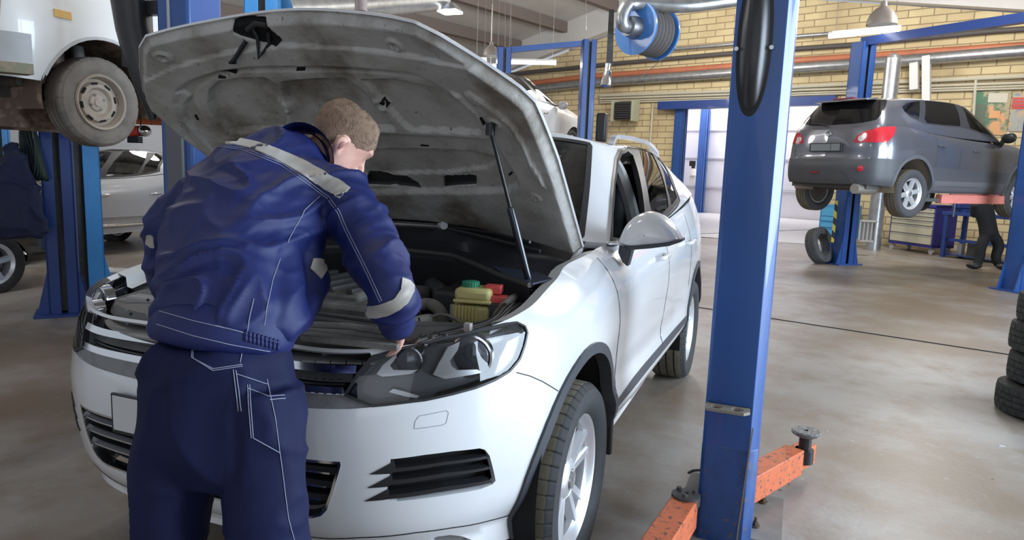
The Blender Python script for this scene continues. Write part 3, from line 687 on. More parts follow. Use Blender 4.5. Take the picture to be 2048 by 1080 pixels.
hood = patch('bonnet', f_ht, HUV, np.concatenate([HTR[k] for k in HTR if k != 'body']), M_white, suv, 0, .0, flip=-1)
idx = HTR['hood']
def under(name, T, m, par, off=0): 
    ii = np.unique(T); mp = -np.ones(len(HUV), int); mp[ii] = np.arange(len(ii)); P = f_hue(HUV[ii, 0], HUV[ii, 1]); N = surf_n(f_hue, HUV[ii, 0], HUV[ii, 1], 2e-3)
    return mesh_obj(name, P+N*off, mp[T], m, par, normals=N)
hin = under('bonnet_inner_panel', HTR['hood'], M_hoodin, hood)
for c_ in comps(HTR['slot'], 1): under('bonnet_slot', c_, M_void, hood, -.002)
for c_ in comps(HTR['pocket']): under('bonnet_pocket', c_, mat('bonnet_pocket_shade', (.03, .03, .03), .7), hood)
under('latch_recess', HTR['latch'], M_void, hood)
# folded rim of the bonnet
V = []; F = []; Q = densify(h_outline, .012); n = len(Q)
for x, s in Q:
    V += [hpos(x, s, h_out(x, s)+.0), hpos(x*1.006, s+.004*np.sign(s-.5), h_out(x, s)-.006), hpos(x, s, h_out(x, s)-.013)]
for i in range(n):
    j = (i+1) % n
    for k in range(2): F.append((3*i+k, 3*j+k, 3*j+k+1, 3*i+k+1))
mesh_obj('bonnet_edge', V, F, M_white, hood)
# striker and hook hanging from the latch recess
def HP(px_, py_, off=.0):
    q = px2uv(f_hu, [(px_, py_)], HD, None, (200, 160))[0]; p = f_hue(*q); nn = surf_n(f_hu, *map(np.array, q)); return p+nn*off
b = MB(); b.tube([HP(500, 70, .0), HP(492, 80, .015), HP(484, 92, .02), HP(476, 98, .02), HP(486, 97, .02)], .008, 8)
b.tube([HP(505, 50, .0), HP(520, 66, .012), HP(532, 90, .018), HP(545, 76, .015), HP(540, 60, .0)], .007, 8); b.tube([HP(540, 40, .0), HP(515, 40, .015), HP(500, 50, .015)], .010, 8)
b.build('bonnet_latch', M_black, hood)
for dx in (-.035, .03):
    pass
# gas strut
top = HP(993, 228, .012); bot = onp(1062, 580, 0, .735); mid = np.array(top)*.54+np.array(bot)*.46
b = MB(); b.cyl(top, mid, .0065, n=12); b.cyl(np.array(top)-[0, 0, .02], np.array(top)+[0, 0, .02], .016, n=12); rod = b.build('strut_rod', M_black, suv)
b = MB(); b.tube([mid, mid*.98+bot*.02, bot], [.009, .0135, .0125], 16); b.ball(bot, .017); b.build('gas_strut', mat('strut_black', (.015, .018, .03), .3, .2, .6), suv)
# hinges
for s in (1, -1):
    b = MB(); a = hpos(np.array(.775*s), np.array(.0), np.array(.0)); b.bar((.765*s, .30, 1.13), (.775*s, .44, 1.205), .012, .03); b.bar((.775*s, .44, 1.205), hpos(np.array(.76*s), np.array(.22), np.array(.03)), .012, .03); b.build('bonnet_hinge', mat('white_hinge', (.5, .5, .5), .5), suv)

# ================================================================== engine bay
PZ = lambda a, b_, z: onp(a, b_, 2, z)
# dark tub
b = MB()
for s in (1, -1):
    b = MB(); b.hexa([(.50*s, -.60, .50), (.62*s, -.60, .50), (.62*s, .50, .50), (.50*s, .50, .50), (.70*s, -.50, .96), (.80*s, -.45, 1.03), (.80*s, .42, 1.10), (.70*s, .42, 1.06)] if s > 0 else
           [(-.62, -.60, .50), (-.50, -.60, .50), (-.50, .50, .50), (-.62, .50, .50), (-.80, -.45, 1.03), (-.70, -.50, .96), (-.70, .42, 1.06), (-.80, .42, 1.10)]); b.build('inner_wing', M_dkgrey, suv)
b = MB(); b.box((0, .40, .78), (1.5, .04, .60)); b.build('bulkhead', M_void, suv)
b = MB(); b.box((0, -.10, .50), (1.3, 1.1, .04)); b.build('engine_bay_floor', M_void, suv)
# white wing edge under the bonnet line
for s in (1, -1):
    P = [fb(u*s, 1.0) for u in np.linspace(.27, .5, 14)]; V = []; F = []
    for p in P: V += [(p[0], p[1], p[2]), (p[0]-.045*s, p[1], p[2]-.012), (p[0]-.05*s, p[1], p[2]-.05), (p[0]-.075*s, p[1], p[2]-.055)]
    for i in range(len(P)-1):
        for k in range(3): F.append((4*i+k, 4*i+k+1, 4*i+5+k, 4*i+4+k))
    mesh_obj('wing_flange', V, F, M_whited, suv)
# cowl: plastic tray under the windscreen
us = np.linspace(-.21, .21, 57); V = []; F = []
lipw = [PZ(755, 497, 1.15), PZ(830, 500, 1.15), PZ(900, 510, 1.145), PZ(950, 530, 1.135), PZ(1000, 553, 1.125), PZ(1060, 573, 1.12), PZ(1100, 580, 1.12)]
lx_ = np.array([p[0] for p in lipw]); ly_ = np.array([p[1] for p in lipw]); lz_ = np.array([p[2] for p in lipw]); oo_ = np.argsort(lx_); lx_, ly_, lz_ = lx_[oo_], ly_[oo_], lz_[oo_]
lip_ = []
for u in us:
    p = fg(u, .0); x = p[0]*(1 if abs(p[0]) < .7 else .985); ly = float(np.interp(abs(x), lx_, ly_)); lz = float(np.interp(abs(x), lx_, lz_)); ly = min(ly, p[1]-.12)
    V += [(x, p[1], p[2]+.005), (x, p[1]-.07, p[2]-.06), (x, (p[1]+ly)/2, (p[2]+lz)/2-.04), (x, ly+.02, lz-.01), (x, ly, lz), (x, ly+.005, lz-.03)]; lip_.append((x, ly, lz+.004))
n = 6
for i in range(len(us)-1):
    for k in range(n-1): F.append((i*n+k, i*n+k+1, (i+1)*n+k+1, (i+1)*n+k))
mesh_obj('cowl_panel', V, F, mat('cowl_plastic', (.022, .023, .027), .42), suv)
V = []; F = []
for x, y, z in lip_: V += [(x, y+.004, z-.03), (x, y+.02, .6)]
for i in range(len(us)-1): F.append((2*i, 2*i+1, 2*i+3, 2*i+2))
mesh_obj('cowl_void_face', V, F, M_void, suv)  # black sheet stands in for the unlit gap below the cowl lip
b = MB(); b.tube(lip_, .010, 8); b.build('cowl_seal', mat('seal_rubber', (.055, .052, .048), .7), suv)
b = MB()
for k in range(16):
    a = PZ(1060+k*5.2, 498+k*1.2, 1.155); b.bar(a, a+np.array((.0, -.045, -.004)), .006, .008)
b.build('cowl_vent', M_void, suv)
b = MB(); q = [PZ(985, 535, 1.135), PZ(1075, 548, 1.135), PZ(1105, 560, 1.13), PZ(1065, 570, 1.125), PZ(1010, 553, 1.125)]; b.prism(q, (0, 0, .006)); fixn(b.build('cabin_air_filter_cover', mat('blueish_grille', (.022, .03, .055), .5), suv))
# wiper
b = MB(); b.tube([PZ(760, 447, 1.26), PZ(860, 448, 1.26), PZ(990, 466, 1.255), PZ(1060, 484, 1.245)], .006, 8); b.tube([PZ(885, 454, 1.255), PZ(960, 472, 1.235), PZ(1080, 502, 1.2)], .009, 8); b.build('wiper', M_black, suv)
b = MB(); b.tube([PZ(745, 446, 1.265), PZ(800, 449, 1.265), PZ(885, 454, 1.255)], .010, 8); b.build('wiper_arm', M_steel, suv)
b = MB(); b.cyl(PZ(875, 454, 1.25), PZ(888, 451, 1.265), .018, n=14); b.build('wiper_pivot', M_alu, suv)
b = MB(); b.ball(PZ(905, 484, 1.19), .055, (1, .5, .3)); b.build('brake_reservoir', mat('clouded_plastic', (.16, .15, .17), .3), suv)
# slam panel across the front (dusty; left covers coloured pale for reflected light; black bars on the right)
def zc(x): return 1.035-.02*(x/.6)**2
b = MB(); V = []; F = []; xs = np.linspace(-.66, .66, 45)
yr = [(-.865, -.03), (-.845, .0), (-.74, .012), (-.66, .012), (-.655, -.03), (-.60, -.035), (-.595, .0), (-.56, .005), (-.555, -.06)]
for x in xs:
    cv = .0-.22*(abs(x)/.66)**3.0
    for y, dz in yr: V.append((x, y-cv, zc(x)+dz))
n = len(yr)
for i in range(len(xs)-1):
    for k in range(n-1): F.append((i*n+k, i*n+k+1, (i+1)*n+k+1, (i+1)*n+k))
mesh_obj('slam_panel', V, F, mat('slam_plastic', (.085, .083, .08), .5, noise=(7, (.14, .135, .125), .5, .75)), suv)
M_slam = mat('pale_sheen_plastic', (.30, .295, .285), .5, noise=(9, (.22, .21, .2), .45, .7))  # pale base colour carries the reflected light on the left covers
for x in np.arange(-.52, .53, .13):
    cv = -.22*(abs(x)/.66)**3.0; b = MB(); b.box((x, -.815-cv, zc(x)-.025), (.012, .07, .05)); b.build('grille_rib', M_grey, suv)
b = MB(); P = [(x, -.87+.22*(abs(x)/.60)**3, zc(x)-.055) for x in np.linspace(-.52, .52, 31)]
for i in range(30): b.bar(P[i], P[i+1], .09, .006)
b.build('grille_top_shelf', M_slam, suv)
for x0, x1, y0, y1, dz, mm in ((-.50, -.22, -.72, -.66, .03, M_slam), (-.47, -.20, -.64, -.60, .045, M_slam), (-.44, -.20, -.59, -.52, .05, M_grey), (-.56, -.50, -.70, -.48, .02, M_slam), (.20, .50, -.70, -.66, .035, M_dkgrey), (.22, .52, -.63, -.60, .03, M_black), (-.18, .18, -.70, -.58, .03, M_dkgrey)):
    b = MB(); b.box(((x0+x1)/2, (y0+y1)/2, zc((x0+x1)/2)+dz*.5-.01), (x1-x0, y1-y0, dz)); b.build('slam_panel_cover', mm, suv, bevel=.006)
for px_, py_ in ((262, 628), (296, 600), (252, 585)):
    b = MB(); b.cyl(PZ(px_, py_, 1.052), PZ(px_, py_, 1.056), .005, n=10); b.build('clip_hole', M_void, suv)
b = MB(); b.tube([PZ(610, 651, 1.06), PZ(700, 655, 1.06), PZ(800, 672, 1.05)], .013, 10); b.tube([PZ(612, 663, 1.05), PZ(700, 668, 1.05), PZ(800, 682, 1.04)], .011, 10); b.build('front_crossbar', M_dusty, suv)
b = MB(); b.bar(PZ(605, 672, 1.045), PZ(800, 692, 1.035), .045, .02); b.build('lock_carrier_strip', M_dusty, suv, bevel=.004)
# lumps of engine
def blob(name, pts, m=M_dusty):
    b = MB()
    for (c, d, rz) in pts: b.box(c, d, R(rz))
    return b.build(name, m, suv, bevel=.018)
blob('engine_cover', [((-.05, -.12, .985), (.56, .52, .08), 4), ((-.05, -.12, 1.03), (.40, .38, .05), 4), ((-.05, -.34, .97), (.5, .08, .07), 4)])
b = MB()
for k in range(5): b.bar((-.22+.085*k, -.30, 1.06), (-.20+.085*k, .06, 1.06), .03, .02)
b.build('engine_cover_ribs', M_dkgrey, suv, bevel=.004)
blob('air_filter_box', [((-.47, -.18, .98), (.32, .42, .16), 0), ((-.47, -.18, 1.07), (.28, .36, .03), 0)], M_dkgrey)
blob('battery_cover', [((.45, .18, .96), (.36, .26, .14), 0), ((.47, .20, 1.03), (.2, .14, .03), 8)], M_dkgrey)
b = MB(); b.lathe([(-.01, .10), (0, .12), (.03, .12), (.045, .09), (.05, .03), (.05, .001)], PZ(770, 560, 1.0), (0, .2, 1), 28); b.build('intake_dome', M_dusty, suv)
M_hose = mat('dusty_hose', (.27, .255, .225), .7, noise=(8, (.18, .165, .145), .4, .7))
def hose(name, pts, r, m=M_dusty, n=12, ribs=False):
    if name == 'coolant_hose': m = M_hose
    P = spline(pts, 8); rr = [r*(1+.08*(i % 2)) for i in range(len(P))] if ribs else r
    b = MB(); b.tube(P, rr, n); return b.build(name, m, suv, 50)
hose('coolant_hose', [PZ(770, 632, .98), PZ(820, 618, .99), PZ(855, 608, 1.0), PZ(880, 622, .99), PZ(888, 655, .93)], .024)
hose('coolant_hose', [PZ(770, 660, .97), PZ(820, 648, .98), PZ(860, 640, .98), PZ(882, 655, .94), PZ(895, 672, .9)], .022)
for a, b2 in (((838, 604), (840, 632)), ((838, 637), (840, 660))):
    b = MB(); b.bar(PZ(*a, 1.022), PZ(*b2, 1.0), .006, .006); b.build('hose_clip', M_black, suv)
hose('intake_hose', [PZ(815, 560, .98), PZ(850, 560, 1.0), PZ(880, 585, 1.0), PZ(900, 610, .96)], .038, M_dkgrey, 14, True)
hose('intake_hose', [PZ(905, 575, .99), PZ(925, 555, 1.0), PZ(945, 545, 1.0), PZ(970, 552, 1.0)], .030, M_dkgrey, 14, True)
hose('vacuum_pipe', [PZ(850, 530, 1.02), PZ(862, 515, 1.05), PZ(870, 530, 1.04), PZ(866, 560, 1.0), PZ(866, 590, .97)], .008, M_dusty, 8)
hose('vacuum_pipe', [PZ(868, 525, 1.04), PZ(882, 535, 1.05), PZ(880, 555, 1.02), PZ(860, 565, 1.0)], .010, M_dkgrey, 8)
for k in range(5): hose('cable_loom', [PZ(830+k*4, 685+k*1.5, 1.03), PZ(880+k*3, 670+k, 1.03), PZ(940+k*2, 655+k*1.5, 1.04), PZ(985, 640+k*2, 1.05), PZ(1010+k*2, 610+k*3, 1.06), PZ(1030+k*2, 590+k*2, 1.05)], .006 if k else .011, M_dusty if k % 2 else M_black, 8)
for k in range(9): b = MB(); b.ball(PZ(818+k*9, 680-k*1.6+(k % 3)*3, 1.03), .012, n=8); b.build('cable_connector', M_dkgrey, suv)
b = MB(); b.box(PZ(936, 656, 1.05), (.02, .02, .03)); b.box(PZ(905, 622, 1.0), (.014, .014, .05)); b.build('cable_clip', mat('pale_clip', (.45, .43, .4), .5), suv)
hose('wing_cable', [PZ(985, 650, 1.03), PZ(1000, 620, 1.05), PZ(1020, 600, 1.07), PZ(1035, 592, 1.06)], .014, M_dusty)
hose('wing_cable', [PZ(1000, 640, 1.02), PZ(1015, 625, 1.05), PZ(1040, 610, 1.05)], .010, M_dkgrey)
# yellowed reservoir with a green cap
rc = PZ(950, 640, .985); ang = R(10); Rm = Matrix.Rotation(ang, 3, 'Z')
b = MB(); b.box(rc+np.array((0, 0, .005)), (.125, .105, .11), ang); res = b.build('fluid_reservoir', M_yellow, suv, bevel=.012)
b = MB(); b.box(rc+np.array((0, 0, .075)), (.136, .114, .012), ang); b.build('reservoir_rim', M_yellow, res, bevel=.004)
b = MB(); b.box(rc+np.array((0, 0, .098)), (.13, .11, .045), ang); b.build('reservoir_top', M_yellow, res, bevel=.014)
b = MB()
for k in range(7):
    v = Rm @ Vector((-.055+.0125*k, -.056, 0)); b.box(rc+np.array((v.x, v.y, .005)), (.005, .01, .11), ang)
    v = Rm @ Vector((-.066, -.045+.014*k, 0)) ; b.box(rc+np.array((v.x, v.y, .005)), (.008, .005, .11), ang)
b.build('reservoir_ribs', M_yellow, res)
b = MB(); c0 = rc+np.array((-.02, .0, .118)); V = [(0, .03), (.02, .03), (.022, .024), (.022, .001)]; b.lathe(V, c0, (0, 0, 1), 24)
for k in range(20): b.box(c0+np.array((.0305*math.cos(k*pi/10), .0305*math.sin(k*pi/10), .01)), (.003, .003, .02), k*pi/10)
b.build('reservoir_cap', M_green, res)
rp = PZ(988, 578, 1.10); b = MB(); b.box(rp, (.06, .05, .03), .2); b.box(rp+np.array((0.03, -.02, -.03)), (.06, .05, .025), .2); b.build('battery_terminal_cover', M_redp, suv, bevel=.004)
b = MB(); b.box(rp+np.array((.02, -.03, -.09)), (.05, .05, .1), .1); b.build('fuse_holder', M_dkgrey, suv, bevel=.006)
b = MB(); q = [PZ(1035, 560, 1.08), PZ(1060, 548, 1.08), PZ(1090, 575, 1.07), PZ(1065, 590, 1.07)]; b.prism(q, (0, 0, .01)); fixn(b.build('strut_tower_plate', M_slam, suv))
b = MB(); b.lathe([(-.012, .028), (.012, .028)], PZ(1075, 585, 1.06), (.5, -.8, .1), 20); b.box(PZ(1068, 592, 1.045), (.04, .02, .04)); b.build('strut_bracket', M_white, suv)
random.seed(3)
for k in range(26):
    x = random.uniform(-.5, .55); y = random.uniform(-.5, .25); z = random.uniform(.86, .98)
    if k % 3 == 0: hose('wire', [(x, y, z), (x+.08, y+.05, z+.05), (x+.18, y+.02, z+.04), (x+.25, y-.06, z)], random.choice((.006, .009, .013)), random.choice((M_dusty, M_dkgrey, M_black)), 8)
    else: blob('engine_part', [((x, y, z), (random.uniform(.05, .14), random.uniform(.05, .12), random.uniform(.04, .1)), random.uniform(0, 60))], random.choice((M_dusty, M_dkgrey, M_grey)))
# ================================================================== the hall
def struct(o): o['kind'] = 'structure'; return o
M_floor = mat('workshop_concrete', (.335, .31, .285), .40, noise=[(.45, (.215, .165, .12), .42, .58), (2.3, (.22, .17, .125), .47, .70), (14, (.37, .345, .315), .60, .85), (70, (.15, .12, .09), .64, .78)], bump=.12, bscale=30)
M_floor2 = mat('pale_floor', (.62, .60, .57), .35, noise=(3, (.54, .52, .5), .45, .7))
W0 = np.array([6.08, 15.74]); W1 = np.array([-4.52, 19.10]); wd = (W1-W0)/np.linalg.norm(W1-W0); wn = np.array([-wd[1], wd[0]])
if (np.array([CX, CY])-W0)@wn < 0: wn = -wn
def wp(px_, py_, off=0.):
    d = ray(px_, py_); t = ((W0-CP[:2])@wn+off)/(d[:2]@wn); return CP+d*t
def ws(p): return float((np.asarray(p)[:2]-W0)@wd)               # distance along the wall
def wpt(s, z, off=0.): q = W0+wd*s+wn*off; return np.array([q[0], q[1], z])
b = MB(); b.box((-4, 12, -.06), (44, 44, .12)); struct(b.build('floor', M_floor))
# brick gable wall
mb = bpy.data.materials.new('yellow_brick'); mb.use_nodes = True; nt = mb.node_tree; bs = nt.nodes['Principled BSDF']; bs.inputs['Roughness'].default_value = .85
uvn = nt.nodes.new('ShaderNodeUVMap'); bk = nt.nodes.new('ShaderNodeTexBrick'); bk.inputs['Scale'].default_value = 1; bk.inputs['Brick Width'].default_value = .52; bk.inputs['Row Height'].default_value = .17
bk.inputs['Mortar Size'].default_value = .013; bk.inputs['Color1'].default_value = (.74, .61, .35, 1); bk.inputs['Color2'].default_value = (.66, .53, .30, 1); bk.inputs['Mortar'].default_value = (.33, .25, .15, 1)
nt.links.new(uvn.outputs[0], bk.inputs['Vector'])
nz = nt.nodes.new('ShaderNodeTexNoise'); nz.inputs['Scale'].default_value = .8; nz.inputs['Detail'].default_value = 6; nt.links.new(uvn.outputs[0], nz.inputs['Vector'])
mr = nt.nodes.new('ShaderNodeMapRange'); mr.inputs[1].default_value = .5; mr.inputs[2].default_value = .72; mr.inputs[4].default_value = .5; nt.links.new(nz.outputs[0], mr.inputs[0])
mx = nt.nodes.new('ShaderNodeMix'); mx.data_type = 'RGBA'; nt.links.new(mr.outputs[0], mx.inputs[0]); nt.links.new(bk.outputs[0], mx.inputs[6]); mx.inputs[7].default_value = (.30, .20, .11, 1); nt.links.new(mx.outputs[2], bs.inputs['Base Color'])
bp = nt.nodes.new('ShaderNodeBump'); bp.inputs['Strength'].default_value = .5; bp.inputs['Distance'].default_value = .02; nt.links.new(bk.outputs[1], bp.inputs['Height']); bp.invert = True; nt.links.new(bp.outputs[0], bs.inputs['Normal'])
sR = ws(wp(1510, 300)); s_op0 = ws(wp(1352, 300)); s_op1 = ws(wp(1668, 300)); z_op = wp(1400, 214)[2]
_A, _B, _C, _D = wp(1118, 110), wp(1400, 3), wp(1600, -2), wp(2048, 27)
kL = (_B[2]-_A[2])/(ws(_B)-ws(_A)); kR = (_D[2]-_C[2])/(ws(_D)-ws(_C)); sR = (_C[2]-_B[2]+kL*ws(_B)-kR*ws(_C))/(kL-kR); zR = _B[2]+kL*(sR-ws(_B))
print('ROOF', kL, kR, sR, ws(_A), ws(_B), ws(_C), ws(_D), zR)
def roof_z(s): return zR+(kL if s > sR else kR)*(s-sR)
def wall_piece(name, poly, m=mb, th=.25, uvs=True):
    P = [wpt(s, z) for s, z in poly]; n = len(P); V = P+[wpt(s, z, -th) for s, z in poly]
    o = mesh_obj(name, V, [tuple(range(n)), tuple(range(2*n-1, n-1, -1))]+[((i+1) % n, i, n+i, n+(i+1) % n) for i in range(n)], m, None, 0)
    ul = o.data.uv_layers.new(name='UVMap')
    for lp in o.data.loops:
        v = o.data.vertices[lp.vertex_index].co; ul.data[lp.index].uv = (ws((v.x, v.y)), v.z)
    return struct(o)
sL, sE = 22.0, -14.0
wall_piece('wall_back', [(sE, 0), (s_op1, 0), (s_op1, z_op), (s_op0, z_op), (s_op0, 0), (sL, 0), (sL, roof_z(sL)), (sR, roof_z(sR)), (sE, roof_z(sE))][::-1])
# bay behind the opening
M_gate = mat('white_gate_panel', (.72, .71, .75), .55, noise=(.7, (.66, .65, .69), .4, .7))
b = MB(); q0 = wpt(s_op0+4, 0, -8.6); q1 = wpt(s_op1-5, 0, -8.6); b.bar(q0+[0, 0, 2.8], q1+[0, 0, 2.8], .2, 5.6); struct(b.build('wall_far_bay', M_gate))
b = MB()
for z in (1.05, 2.2, 3.3): b.bar(wpt(s_op0+4, z, -8.45), wpt(s_op1-5, z, -8.45), .05, .025)
struct(b.build('trim_1', mat('gate_joint', (.42, .41, .44), .6)))
b = MB(); b.bar(wpt(s_op0+4, 2.8, -4.3), wpt(s_op0+4.01, 2.8, -4.3), 8.6, 5.6) if 0 else b.prism([wpt(s_op0+4, 0, -.3), wpt(s_op0+4, 0, -8.6), wpt(s_op0+4, 5.6, -8.6), wpt(s_op0+4, 5.6, -.3)], (wd[0]*.15, wd[1]*.15, 0)); struct(b.build('wall_bay_left', M_gate))
b = MB(); b.prism([wpt(s_op1-5, 0, -.3), wpt(s_op1-5, 0, -8.6), wpt(s_op1-5, 5.6, -8.6), wpt(s_op1-5, 5.6, -.3)], (-wd[0]*.15, -wd[1]*.15, 0)); struct(b.build('wall_bay_right', M_gate))
b = MB(); b.prism([wpt(s_op0+4.1, 5.6, -.3), wpt(s_op1-5.1, 5.6, -.3), wpt(s_op1-5.1, 5.6, -8.7), wpt(s_op0+4.1, 5.6, -8.7)], (0, 0, .12)); struct(b.build('ceiling_bay', M_gate))
fl = [floor_at(1330, 470), floor_at(1395, 474), floor_at(1560, 486), floor_at(1668, 492), wpt(s_op1-4.9, 0, -8.4), wpt(s_op0+3.9, 0, -8.4)]
b = MB(); b.prism([(p[0], p[1], .002) for p in fl], (0, 0, .004)); struct(fixn(b.build('floor_pale_bay', M_floor2, smooth=0)))
b = MB(); a = floor_at(1395, 474); c = floor_at(1668, 492); b.bar(a+[0, 0, .004], c+[0, 0, .004], .06, .008); a = floor_at(1400, 468); c = floor_at(1668, 458); b.bar(a+[0, 0, .006], c+[0, 0, .006], .05, .008); struct(b.build('trim_2', M_void))  # dark bars drawn in as the shadow lines across the pale floor
# header and jambs
b = MB(); b.bar(wp(1320, 212, .25), wp(1672, 201, .25), .3, .22); struct(b.build('trim_3', M_navyp))
# expansion joint across the floor
b = MB(); a = floor_at(1390, 614); c = floor_at(2060, 716); b.bar(a+[0, 0, .002], c+[0, 0, .002], .030, .006); struct(b.build('trim_4', M_void))
# roof: two slopes, rake girders, purlins
M_ceil = mat('pale_ceiling', (.52, .50, .47), .8, noise=(.5, (.44, .42, .4), .4, .7)); M_girder = mat('whitewashed_girder', (.62, .61, .59), .7, noise=(1, (.55, .53, .5), .4, .7)); M_purlin = mat('brown_purlin', (.17, .135, .12), .7)
for nm, sa in (('ceiling_left', sL), ('ceiling_right', sE)):
    V = [wpt(sR, roof_z(sR)+.75, -.3), wpt(sa, roof_z(sa)+.75, -.3), wpt(sa, roof_z(sa)+.75, 21), wpt(sR, roof_z(sR)+.75, 21)]
    b = MB(); b.prism(V, (0, 0, .12)); struct(fixn(b.build(nm, M_ceil, smooth=0)))
for i, (sa, oo) in enumerate(((sL, .2), (sE, .2), (sL, 10.5), (sE, 10.5))):
    V = [wpt(sR, roof_z(sR)+(0 if oo < 1 else .2), oo), wpt(sR, roof_z(sR)+.75, oo), wpt(sa, roof_z(sa)+.75, oo), wpt(sa, roof_z(sa)+(0 if oo < 1 else .2), oo)]
    b = MB(); b.prism(V, (wn[0]*.25, wn[1]*.25, 0)); struct(fixn(b.build('trim_%d' % (5+i), M_girder, smooth=0)))
for i, k in enumerate((1.2, 3.0, 4.8, 6.6, 8.4, 10.2, 12.0, 14, 16)):
    for sg in (1, -1):
        s_ = sR+k*sg
        if sg < 0 and k > 9: continue
        z = roof_z(s_)+.60; b = MB(); b.bar(wpt(s_, z, .4), wpt(s_, z, 20), .22, .30); struct(b.build('trim_%d' % (20+2*i+(sg > 0)), M_purlin))
# side wall far left
b = MB(); p0 = wpt(16.5, 0, 0); p1 = wpt(16.5, 0, 24); b.prism([p0, p1, p1+[0, 0, 5], p0+[0, 0, 5]], (wd[0]*.2, wd[1]*.2, 0)); struct(b.build('wall_left', mat('pale_wall', (.50, .50, .52), .8, noise=(.6, (.42, .42, .43), .4, .7))))

def thing(name, label, cat, group=None, loc=(0, 0, 0)): return empty(name, loc, 0, label, cat, group)
def single(b, name, m, label, cat, group=None, **k): o = b.build(name, m, None, **k); return tag(o, label, cat, group)
# ------------------------------------------------------------------ services on the brick wall
def wallrun(name, pts, r, m, label, cat, off=.2, n=10):
    P = [wp(a, c, off) for a, c in pts]; b = MB(); b.tube(P, r, n); return single(b, name, m, label, cat)
M_opipe = mat('orange_brown_pipe', (.50, .17, .085), .45, noise=(2, (.4, .14, .08), .45, .7)); M_dpipe = mat('dark_pipe', (.09, .08, .075), .6); M_cond = mat('cream_conduit', (.58, .54, .42), .55)
wallrun('heating_pipe', [(985, 176), (1180, 153), (1458, 133), (1581, 122), (1800, 108), (2100, 88)], .085, M_opipe, 'long orange-brown pipe running along the brick wall', 'pipe', .22)
wallrun('ventilation_duct', [(985, 187), (1180, 166), (1458, 146), (1581, 137), (1800, 122), (2100, 98)], .13, M_galv, 'long silver round duct running just below the orange-brown pipe', 'duct', .3, 16)
wallrun('drain_pipe', [(1010, 150), (1230, 127), (1458, 107), (1700, 90), (1985, 62), (2100, 55)], .06, M_dpipe, 'dark pipe running along the brick wall above the orange-brown pipe', 'pipe', .2)
wallrun('cable_tray', [(1340, 99), (1458, 89), (1600, 72), (1760, 60)], .05, M_galv, 'thin grey cable tray high on the brick wall', 'cable tray', .3)
for k, (y0, y1, y2, r) in enumerate(((191, 173, 150, .045), (197, 180, 164, .03), (202, 186, 170, .022), (206, 190, 175, .022))):
    lab = ('thick cream conduit, topmost of the cream lines on the brick wall', 'cream conduit directly under the thickest cream line on the wall', 'third cream conduit down on the brick wall', 'lowest of the long cream conduits on the brick wall')[k]
    wallrun('conduit', [(1200, y0), (1470, (y0+y1)/2), (1600, y1), (2100, y2)], r, M_cond, lab, 'conduit', .1, 8)
wallrun('conduit', [(1306, 207), (1299, 300)], .03, M_cond, 'cream vertical conduit on brick left of the blue-framed opening', 'conduit', .1, 8)
wallrun('conduit', [(1952, 160), (1945, 262)], .03, M_cond, 'cream vertical conduit on brick seen above the grey car roof', 'conduit', .1, 8)
def trunk(x0, y0, x1, y1, label):
    a = wp((x0+x1)/2, y0, .35); c = wp((x0+x1)/2, y1, .35); w_ = (x1-x0)/FPX*16; b = MB(); b.bar(a, c, w_, .2, (wn[0], wn[1], 0)); return single(b, 'air_trunk', M_whited, label, 'air trunk', bevel=.01)
trunk(1846, 112, 1860, 260, 'white rectangular vertical trunk above the grey car, right one of two'); trunk(1821, 126, 1836, 180, 'short white rectangular vertical trunk, left one of two')
# posters
def poster(x0, y0, x1, y1, label, c1, c2, c3, rows):
    a = wp(x0, y0, .04); c = wp(x1, y0, .04); hh = a[2]-wp(x0, y1, .04)[2]; m = mat('print_'+label[:12], c1, .5, noise=[(2.2, c2, .47, .53), (3.6, c3, .55, .6)])
    b = MB(); b.prism([a, c, c-[0, 0, hh], a-[0, 0, hh]], (-wn[0]*.01, -wn[1]*.01, 0)); o = fixn(b.build('poster', m, None, 0)); tag(o, label, 'poster')
    for fx0, fy0, fx1, fy1, col in rows:
        e = (c-a); q = [a+e*fx0-[0, 0, hh*fy0], a+e*fx1-[0, 0, hh*fy0], a+e*fx1-[0, 0, hh*fy1], a+e*fx0-[0, 0, hh*fy1]]; q = [p+np.array([wn[0], wn[1], 0])*.006 for p in q]
        b = MB(); b.prism(q, (wn[0]*.004, wn[1]*.004, 0)); fixn(b.build('printed_block', mat('print_%.2f_%.2f_%.2f' % col, col, .5), o, 0))
poster(1946, 182, 2024, 268, 'colourful poster with green and peach shapes on the brick wall', (.42, .36, .20), (.08, .17, .10), (.72, .36, .16), [(.02, .04, .28, .30, (.05, .2, .1)), (.42, .05, .92, .26, (.60, .56, .45)), (.5, .45, .78, .62, (.75, .36, .15)), (.05, .3, .4, .75, (.10, .14, .09))])
poster(2027, 186, 2070, 262, 'poster with a red banner at the right edge of the wall', (.40, .40, .36), (.55, .40, .25), (.16, .25, .38), [(0, .12, 1, .42, (.62, .05, .05)), (.05, .17, .95, .20, (.8, .75, .7)), (.05, .26, .8, .29, (.8, .75, .7)), (.05, .34, .9, .37, (.8, .75, .7))])
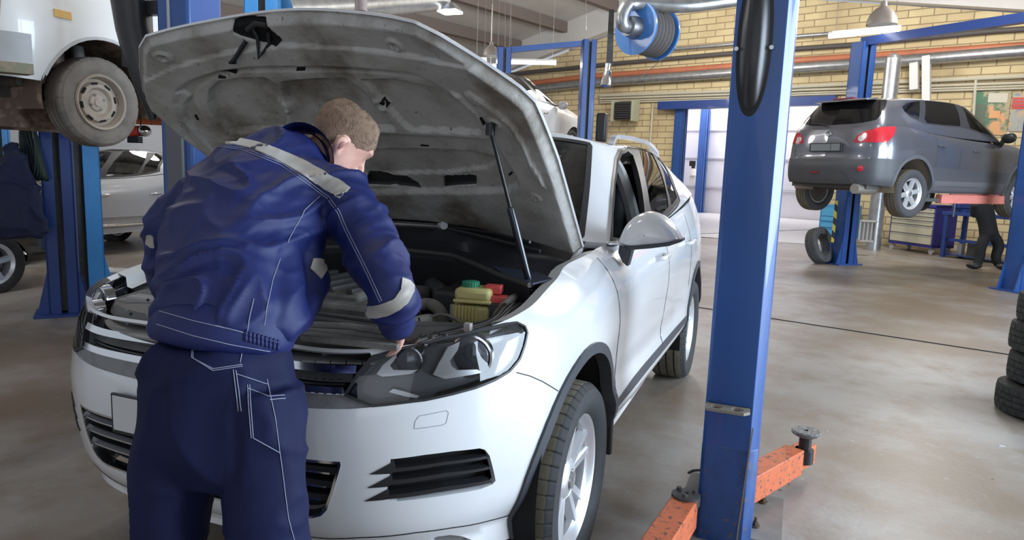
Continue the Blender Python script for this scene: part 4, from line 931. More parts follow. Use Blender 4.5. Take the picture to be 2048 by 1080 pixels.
# fan heater on the wall
t = thing('fan_heater', 'dark square fan heater in a pale frame on the brick wall', 'heater', None, wp(1250, 222, .5))
a = wp(1250, 222, .4); rz_ = math.atan2(wd[1], wd[0]); b = MB(); b.box(a, (.55, .3, .50), rz_); b.build('heater_body', M_black, t, bevel=.02)
b = MB()
for k in range(7): b.box(a+np.array([wn[0], wn[1], 0])*.17+[0, 0, -.2+.066*k], (.5, .03, .02), rz_)
b.build('louvre', M_dkgrey, t)
for s_ in (-1, 1): b = MB(); b.box(a+np.array([wd[0], wd[1], 0])*.34*s_, (.08, .34, .6), rz_); b.build('side_frame', mat('pale_green_frame', (.45, .46, .33), .5), t)
# upright spiral duct by the tool cart
dp_ = floor_at(1745, 500); t = thing('spiral_duct', 'upright silver spiral duct standing behind the lifted grey car', 'duct', None, dp_)
b = MB(); P = [dp_+[0, 0, z] for z in np.arange(.0, 4.15, .06)]; b.tube(P, [.155*(1+.03*(i % 2)) for i in range(len(P))], 20); b.build('duct_pipe', M_galv, t, 60)
b = MB(); b.lathe([(4.1, .155), (4.2, .12), (4.26, .01)], dp_, (0, 0, 1), 20); b.build('duct_cap', M_galv, t)

# ------------------------------------------------------------------ lamps
def tube_lamp(a, c, label, r=.04):
    t = thing('tube_lamp', label, 'lamp', None, (np.array(a)+np.array(c))/2); b = MB(); b.cyl(a, c, r, n=14); b.build('lit_tube', M_tube, t)
    u = np.array([0, 0, r*1.3]); b = MB(); b.bar(np.array(a)+u, np.array(c)+u, .09, .035); b.build('housing', M_whited, t)
    for p in (a, c): b = MB(); q = np.array(p)*.85+(np.array(a)+np.array(c))/2*.15; b.cyl(q+u, q+[0, 0, 1.6], .004, n=6); b.build('hanger_wire', M_steel, t)
    return t
tube_lamp(at(1660, 72, 11.4), at(1798, 58, 11.9), 'lit tube lamp hanging under the dome lamp at the right')
tube_lamp(at(1010, 124, 15), at(1112, 126, 15), 'lit tube lamp above the lifted white car'); tube_lamp(at(952, 121, 14.5), at(970, 121, 16), 'left of two short bright lamps just above the bonnet edge')
tube_lamp(at(980, 134, 14.5), at(996, 133, 16), 'right of two short bright lamps just above the bonnet edge')
def dome(c, r, label, lit=0):
    t = thing('dome_lamp', label, 'lamp', None, c); c = np.array(c); b = MB()
    b.lathe([(-.0, r), (r*.35, r*.97), (r*.75, r*.8), (r*1.1, r*.5), (r*1.25, r*.25), (r*1.6, r*.2), (r*1.65, .01)], c, (0, 0, 1), 32); b.build('shade', mat('dusty_lamp_shade', (.25, .22, .2), .5, .3), t)
    b = MB(); b.lathe([(.01, r*.93), (.0, r*.93), (-.02, r*.6), (-.03, .01)], c, (0, 0, 1), 32); b.build('lamp_glass', M_lampglow if lit else mat('dull_lamp_glass', (.62, .62, .58), .4), t)
    b = MB(); b.cyl(c+[0, 0, r*1.6], c+[0, 0, 1.0], .012, n=8); b.build('stem', M_steel, t)
dome(at(1763, 50, 12.6), .255, 'large unlit dome lamp hanging near the right post'); dome(at(982, 112, 14), .17, 'small dark dome lamp above the bonnet edge')
lp = at(900, 24, 12); t = thing('high_bay_lamp', 'square lit ceiling lamp above the open bonnet', 'lamp', None, lp)
b = MB(); b.box(lp, (.34, .30, .03)); b.build('lamp_glass', M_lampglow, t); b = MB(); b.hexa([lp+np.array(q) for q in ((-.19, -.17, .015), (.19, -.17, .015), (.19, .17, .015), (-.19, .17, .015), (-.08, -.08, .14), (.08, -.08, .14), (.08, .08, .14), (-.08, .08, .14))]); b.build('shade', M_galv, t)
b = MB(); b.cyl(lp+[0, 0, .14], lp+[0, 0, 1.5], .008, n=6); b.build('stem', M_steel, t)
b = MB(); P = [at(560, 18, 9), at(700, 10, 10.2), at(880, -6, 12)]; b.tube(P, .22, 18); single(b, 'roof_duct', M_galv, 'silver round duct under the ceiling left of the square lamp', 'duct')
b = MB(); b.cyl(at(722, -20, 8), at(722, 24, 8), .07, n=14); single(b, 'drop_pipe', mat('mauve_pipe', (.25, .2, .2), .5), 'short dull pipe dropping behind the top of the bonnet', 'pipe')
# hanging wires
for k, (x, y0, y1, d) in enumerate(((1010, -30, 95, 15), (1022, -30, 90, 15), (1080, -30, 95, 15), (1172, -30, 60, 14))):
    b = MB(); b.cyl(at(x, y0, d), at(x, y1, d), .006, n=6); single(b, 'hanging_wire', M_steel, 'thin vertical wire hanging from the ceiling above the lifted white car', 'wire', 'wires hanging from the ceiling')

# ------------------------------------------------------------------ exhaust hose reel
c = at(1292, 62, 8.2); t = thing('hose_reel', 'blue exhaust hose reel with ribbed grey hose under the ceiling', 'hose reel', None, c)
ax = _r*.74+_f*.66+np.array([0, 0, .05]); ax /= np.linalg.norm(ax); rd = .30
for k, s_ in enumerate((-.19, .24)):
    b = MB(); b.lathe([(s_-.012, .04), (s_-.012, rd), (s_+.012, rd), (s_+.012, .04)], c, ax, 40, True); b.build('reel_flange', mat('bright_blue_flange', (.06, .24, .66), .35, 0, .3), t)
b = MB(); pr = []
for k in range(6):
    s0 = -.16+.063*k; pr += [(s0, rd*.74), (s0+.012, rd*.87), (s0+.03, rd*.92), (s0+.05, rd*.87), (s0+.062, rd*.74)]
b.lathe(pr, c, ax, 40); b.build('wound_hose', mat('grey_hose', (.17, .155, .15), .7), t)
hb_ = c-ax*.2; b = MB(); P = spline([hb_-ax*.05, hb_-ax*.22+[0, 0, .0], hb_-ax*.20+[0, 0, .17], hb_+ax*.02+[0, -.05, .26], at(1372, 12, 8.0), at(1490, -2, 8.1), at(1700, -24, 8.3)], 10); b.tube(P, .075, 16); b.build('reel_duct', M_galv, t, 60)
b = MB(); b.lathe([(-.34, .06), (-.34, .11), (-.20, .13), (-.19, .05)], c, ax, 24); b.build('reel_hub', M_steel, t)
b = MB(); q = [at(1218, 20, 8.1), at(1228, 18, 8.1), at(1225, 130, 8.1), at(1212, 130, 8.1)]; b.prism(q, (0, .01, 0)); fixn(b.build('hose_strap', M_dkgrey, t))
b = MB(); a = at(1217, 128, 8.1); e_ = at(1211, 172, 8.1); b.tube([a, a*.7+e_*.3, a*.65+e_*.35, e_], [.035, .032, .045, .062], 16); b.build('nozzle', M_chrome, t)
b = MB(); b.bar(c+[0, 0, .0], c+[0, 0, 1.6], .05, .05); b.bar(c-ax*.25, c+ax*.25, .05, .05); b.build('reel_bracket', M_dkgrey, t)
b = MB(); b.tube([at(1340, 88, 8.4), at(1352, 96, 9.5), at(1265, 168, 12)], .006, 6); b.build('pull_cord', mat('cord_tan', (.4, .35, .28), .7), t)

# ------------------------------------------------------------------ lift posts
def post_u(t, base, w_, dpt, H, m, rz, flare=True, name='column'):
    """U-section column, open to the local +x side"""
    Rz = Matrix.Rotation(rz, 4, 'Z'); X = Matrix.Translation(Vector([float(v) for v in base])) @ Rz; h = w_/2; d = dpt/2
    b = MB(X); b.box((-d+.01, 0, H/2), (.02, w_, H)); b.box((0, -h+.01, H/2), (dpt, .02, H)); b.box((0, h-.01, H/2), (dpt, .02, H)); b.box((d-.01, -h+w_*.2, H/2), (.02, w_*.4, H)); b.box((d-.01, h-w_*.2, H/2), (.02, w_*.4, H)); o = b.build(name, m, t, bevel=.004)
    b = MB(X); b.box((0, 0, H/2), (dpt*.5, w_*.5, H*.98)); b.build('carriage_rail', M_dkgrey, t)
    b = MB(X); b.box((0, 0, .012), (dpt+.18, w_+.24, .024)); b.build('base_plate', m, t, bevel=.003)
    if flare:
        for s in (-1, 1): b = MB(X); b.prism([(-d, s*h, 0), (-d, s*(h+.10), 0), (-d, s*h, .42)], (.02, 0, 0)); b.prism([(d, s*h, 0), (d, s*(h+.10), 0), (d, s*h, .42)], (-.02, 0, 0)); b.build('gusset', m, t)
    return o
# near right post
yF = .48; xl = onp(1443, 350, 1, yF)[0]; xr = onp(1553, 350, 1, yF)[0]
t_near = thing('lift_post', 'tall bright blue lift post in the foreground right of the white SUV', 'lift post', 'lift posts', ((xl+xr)/2, yF+.12, 0))
def chamf(z0, z1, m, name):
    pl = [(xl+.005, yF+.012), (xl+.02, yF), (xr-.012, yF), (xr+.022, yF+.045), (xr+.022, yF+.22), (xl+.005, yF+.22)]
    b = MB(); b.prism([(x, y, z0) for x, y in pl], (0, 0, z1-z0)); return fixn(b.build(name, m, t_near, bevel=.003))
chamf(0, 4.2, mat('blue_column', (.022, .092, .33), .36, 0, .3, noise=[(3, (.02, .08, .28), .4, .7)], bump=.02, bscale=120), 'column')
chm = MB(); pl = [(xl+.004, yF+.011), (xl+.02, yF-.001), (xr-.012, yF-.001), (xr+.023, yF+.044), (xr+.023, yF+.221), (xl+.004, yF+.221)]
chm.prism([(x, y, 0) for x, y in pl], (0, 0, .42)); fixn(chm.build('scuffed_foot', M_bluelow, t_near, bevel=.003))
xc_ = onp(1507, 110, 1, yF)[0]; zb_ = onp(1507, 233, 1, yF)[2]; hw = (onp(1543, 110, 1, yF)[0]-onp(1472, 110, 1, yF)[0])/2; L_ = .56
def pad(k, dep, m, name, y0=0., par=None):
    V = []; F = []; nr = 14; na = 72
    for i in range(nr+1):
        r = 1-i/nr; dd = dep*(1-r**2.6)
        for j in range(na):
            a = 2*pi*j/na; V.append((xc_+hw*k*r*np.sign(math.cos(a))*abs(math.cos(a))**.9, yF-y0-dd, zb_+L_/2*1+(L_/2-.0)*r*(1-(1-k)*.5)*np.sign(math.sin(a))*abs(math.sin(a))**.95))
    for i in range(nr):
        for j in range(na): j2 = (j+1) % na; F.append((i*na+j, i*na+j2, (i+1)*na+j2, (i+1)*na+j))
    b = MB().raw(V, F); return fixn(b.build(name, m, par or t_near, 60))
pd = pad(1, .012, mat('matt_rubber', (.008, .008, .009), .6), 'column_pad', .001); pad(.80, .05, mat('pad_rubber', (.022, .022, .023), .35), 'pad_cushion', .008, pd)
for a in ((1473, 98), (1543, 95)): b = MB(); p = onp(*a, 1, yF-.012); b.cyl(p, p-[0, .008, 0], .008, n=14); b.build('screw', M_alu, pd)
# adapter holder with two holes
za = onp(1452, 812, 1, yF-.02)[2]; b = MB(); pts = [(xl+.015, yF)]; 
ol = [(xl+.012, yF+.0), (xl+.010, yF-.05), (xl+.022, yF-.078), (xr-.040, yF-.078), (xr-.018, yF-.05), (xr-.02, yF)]
hole = lambda cx: [(cx+.024*math.cos(t), yF-.042+.024*math.sin(t)) for t in np.linspace(0, 2*pi, 20, endpoint=False)]
cxs = (xl+.055, xr-.068); dd_ = (xl, xr, yF-.085, yF+.001); uv, tr = cdt_panels(dd_, 40, 12, [('p', ol), ('h', hole(cxs[0])), ('h', hole(cxs[1]))], (1, 1))
patch('adapter_holder', lambda u, v: np.stack([np.asarray(u, float), np.asarray(v, float), np.asarray(u, float)*0+za], -1), uv, tr['p'], mat('grey_brown_steel', (.28, .25, .20), .55, .2), t_near, 0, .012)
b = MB(); b.box(((xl+xr)/2, yF-.002, za-.010), (.17, .006, .02)); b.build('holder_flange', M_black, t_near)
b = MB(); b.box((xr+.045, .78, .006), (.20, .46, .012)); b.build('base_plate', mat('dusty_base_plate', (.27, .25, .22), .7, noise=(8, (.2, .19, .17), .4, .7)), t_near)
for a in ((1510, 1058), (1526, 1010)):
    p = floor_at(*a); b = MB(); b.cyl(p, p+[0, 0, .02], .020, n=14); b.cyl(p+[0, 0, .02], p+[0, 0, .034], .013, n=6); b.cyl(p+[0, 0, .034], p+[0, 0, .055], .007, n=10); b.build('anchor_bolt', mat('rusty_bolt', (.15, .11, .07), .6, .4), t_near)
b = MB(); b.bar((xr-.03, yF-.003, .0), (xr-.005, yF-.003, .52), .006, .006); b.build('edge_rod', M_steel, t_near)
# right arm reaching away
pe = onp(1612, 905, 2, .12); ps = onp(1488, 975, 2, .12); e_ = np.array(pe); s0 = np.array(ps); dr = (e_-s0)/np.linalg.norm(e_-s0); sdv = np.array([-dr[1], dr[0], 0])
arm = MB(); arm.bar(s0-dr*.12, s0+dr*(np.linalg.norm(e_-s0)*.78), .10, .13); ao = arm.build('lift_arm', M_orange, t_near, bevel=.004)
b = MB(); b.bar(s0+dr*.3, e_+dr*.02, .085, .10); b.build('arm_extension', M_orange, ao, bevel=.004)
pt = onp(1613, 860, 2, .27); ee = np.array([pt[0], pt[1], 0]); b = MB(); b.lathe([(.10, .035), (.10, .045), (.17, .045), (.17, .03), (.24, .03)], ee, (0, 0, 1), 24); b.build('pad_stem', M_black, ao)
b = MB(); b.lathe([(.238, .01), (.238, .045), (.25, .068), (.262, .070), (.268, .064), (.268, .01)], ee, (0, 0, 1), 32); b.build('lift_pad', mat('worn_pad', (.12, .115, .11), .6, noise=(60, (.3, .29, .27), .5, .6)), ao)
b = MB(); b.bar(e_-dr*.05-[0, 0, .0], np.array([ee[0], ee[1], .11]), .06, .03); b.build('pad_bracket', M_orange, ao)
# left arm reaching toward the camera
p0 = onp(1372, 992, 2, .20); p1 = onp(1318, 1072, 2, .20); d2 = (p1-p0)/np.linalg.norm(p1-p0)
b = MB(); b.bar(p0+[0, 0, -.065], p1+d2*.35+[0, 0, -.065], .105, .13); a2 = b.build('lift_arm', M_orange, t_near, bevel=.005)
b = MB(); b.bar(p1-d2*.02+[0, 0, -.068], p1+d2*.5+[0, 0, -.068], .088, .11); b.build('arm_extension', M_orange, a2, bevel=.004)
b = MB(); b.lathe([(-.03, .06), (.008, .06), (.012, .052), (.012, .01)], p0+[.0, 0, .0], (0, 0, 1), 12)
for k in range(3): b.cyl(p0+[.038*math.cos(2.1*k+.5), .038*math.sin(2.1*k+.5), .01], p0+[.038*math.cos(2.1*k+.5), .038*math.sin(2.1*k+.5), .026], .010, n=8)
b.build('locking_gear', M_dkgrey, a2); b = MB(); b.box((xl-.01, yF+.12, .12), (.09, .22, .14)); b.build('carriage', M_black, t_near)
b = MB(); b.tube([onp(1376, 946, 1, .6), onp(1386, 941, 1, .6), onp(1400, 940, 1, .6)], .006, 8); b.build('release_rod', M_black, t_near)

# left post of the same lift
lx = -2.02; t = thing('lift_post', 'blue lift post behind the left edge of the open bonnet', 'lift post', 'lift posts', (lx, .8, 0))
pL = onp(322, 300, 1, .72); pR = onp(384, 300, 1, .72); xm = (pL[0]+pR[0])/2; w_ = pR[0]-pL[0]
b = MB(); b.box((xm, .72+.13, 2.1), (w_, .26, 4.2)); b.build('column', M_blue, t, bevel=.02)
b = MB(); b.box((xm-.0, .715, 1.2), (w_*.55, .03, 1.1)); b.build('carriage_cover', mat('grey_cover', (.12, .13, .145), .45), t, bevel=.01)
b = MB(); b.bar((xm-.02, .715, 1.9), (xm-.02, .715, 3.3), .012, .012); b.build('cable', mat('pale_cable', (.5, .5, .5), .5), t)
V = []; F = []
prof = [(222, -40, 75), (226, 0, 72), (236, 60, 66), (250, 110, 62), (266, 155, 50), (283, 200, 34), (300, 240, 14)]
b = MB(); P = [onp(x+w2*.5, y, 1, .78) for x, y, w2 in prof]; b.tube(P, [w2/2/FPX*4.35 for x, y, w2 in prof], 20); b.build('column_pad', mat('pad_rubber', (.022, .022, .023), .35), t, 60)
b = MB()
for y_ in (20, 120): q_ = onp(250 if y_ > 60 else 236, y_, 1, .80); b.bar(q_, np.array([xm, .84, q_[2]]), .05, .08)
b.build('pad_bracket', M_black, t)
b = MB(); b.box((xm, .9, .012), (w_+.2, .5, .024)); b.build('base_plate', M_blue, t)
# posts of the neighbouring lift
t = thing('lift_post', 'dark blue lift post with flared foot at the left', 'lift post', 'lift posts', (-4.78, 2.0, 0)); t_dark = t; fm = (floor_at(78, 632)+floor_at(158, 628))/2
post_u(t, fm+[-.02, .08, 0], .25, .22, 3.9, M_navyp, R(-38))
t = thing('lift_post', 'light blue lift post standing just right of the dark blue one', 'lift post', 'lift posts', (-5.5, 2.8, 0)); fm2 = (floor_at(150, 590)+floor_at(180, 589))/2
post_u(t, fm2+[-.06, .06, 0], .40, .24, 3.9, M_lblue, R(-30))
a = at(526, 10, 8.8); t = thing('lift_post', 'light blue lift post seen above the bonnet, right one of two', 'lift post', 'lift posts', (a[0], a[1], 0)); post_u(t, (a[0], a[1], 0), .42, .30, 4.8, M_lblue, R(-55), False)
a = at(406, 10, 8.6); t = thing('lift_post', 'light blue slotted lift post seen above the bonnet, left one of two', 'lift post', 'lift posts', (a[0], a[1], 0)); post_u(t, (a[0], a[1], 0), .25, .22, 4.2, M_lblue, R(-60), False)
a = floor_at(12, 470); t = thing('lift_post', 'light blue lift post at the far left edge', 'lift post', 'lift posts', a); post_u(t, at(6, 330, 13)*[1, 1, 0], .26, .24, 3.9, M_lblue, R(-40), False)
# bay behind: posts with a top beam
pa = onp(1170, 255, 0, -2.3); pb = at(1007, 140, 13); H2 = onp(1172, 76, 0, -2.3)[2]
for q, lab in ((pa, 'blue lift post in front of the lifted white car'), (pb, 'blue lift post partly hidden behind the tube lamp')):
    t = thing('lift_post', lab, 'lift post', 'lift posts', (q[0], q[1], 0)); t_far = t if q is pa else t_far; post_u(t, (q[0], q[1], 0), .26, .22, H2 if q is pa else at(1007, 97, 13)[2], M_blue, R(-60), False)
b = MB(); b.bar((pa[0], pa[1], H2-.05), (pb[0], pb[1], at(1007, 102, 13)[2]), .10, .10); single(b, 'cross_beam', M_blue, 'thin blue beam joining two lift posts over the lifted white car', 'beam')
b = MB(); q = np.array([pa[0], pa[1], 0])+[.32, .05, 2.35]; b.box(q, (.2, .2, .55)); single(b, 'motor_box', M_black, 'black motor box on the blue post by the lifted white car', 'box', bevel=.04)
# posts in the far bay
for q, lab, hh, w_ in ((wpt(s_op0-.12, 0, .05), 'blue post at the left edge of the bright doorway', z_op, .26), (floor_at(1397, 425), 'blue lift post standing inside the bright doorway', None, .34)):
    if hh is None: hh = onp(1408, 215, 1, q[1])[2]
    t = thing('lift_post', lab, 'lift post', 'lift posts', q); post_u(t, q, w_, .28, hh, M_blue, R(-20), False)
# posts of the grey car's lift
q = (floor_at(1655, 528)+floor_at(1705, 528))/2; HQ = onp(1735, 84, 1, q[1])[2]
t = thing('lift_post', 'blue lift post with striped edge carrying the grey car, standing behind it', 'lift post', 'lift posts', q); post_u(t, q+[.02, .05, 0], .30, .28, HQ, M_blue, R(-50))
M_hz = bpy.data.materials.new('hazard_stripes'); M_hz.use_nodes = True; nt = M_hz.node_tree; wv = nt.nodes.new('ShaderNodeTexWave'); wv.inputs['Scale'].default_value = 2.6; tc = nt.nodes.new('ShaderNodeTexCoord'); wv.bands_direction = 'DIAGONAL'
cr_ = nt.nodes.new('ShaderNodeValToRGB'); cr_.color_ramp.interpolation = 'CONSTANT'; cr_.color_ramp.elements[0].color = (.02, .02, .02, 1); cr_.color_ramp.elements[1].position = .5; cr_.color_ramp.elements[1].color = (.62, .52, .06, 1)
nt.links.new(tc.outputs['Object'], wv.inputs[0]); nt.links.new(wv.outputs[0], cr_.inputs[0]); nt.links.new(cr_.outputs[0], nt.nodes['Principled BSDF'].inputs['Base Color'])
b = MB(); a = q+[-.17, -.12, 0]; b.bar(a+[0, 0, .4], a+[0, 0, 1.15], .05, .05); b.build('striped_edge', M_hz, t)
q2 = (floor_at(2010, 583)+floor_at(2050, 583))/2+[.05, .1, 0]; t = thing('lift_post', 'blue lift post with striped foot at the right edge', 'lift post', 'lift posts', q2); t_grey = t; post_u(t, q2, .30, .28, HQ, M_blue, R(130), True)
b = MB(); b.prism([q2+np.array(v) for v in ((.10, -.20, 0), (.48, -.20, 0), (.48, -.20, 1.0), (.30, -.20, .95))], (0, .03, 0)); fixn(b.build('striped_guard', M_hz, t))
b = MB(); b.bar(np.array([q[0], q[1], HQ]), np.array([q2[0], q2[1], HQ]), .14, .14); single(b, 'cross_beam', M_navyp, 'dark blue beam high over the lifted grey car', 'beam')
# ================================================================== other cars
def scaled_car(name, label, M, sx, sy, sz, paint, glassm, bonnet=True, wheels=True, trim=M_black, wst=5, lower=None, rad=.33, cabin=True):
    t = empty(name, (0, 0, 0), 0, label, 'car'); sc = np.array([sx, sy, sz])
    f1 = lambda u, v: (fb(u, v)-[0, 0, .08])*sc; f2 = lambda u, v: (fg(u, v)-[0, 0, .08])*sc
    rg = []
    for cy, cz, ro, ri in AR:
        for s in (1, -1): rg.append(('arch', circ(cy, cz-.03, ri-.02, s)))
    uv, tr = cdt_panels(BD, 110, 14, [('hl', hl), ('hl', mir(hl)), ('grille', grille), ('low', low)]+rg, (4.6, .62))
    patch('body_shell', f1, uv, tr['body'], paint, t, 0, .02); patch('grille', f1, uv, tr['grille'], M_void, t, -.02, .01); patch('lower_grille', f1, uv, tr['low'], M_void, t, -.02, .01)
    patches('headlight', f1, uv, tr['hl'], mat('far_headlight', (.5, .52, .55), .15, .3, 1), t, -.005, .01)
    r2 = [('ws', WSR)]
    for s in (1, -1):
        t_ = (lambda P: P if s > 0 else mir(P)); r2 += [('trim', t_(side)), ('fw', t_(fwin)), ('rw', t_(rwin)), ('rw', t_(qwin))]
    r2 += [('tail', [(-.93, .08), (-1, .08), (-1, .9), (-.93, .85)]), ('tail', [(.93, .08), (1, .08), (1, .9), (.93, .85)])]
    uv, tr = cdt_panels(GD, 100, 30, r2, (5., .8)); patch('roof_and_pillars', f2, uv, tr['body'], paint, t, 0, .03); patches('window_frame', f2, uv, tr['trim'], trim, t, 0, .02)
    patch('windscreen', f2, uv, tr['ws'], M_glass, t, -.003, 0)
    for k in ('fw', 'rw', 'tail'): patches('side_window' if k != 'tail' else 'rear_window', f2, uv, tr[k], glassm, t, -.003, 0)
    if bonnet:
        V = []; F = []; us = np.linspace(-.5, .5, 31)
        for u in us:
            a = f1(u, 1.0); g = f2(np.clip(u, -.205, .205)*.98, 0.); 
            for k in np.linspace(0, 1, 7): p = a+(g-a)*k; V.append(p+np.array([0, 0, .05*math.sin(pi*k)*(1-abs(u))]))
        for i in range(30):
            for k in range(6): F.append((i*7+k, i*7+k+1, (i+1)*7+k+1, (i+1)*7+k))
        mesh_obj('bonnet', V, F, paint, t)
    for s in (1, -1):
        for y in (0, 2.893):
            X = Matrix.Translation((.83*sx*s, y*sy, rad-.02)) @ (Matrix.Identity(4) if s > 0 else Matrix.Rotation(pi, 4, 'Z'))
            if wheels: alloy('wheel', t, X, rad, .22, rad*.66, wst)
    b = MB(); b.box((0, 1.45*sy, .36*sz), (1.5*sx, 4*sy, .05)); b.box((0, 1.45*sy, .62*sz), (1.45*sx, 2.2*sy, .5*sz)); b.build('underbody', M_void, t)
    if cabin:
        for q in ((.37, 1.75), (-.37, 1.75), (.4, 2.6), (-.4, 2.6)):
            b = MB(); b.box((q[0]*sx, q[1]*sy+.12, 1.05*sz), (.46*sx, .14, .6*sz), rot=Matrix.Rotation(R(-12), 3, 'X')); b.box((q[0]*sx, q[1]*sy+.2, 1.43*sz), (.26, .1, .16)); b.build('car_seat', mat('black_seat', (.02,)*3), t, bevel=.03)
    for s in (1, -1):
        b = MB(); b.ball((1.02*sx*s, .66*sy, 1.13*sz), .11, (1, .6, .75)); b.build('door_mirror', paint, t)
        for hy in (1.33, 2.28):
            p = f1(*byz(hy, 1.0, s)); b = MB(); b.bar(p+np.array([.02*s, -.09, .0]), p+np.array([.02*s, .09, 0]), .03, .03); b.build('door_handle', M_chrome, t, bevel=.006)
    if lower is not None:
        for s in (1, -1):
            for z0, z1, m in lower:
                P = [tuple(byz(y, z, s)) for y, z in [(a_, z0) for a_ in np.linspace(.5, 2.4, 20)]+[(a_, z1) for a_ in np.linspace(2.4, .5, 20)]]; P = P if s > 0 else P[::-1]
                uv, tr = cdt_panels((min(p[0] for p in P)-.002, max(p[0] for p in P)+.002, min(p[1] for p in P)-.01, max(p[1] for p in P)+.01), 30, 6, [('r', P)], (4.6, .62)); patch('door_moulding', f1, uv, tr['r'], m, t, .006, .01)
    t.matrix_basis = M; t.location = M.to_translation(); return t
# silver car beyond the neighbouring lift
scaled_car('car', 'silver car parked on the floor behind the light blue post', Matrix.Translation((-8.85, 3.7, 0)), .93, .95, 1.0, M_silver, M_glass, lower=[(.50, .66, M_dust), (.53, .56, M_chrome)])
# dark car at the left edge
scaled_car('car', 'black car with a silver alloy wheel at the left edge', Matrix.Translation((-6.25-.80, 2.35-2.893, 0)), .83, 1, .88, mat('black_paint', (.012, .012, .014), .25, 0, 1), M_tint, wst=5, rad=.34)
# white car on the far lift, facing away
scaled_car('car', 'white car raised on the far lift beyond the bonnet', Matrix.Translation((-3.72, 11.9, 1.72)) @ Matrix.Rotation(pi-R(10), 4, 'Z'), .95, .95, .95, mat('far_white_paint', (.62, .61, .6), .35, 0, .6), M_tint, wst=5)

# ------------------------------------------------------------------ grey crossover on the right-hand lift
QP = [(0, 0, -.86), (.08, .4, -.82), (.16, .68, -.66), (.22, .80, -.45), (.3, .86, -.1), (.42, .88, .5), (.6, .888, 1.5), (.75, .888, 2.4), (.83, .875, 2.8), (.88, .835, 3.1), (.92, .72, 3.33), (.96, .42, 3.43), (1, 0, 3.455)]
QT = [(0, .80), (.2, .88), (.35, 1.0), (.45, 1.03), (.6, 1.06), (.75, 1.12), (.85, 1.18), (.9, 1.19), (.95, 1.15), (1, 1.13)]
QB = [(0, .26), (.5, .28), (.8, .30), (.9, .36), (1, .36)]
QI = [(0, [(.26, .08), (.4, .0), (.7, .03), (.85, .1), (1.3, .3)]), (.3, [(.26, .06), (.4, .0), (.8, .0), (.95, .04), (1.05, .12), (1.3, .3)]),
      (.6, [(.26, .05), (.36, .0), (.5, .01), (.8, .0), (1.0, .02), (1.1, .075), (1.3, .15)]), (.8, [(.26, .05), (.36, .0), (.6, .0), (.95, .0), (1.1, .04), (1.2, .10), (1.3, .15)]),
      (.9, [(.26, .10), (.4, .02), (.55, .0), (.72, .01), (.95, .03), (1.1, .07), (1.2, .12)]), (1, [(.26, .12), (.4, .02), (.5, .0), (.66, .0), (.74, .035), (.9, .05), (1.1, .08), (1.2, .10)])]
fq, qyz = make_body(QP, QT, QB, QI)
QGB = [(0, 0, .05, .99), (.2, .68, .32, 1.03), (.23, .79, .50, 1.05), (.35, .81, 1.0, 1.07), (.5, .805, 1.8, 1.09), (.65, .79, 2.5, 1.14), (.78, .755, 2.95, 1.185), (.86, .69, 3.2, 1.18), (.92, .5, 3.31, 1.15), (1, 0, 3.36, 1.13)]
QGT = [(0, 0, .88, 1.60), (.2, .50, 1.03, 1.575), (.23, .55, 1.13, 1.57), (.35, .585, 1.45, 1.60), (.5, .59, 2.0, 1.605), (.65, .575, 2.5, 1.59), (.78, .55, 2.8, 1.565), (.86, .52, 2.99, 1.55), (.92, .41, 3.07, 1.55), (1, 0, 3.10, 1.55)]
fqg = greenhouse(QGB, QGT, .04, .02)
QA = R(48.72); QM = Matrix.Translation((2.4356+2.63*math.cos(QA), 9.461+2.63*math.sin(QA), 1.108)) @ Matrix.Rotation(QA+pi/2, 4, 'Z'); QMn = np.array(QM)
qz = lambda p, o=(1560, 180): px2uv(fq, zm(p, o[0], o[1], 4.154), BD, QMn); qg = lambda p, o=(1560, 180): px2uv(fqg, zm(p, o[0], o[1], 4.154), GD, QMn)
t = empty('car', (0, 0, 0), 0, 'grey crossover raised on the blue lift at the right', 'car')
def qcirc(cy, cz, r, s): return [tuple(qyz(cy+r*math.cos(a), cz+r*math.sin(a), s)) for a in np.linspace(0, 2*pi, 40, endpoint=False)]
tl = qz([(608, 435), (640, 385), (700, 345), (800, 318), (960, 306), (945, 375), (885, 442)])
bump_ = qz([(735, 640), (728, 600), (690, 572)]); bz = bump_[-1][1]
bumper = [(bump_[0][0], 0), (bump_[0][0], bump_[0][1]), (bump_[1][0], bump_[1][1]), (bump_[2][0], bz), (1, bz), (1, 0)]
rg = [('bumper', bumper), ('bumper', [(-a, b_) for a, b_ in bumper][::-1]), ('tl', tl), ('tl', mir(tl))]
for cy in (0, 2.63):
    for s in (1, -1): rg.append(('flare', qcirc(cy, .37, .425, s)))
for cy in (0, 2.63):
    for s in (1, -1): rg.append(('arch', qcirc(cy, .37, .375, s)))
uv, tr = cdt_panels(BD, 200, 26, rg, (4.2, .6))
patch('body_shell', fq, uv, tr['body'], M_greyp, t, 0, .02); patches('rear_bumper', fq, uv, tr['bumper'], mat('grey_bumper_plastic', (.075, .078, .088), .5), t, .006, .03)
patches('wheel_arch_trim', fq, uv, tr['flare'], mat('arch_plastic', (.10, .105, .12), .5), t, .01, .04); patches('tail_light', fq, uv, tr['tl'], M_red, t, .006, .02)
q = qz([(675, 402)])[0]; c = fq(*q); n = surf_n(fq, *map(np.array, q))
for s in (1, -1): b = MB(); cc = c*[s, 1, 1]; nn = n*[s, 1, 1]; b.lathe([(.0, .045), (.012, .04), (.014, .005)], cc+nn*.004, nn, 24); b.build('reversing_lamp', mat('clear_lamp', (.62, .58, .56), .2), t)
g_tail = qg([(215, 290), (340, 128), (450, 98), (640, 92), (885, 106), (845, 195), (800, 248), (640, 278), (420, 290)]); 
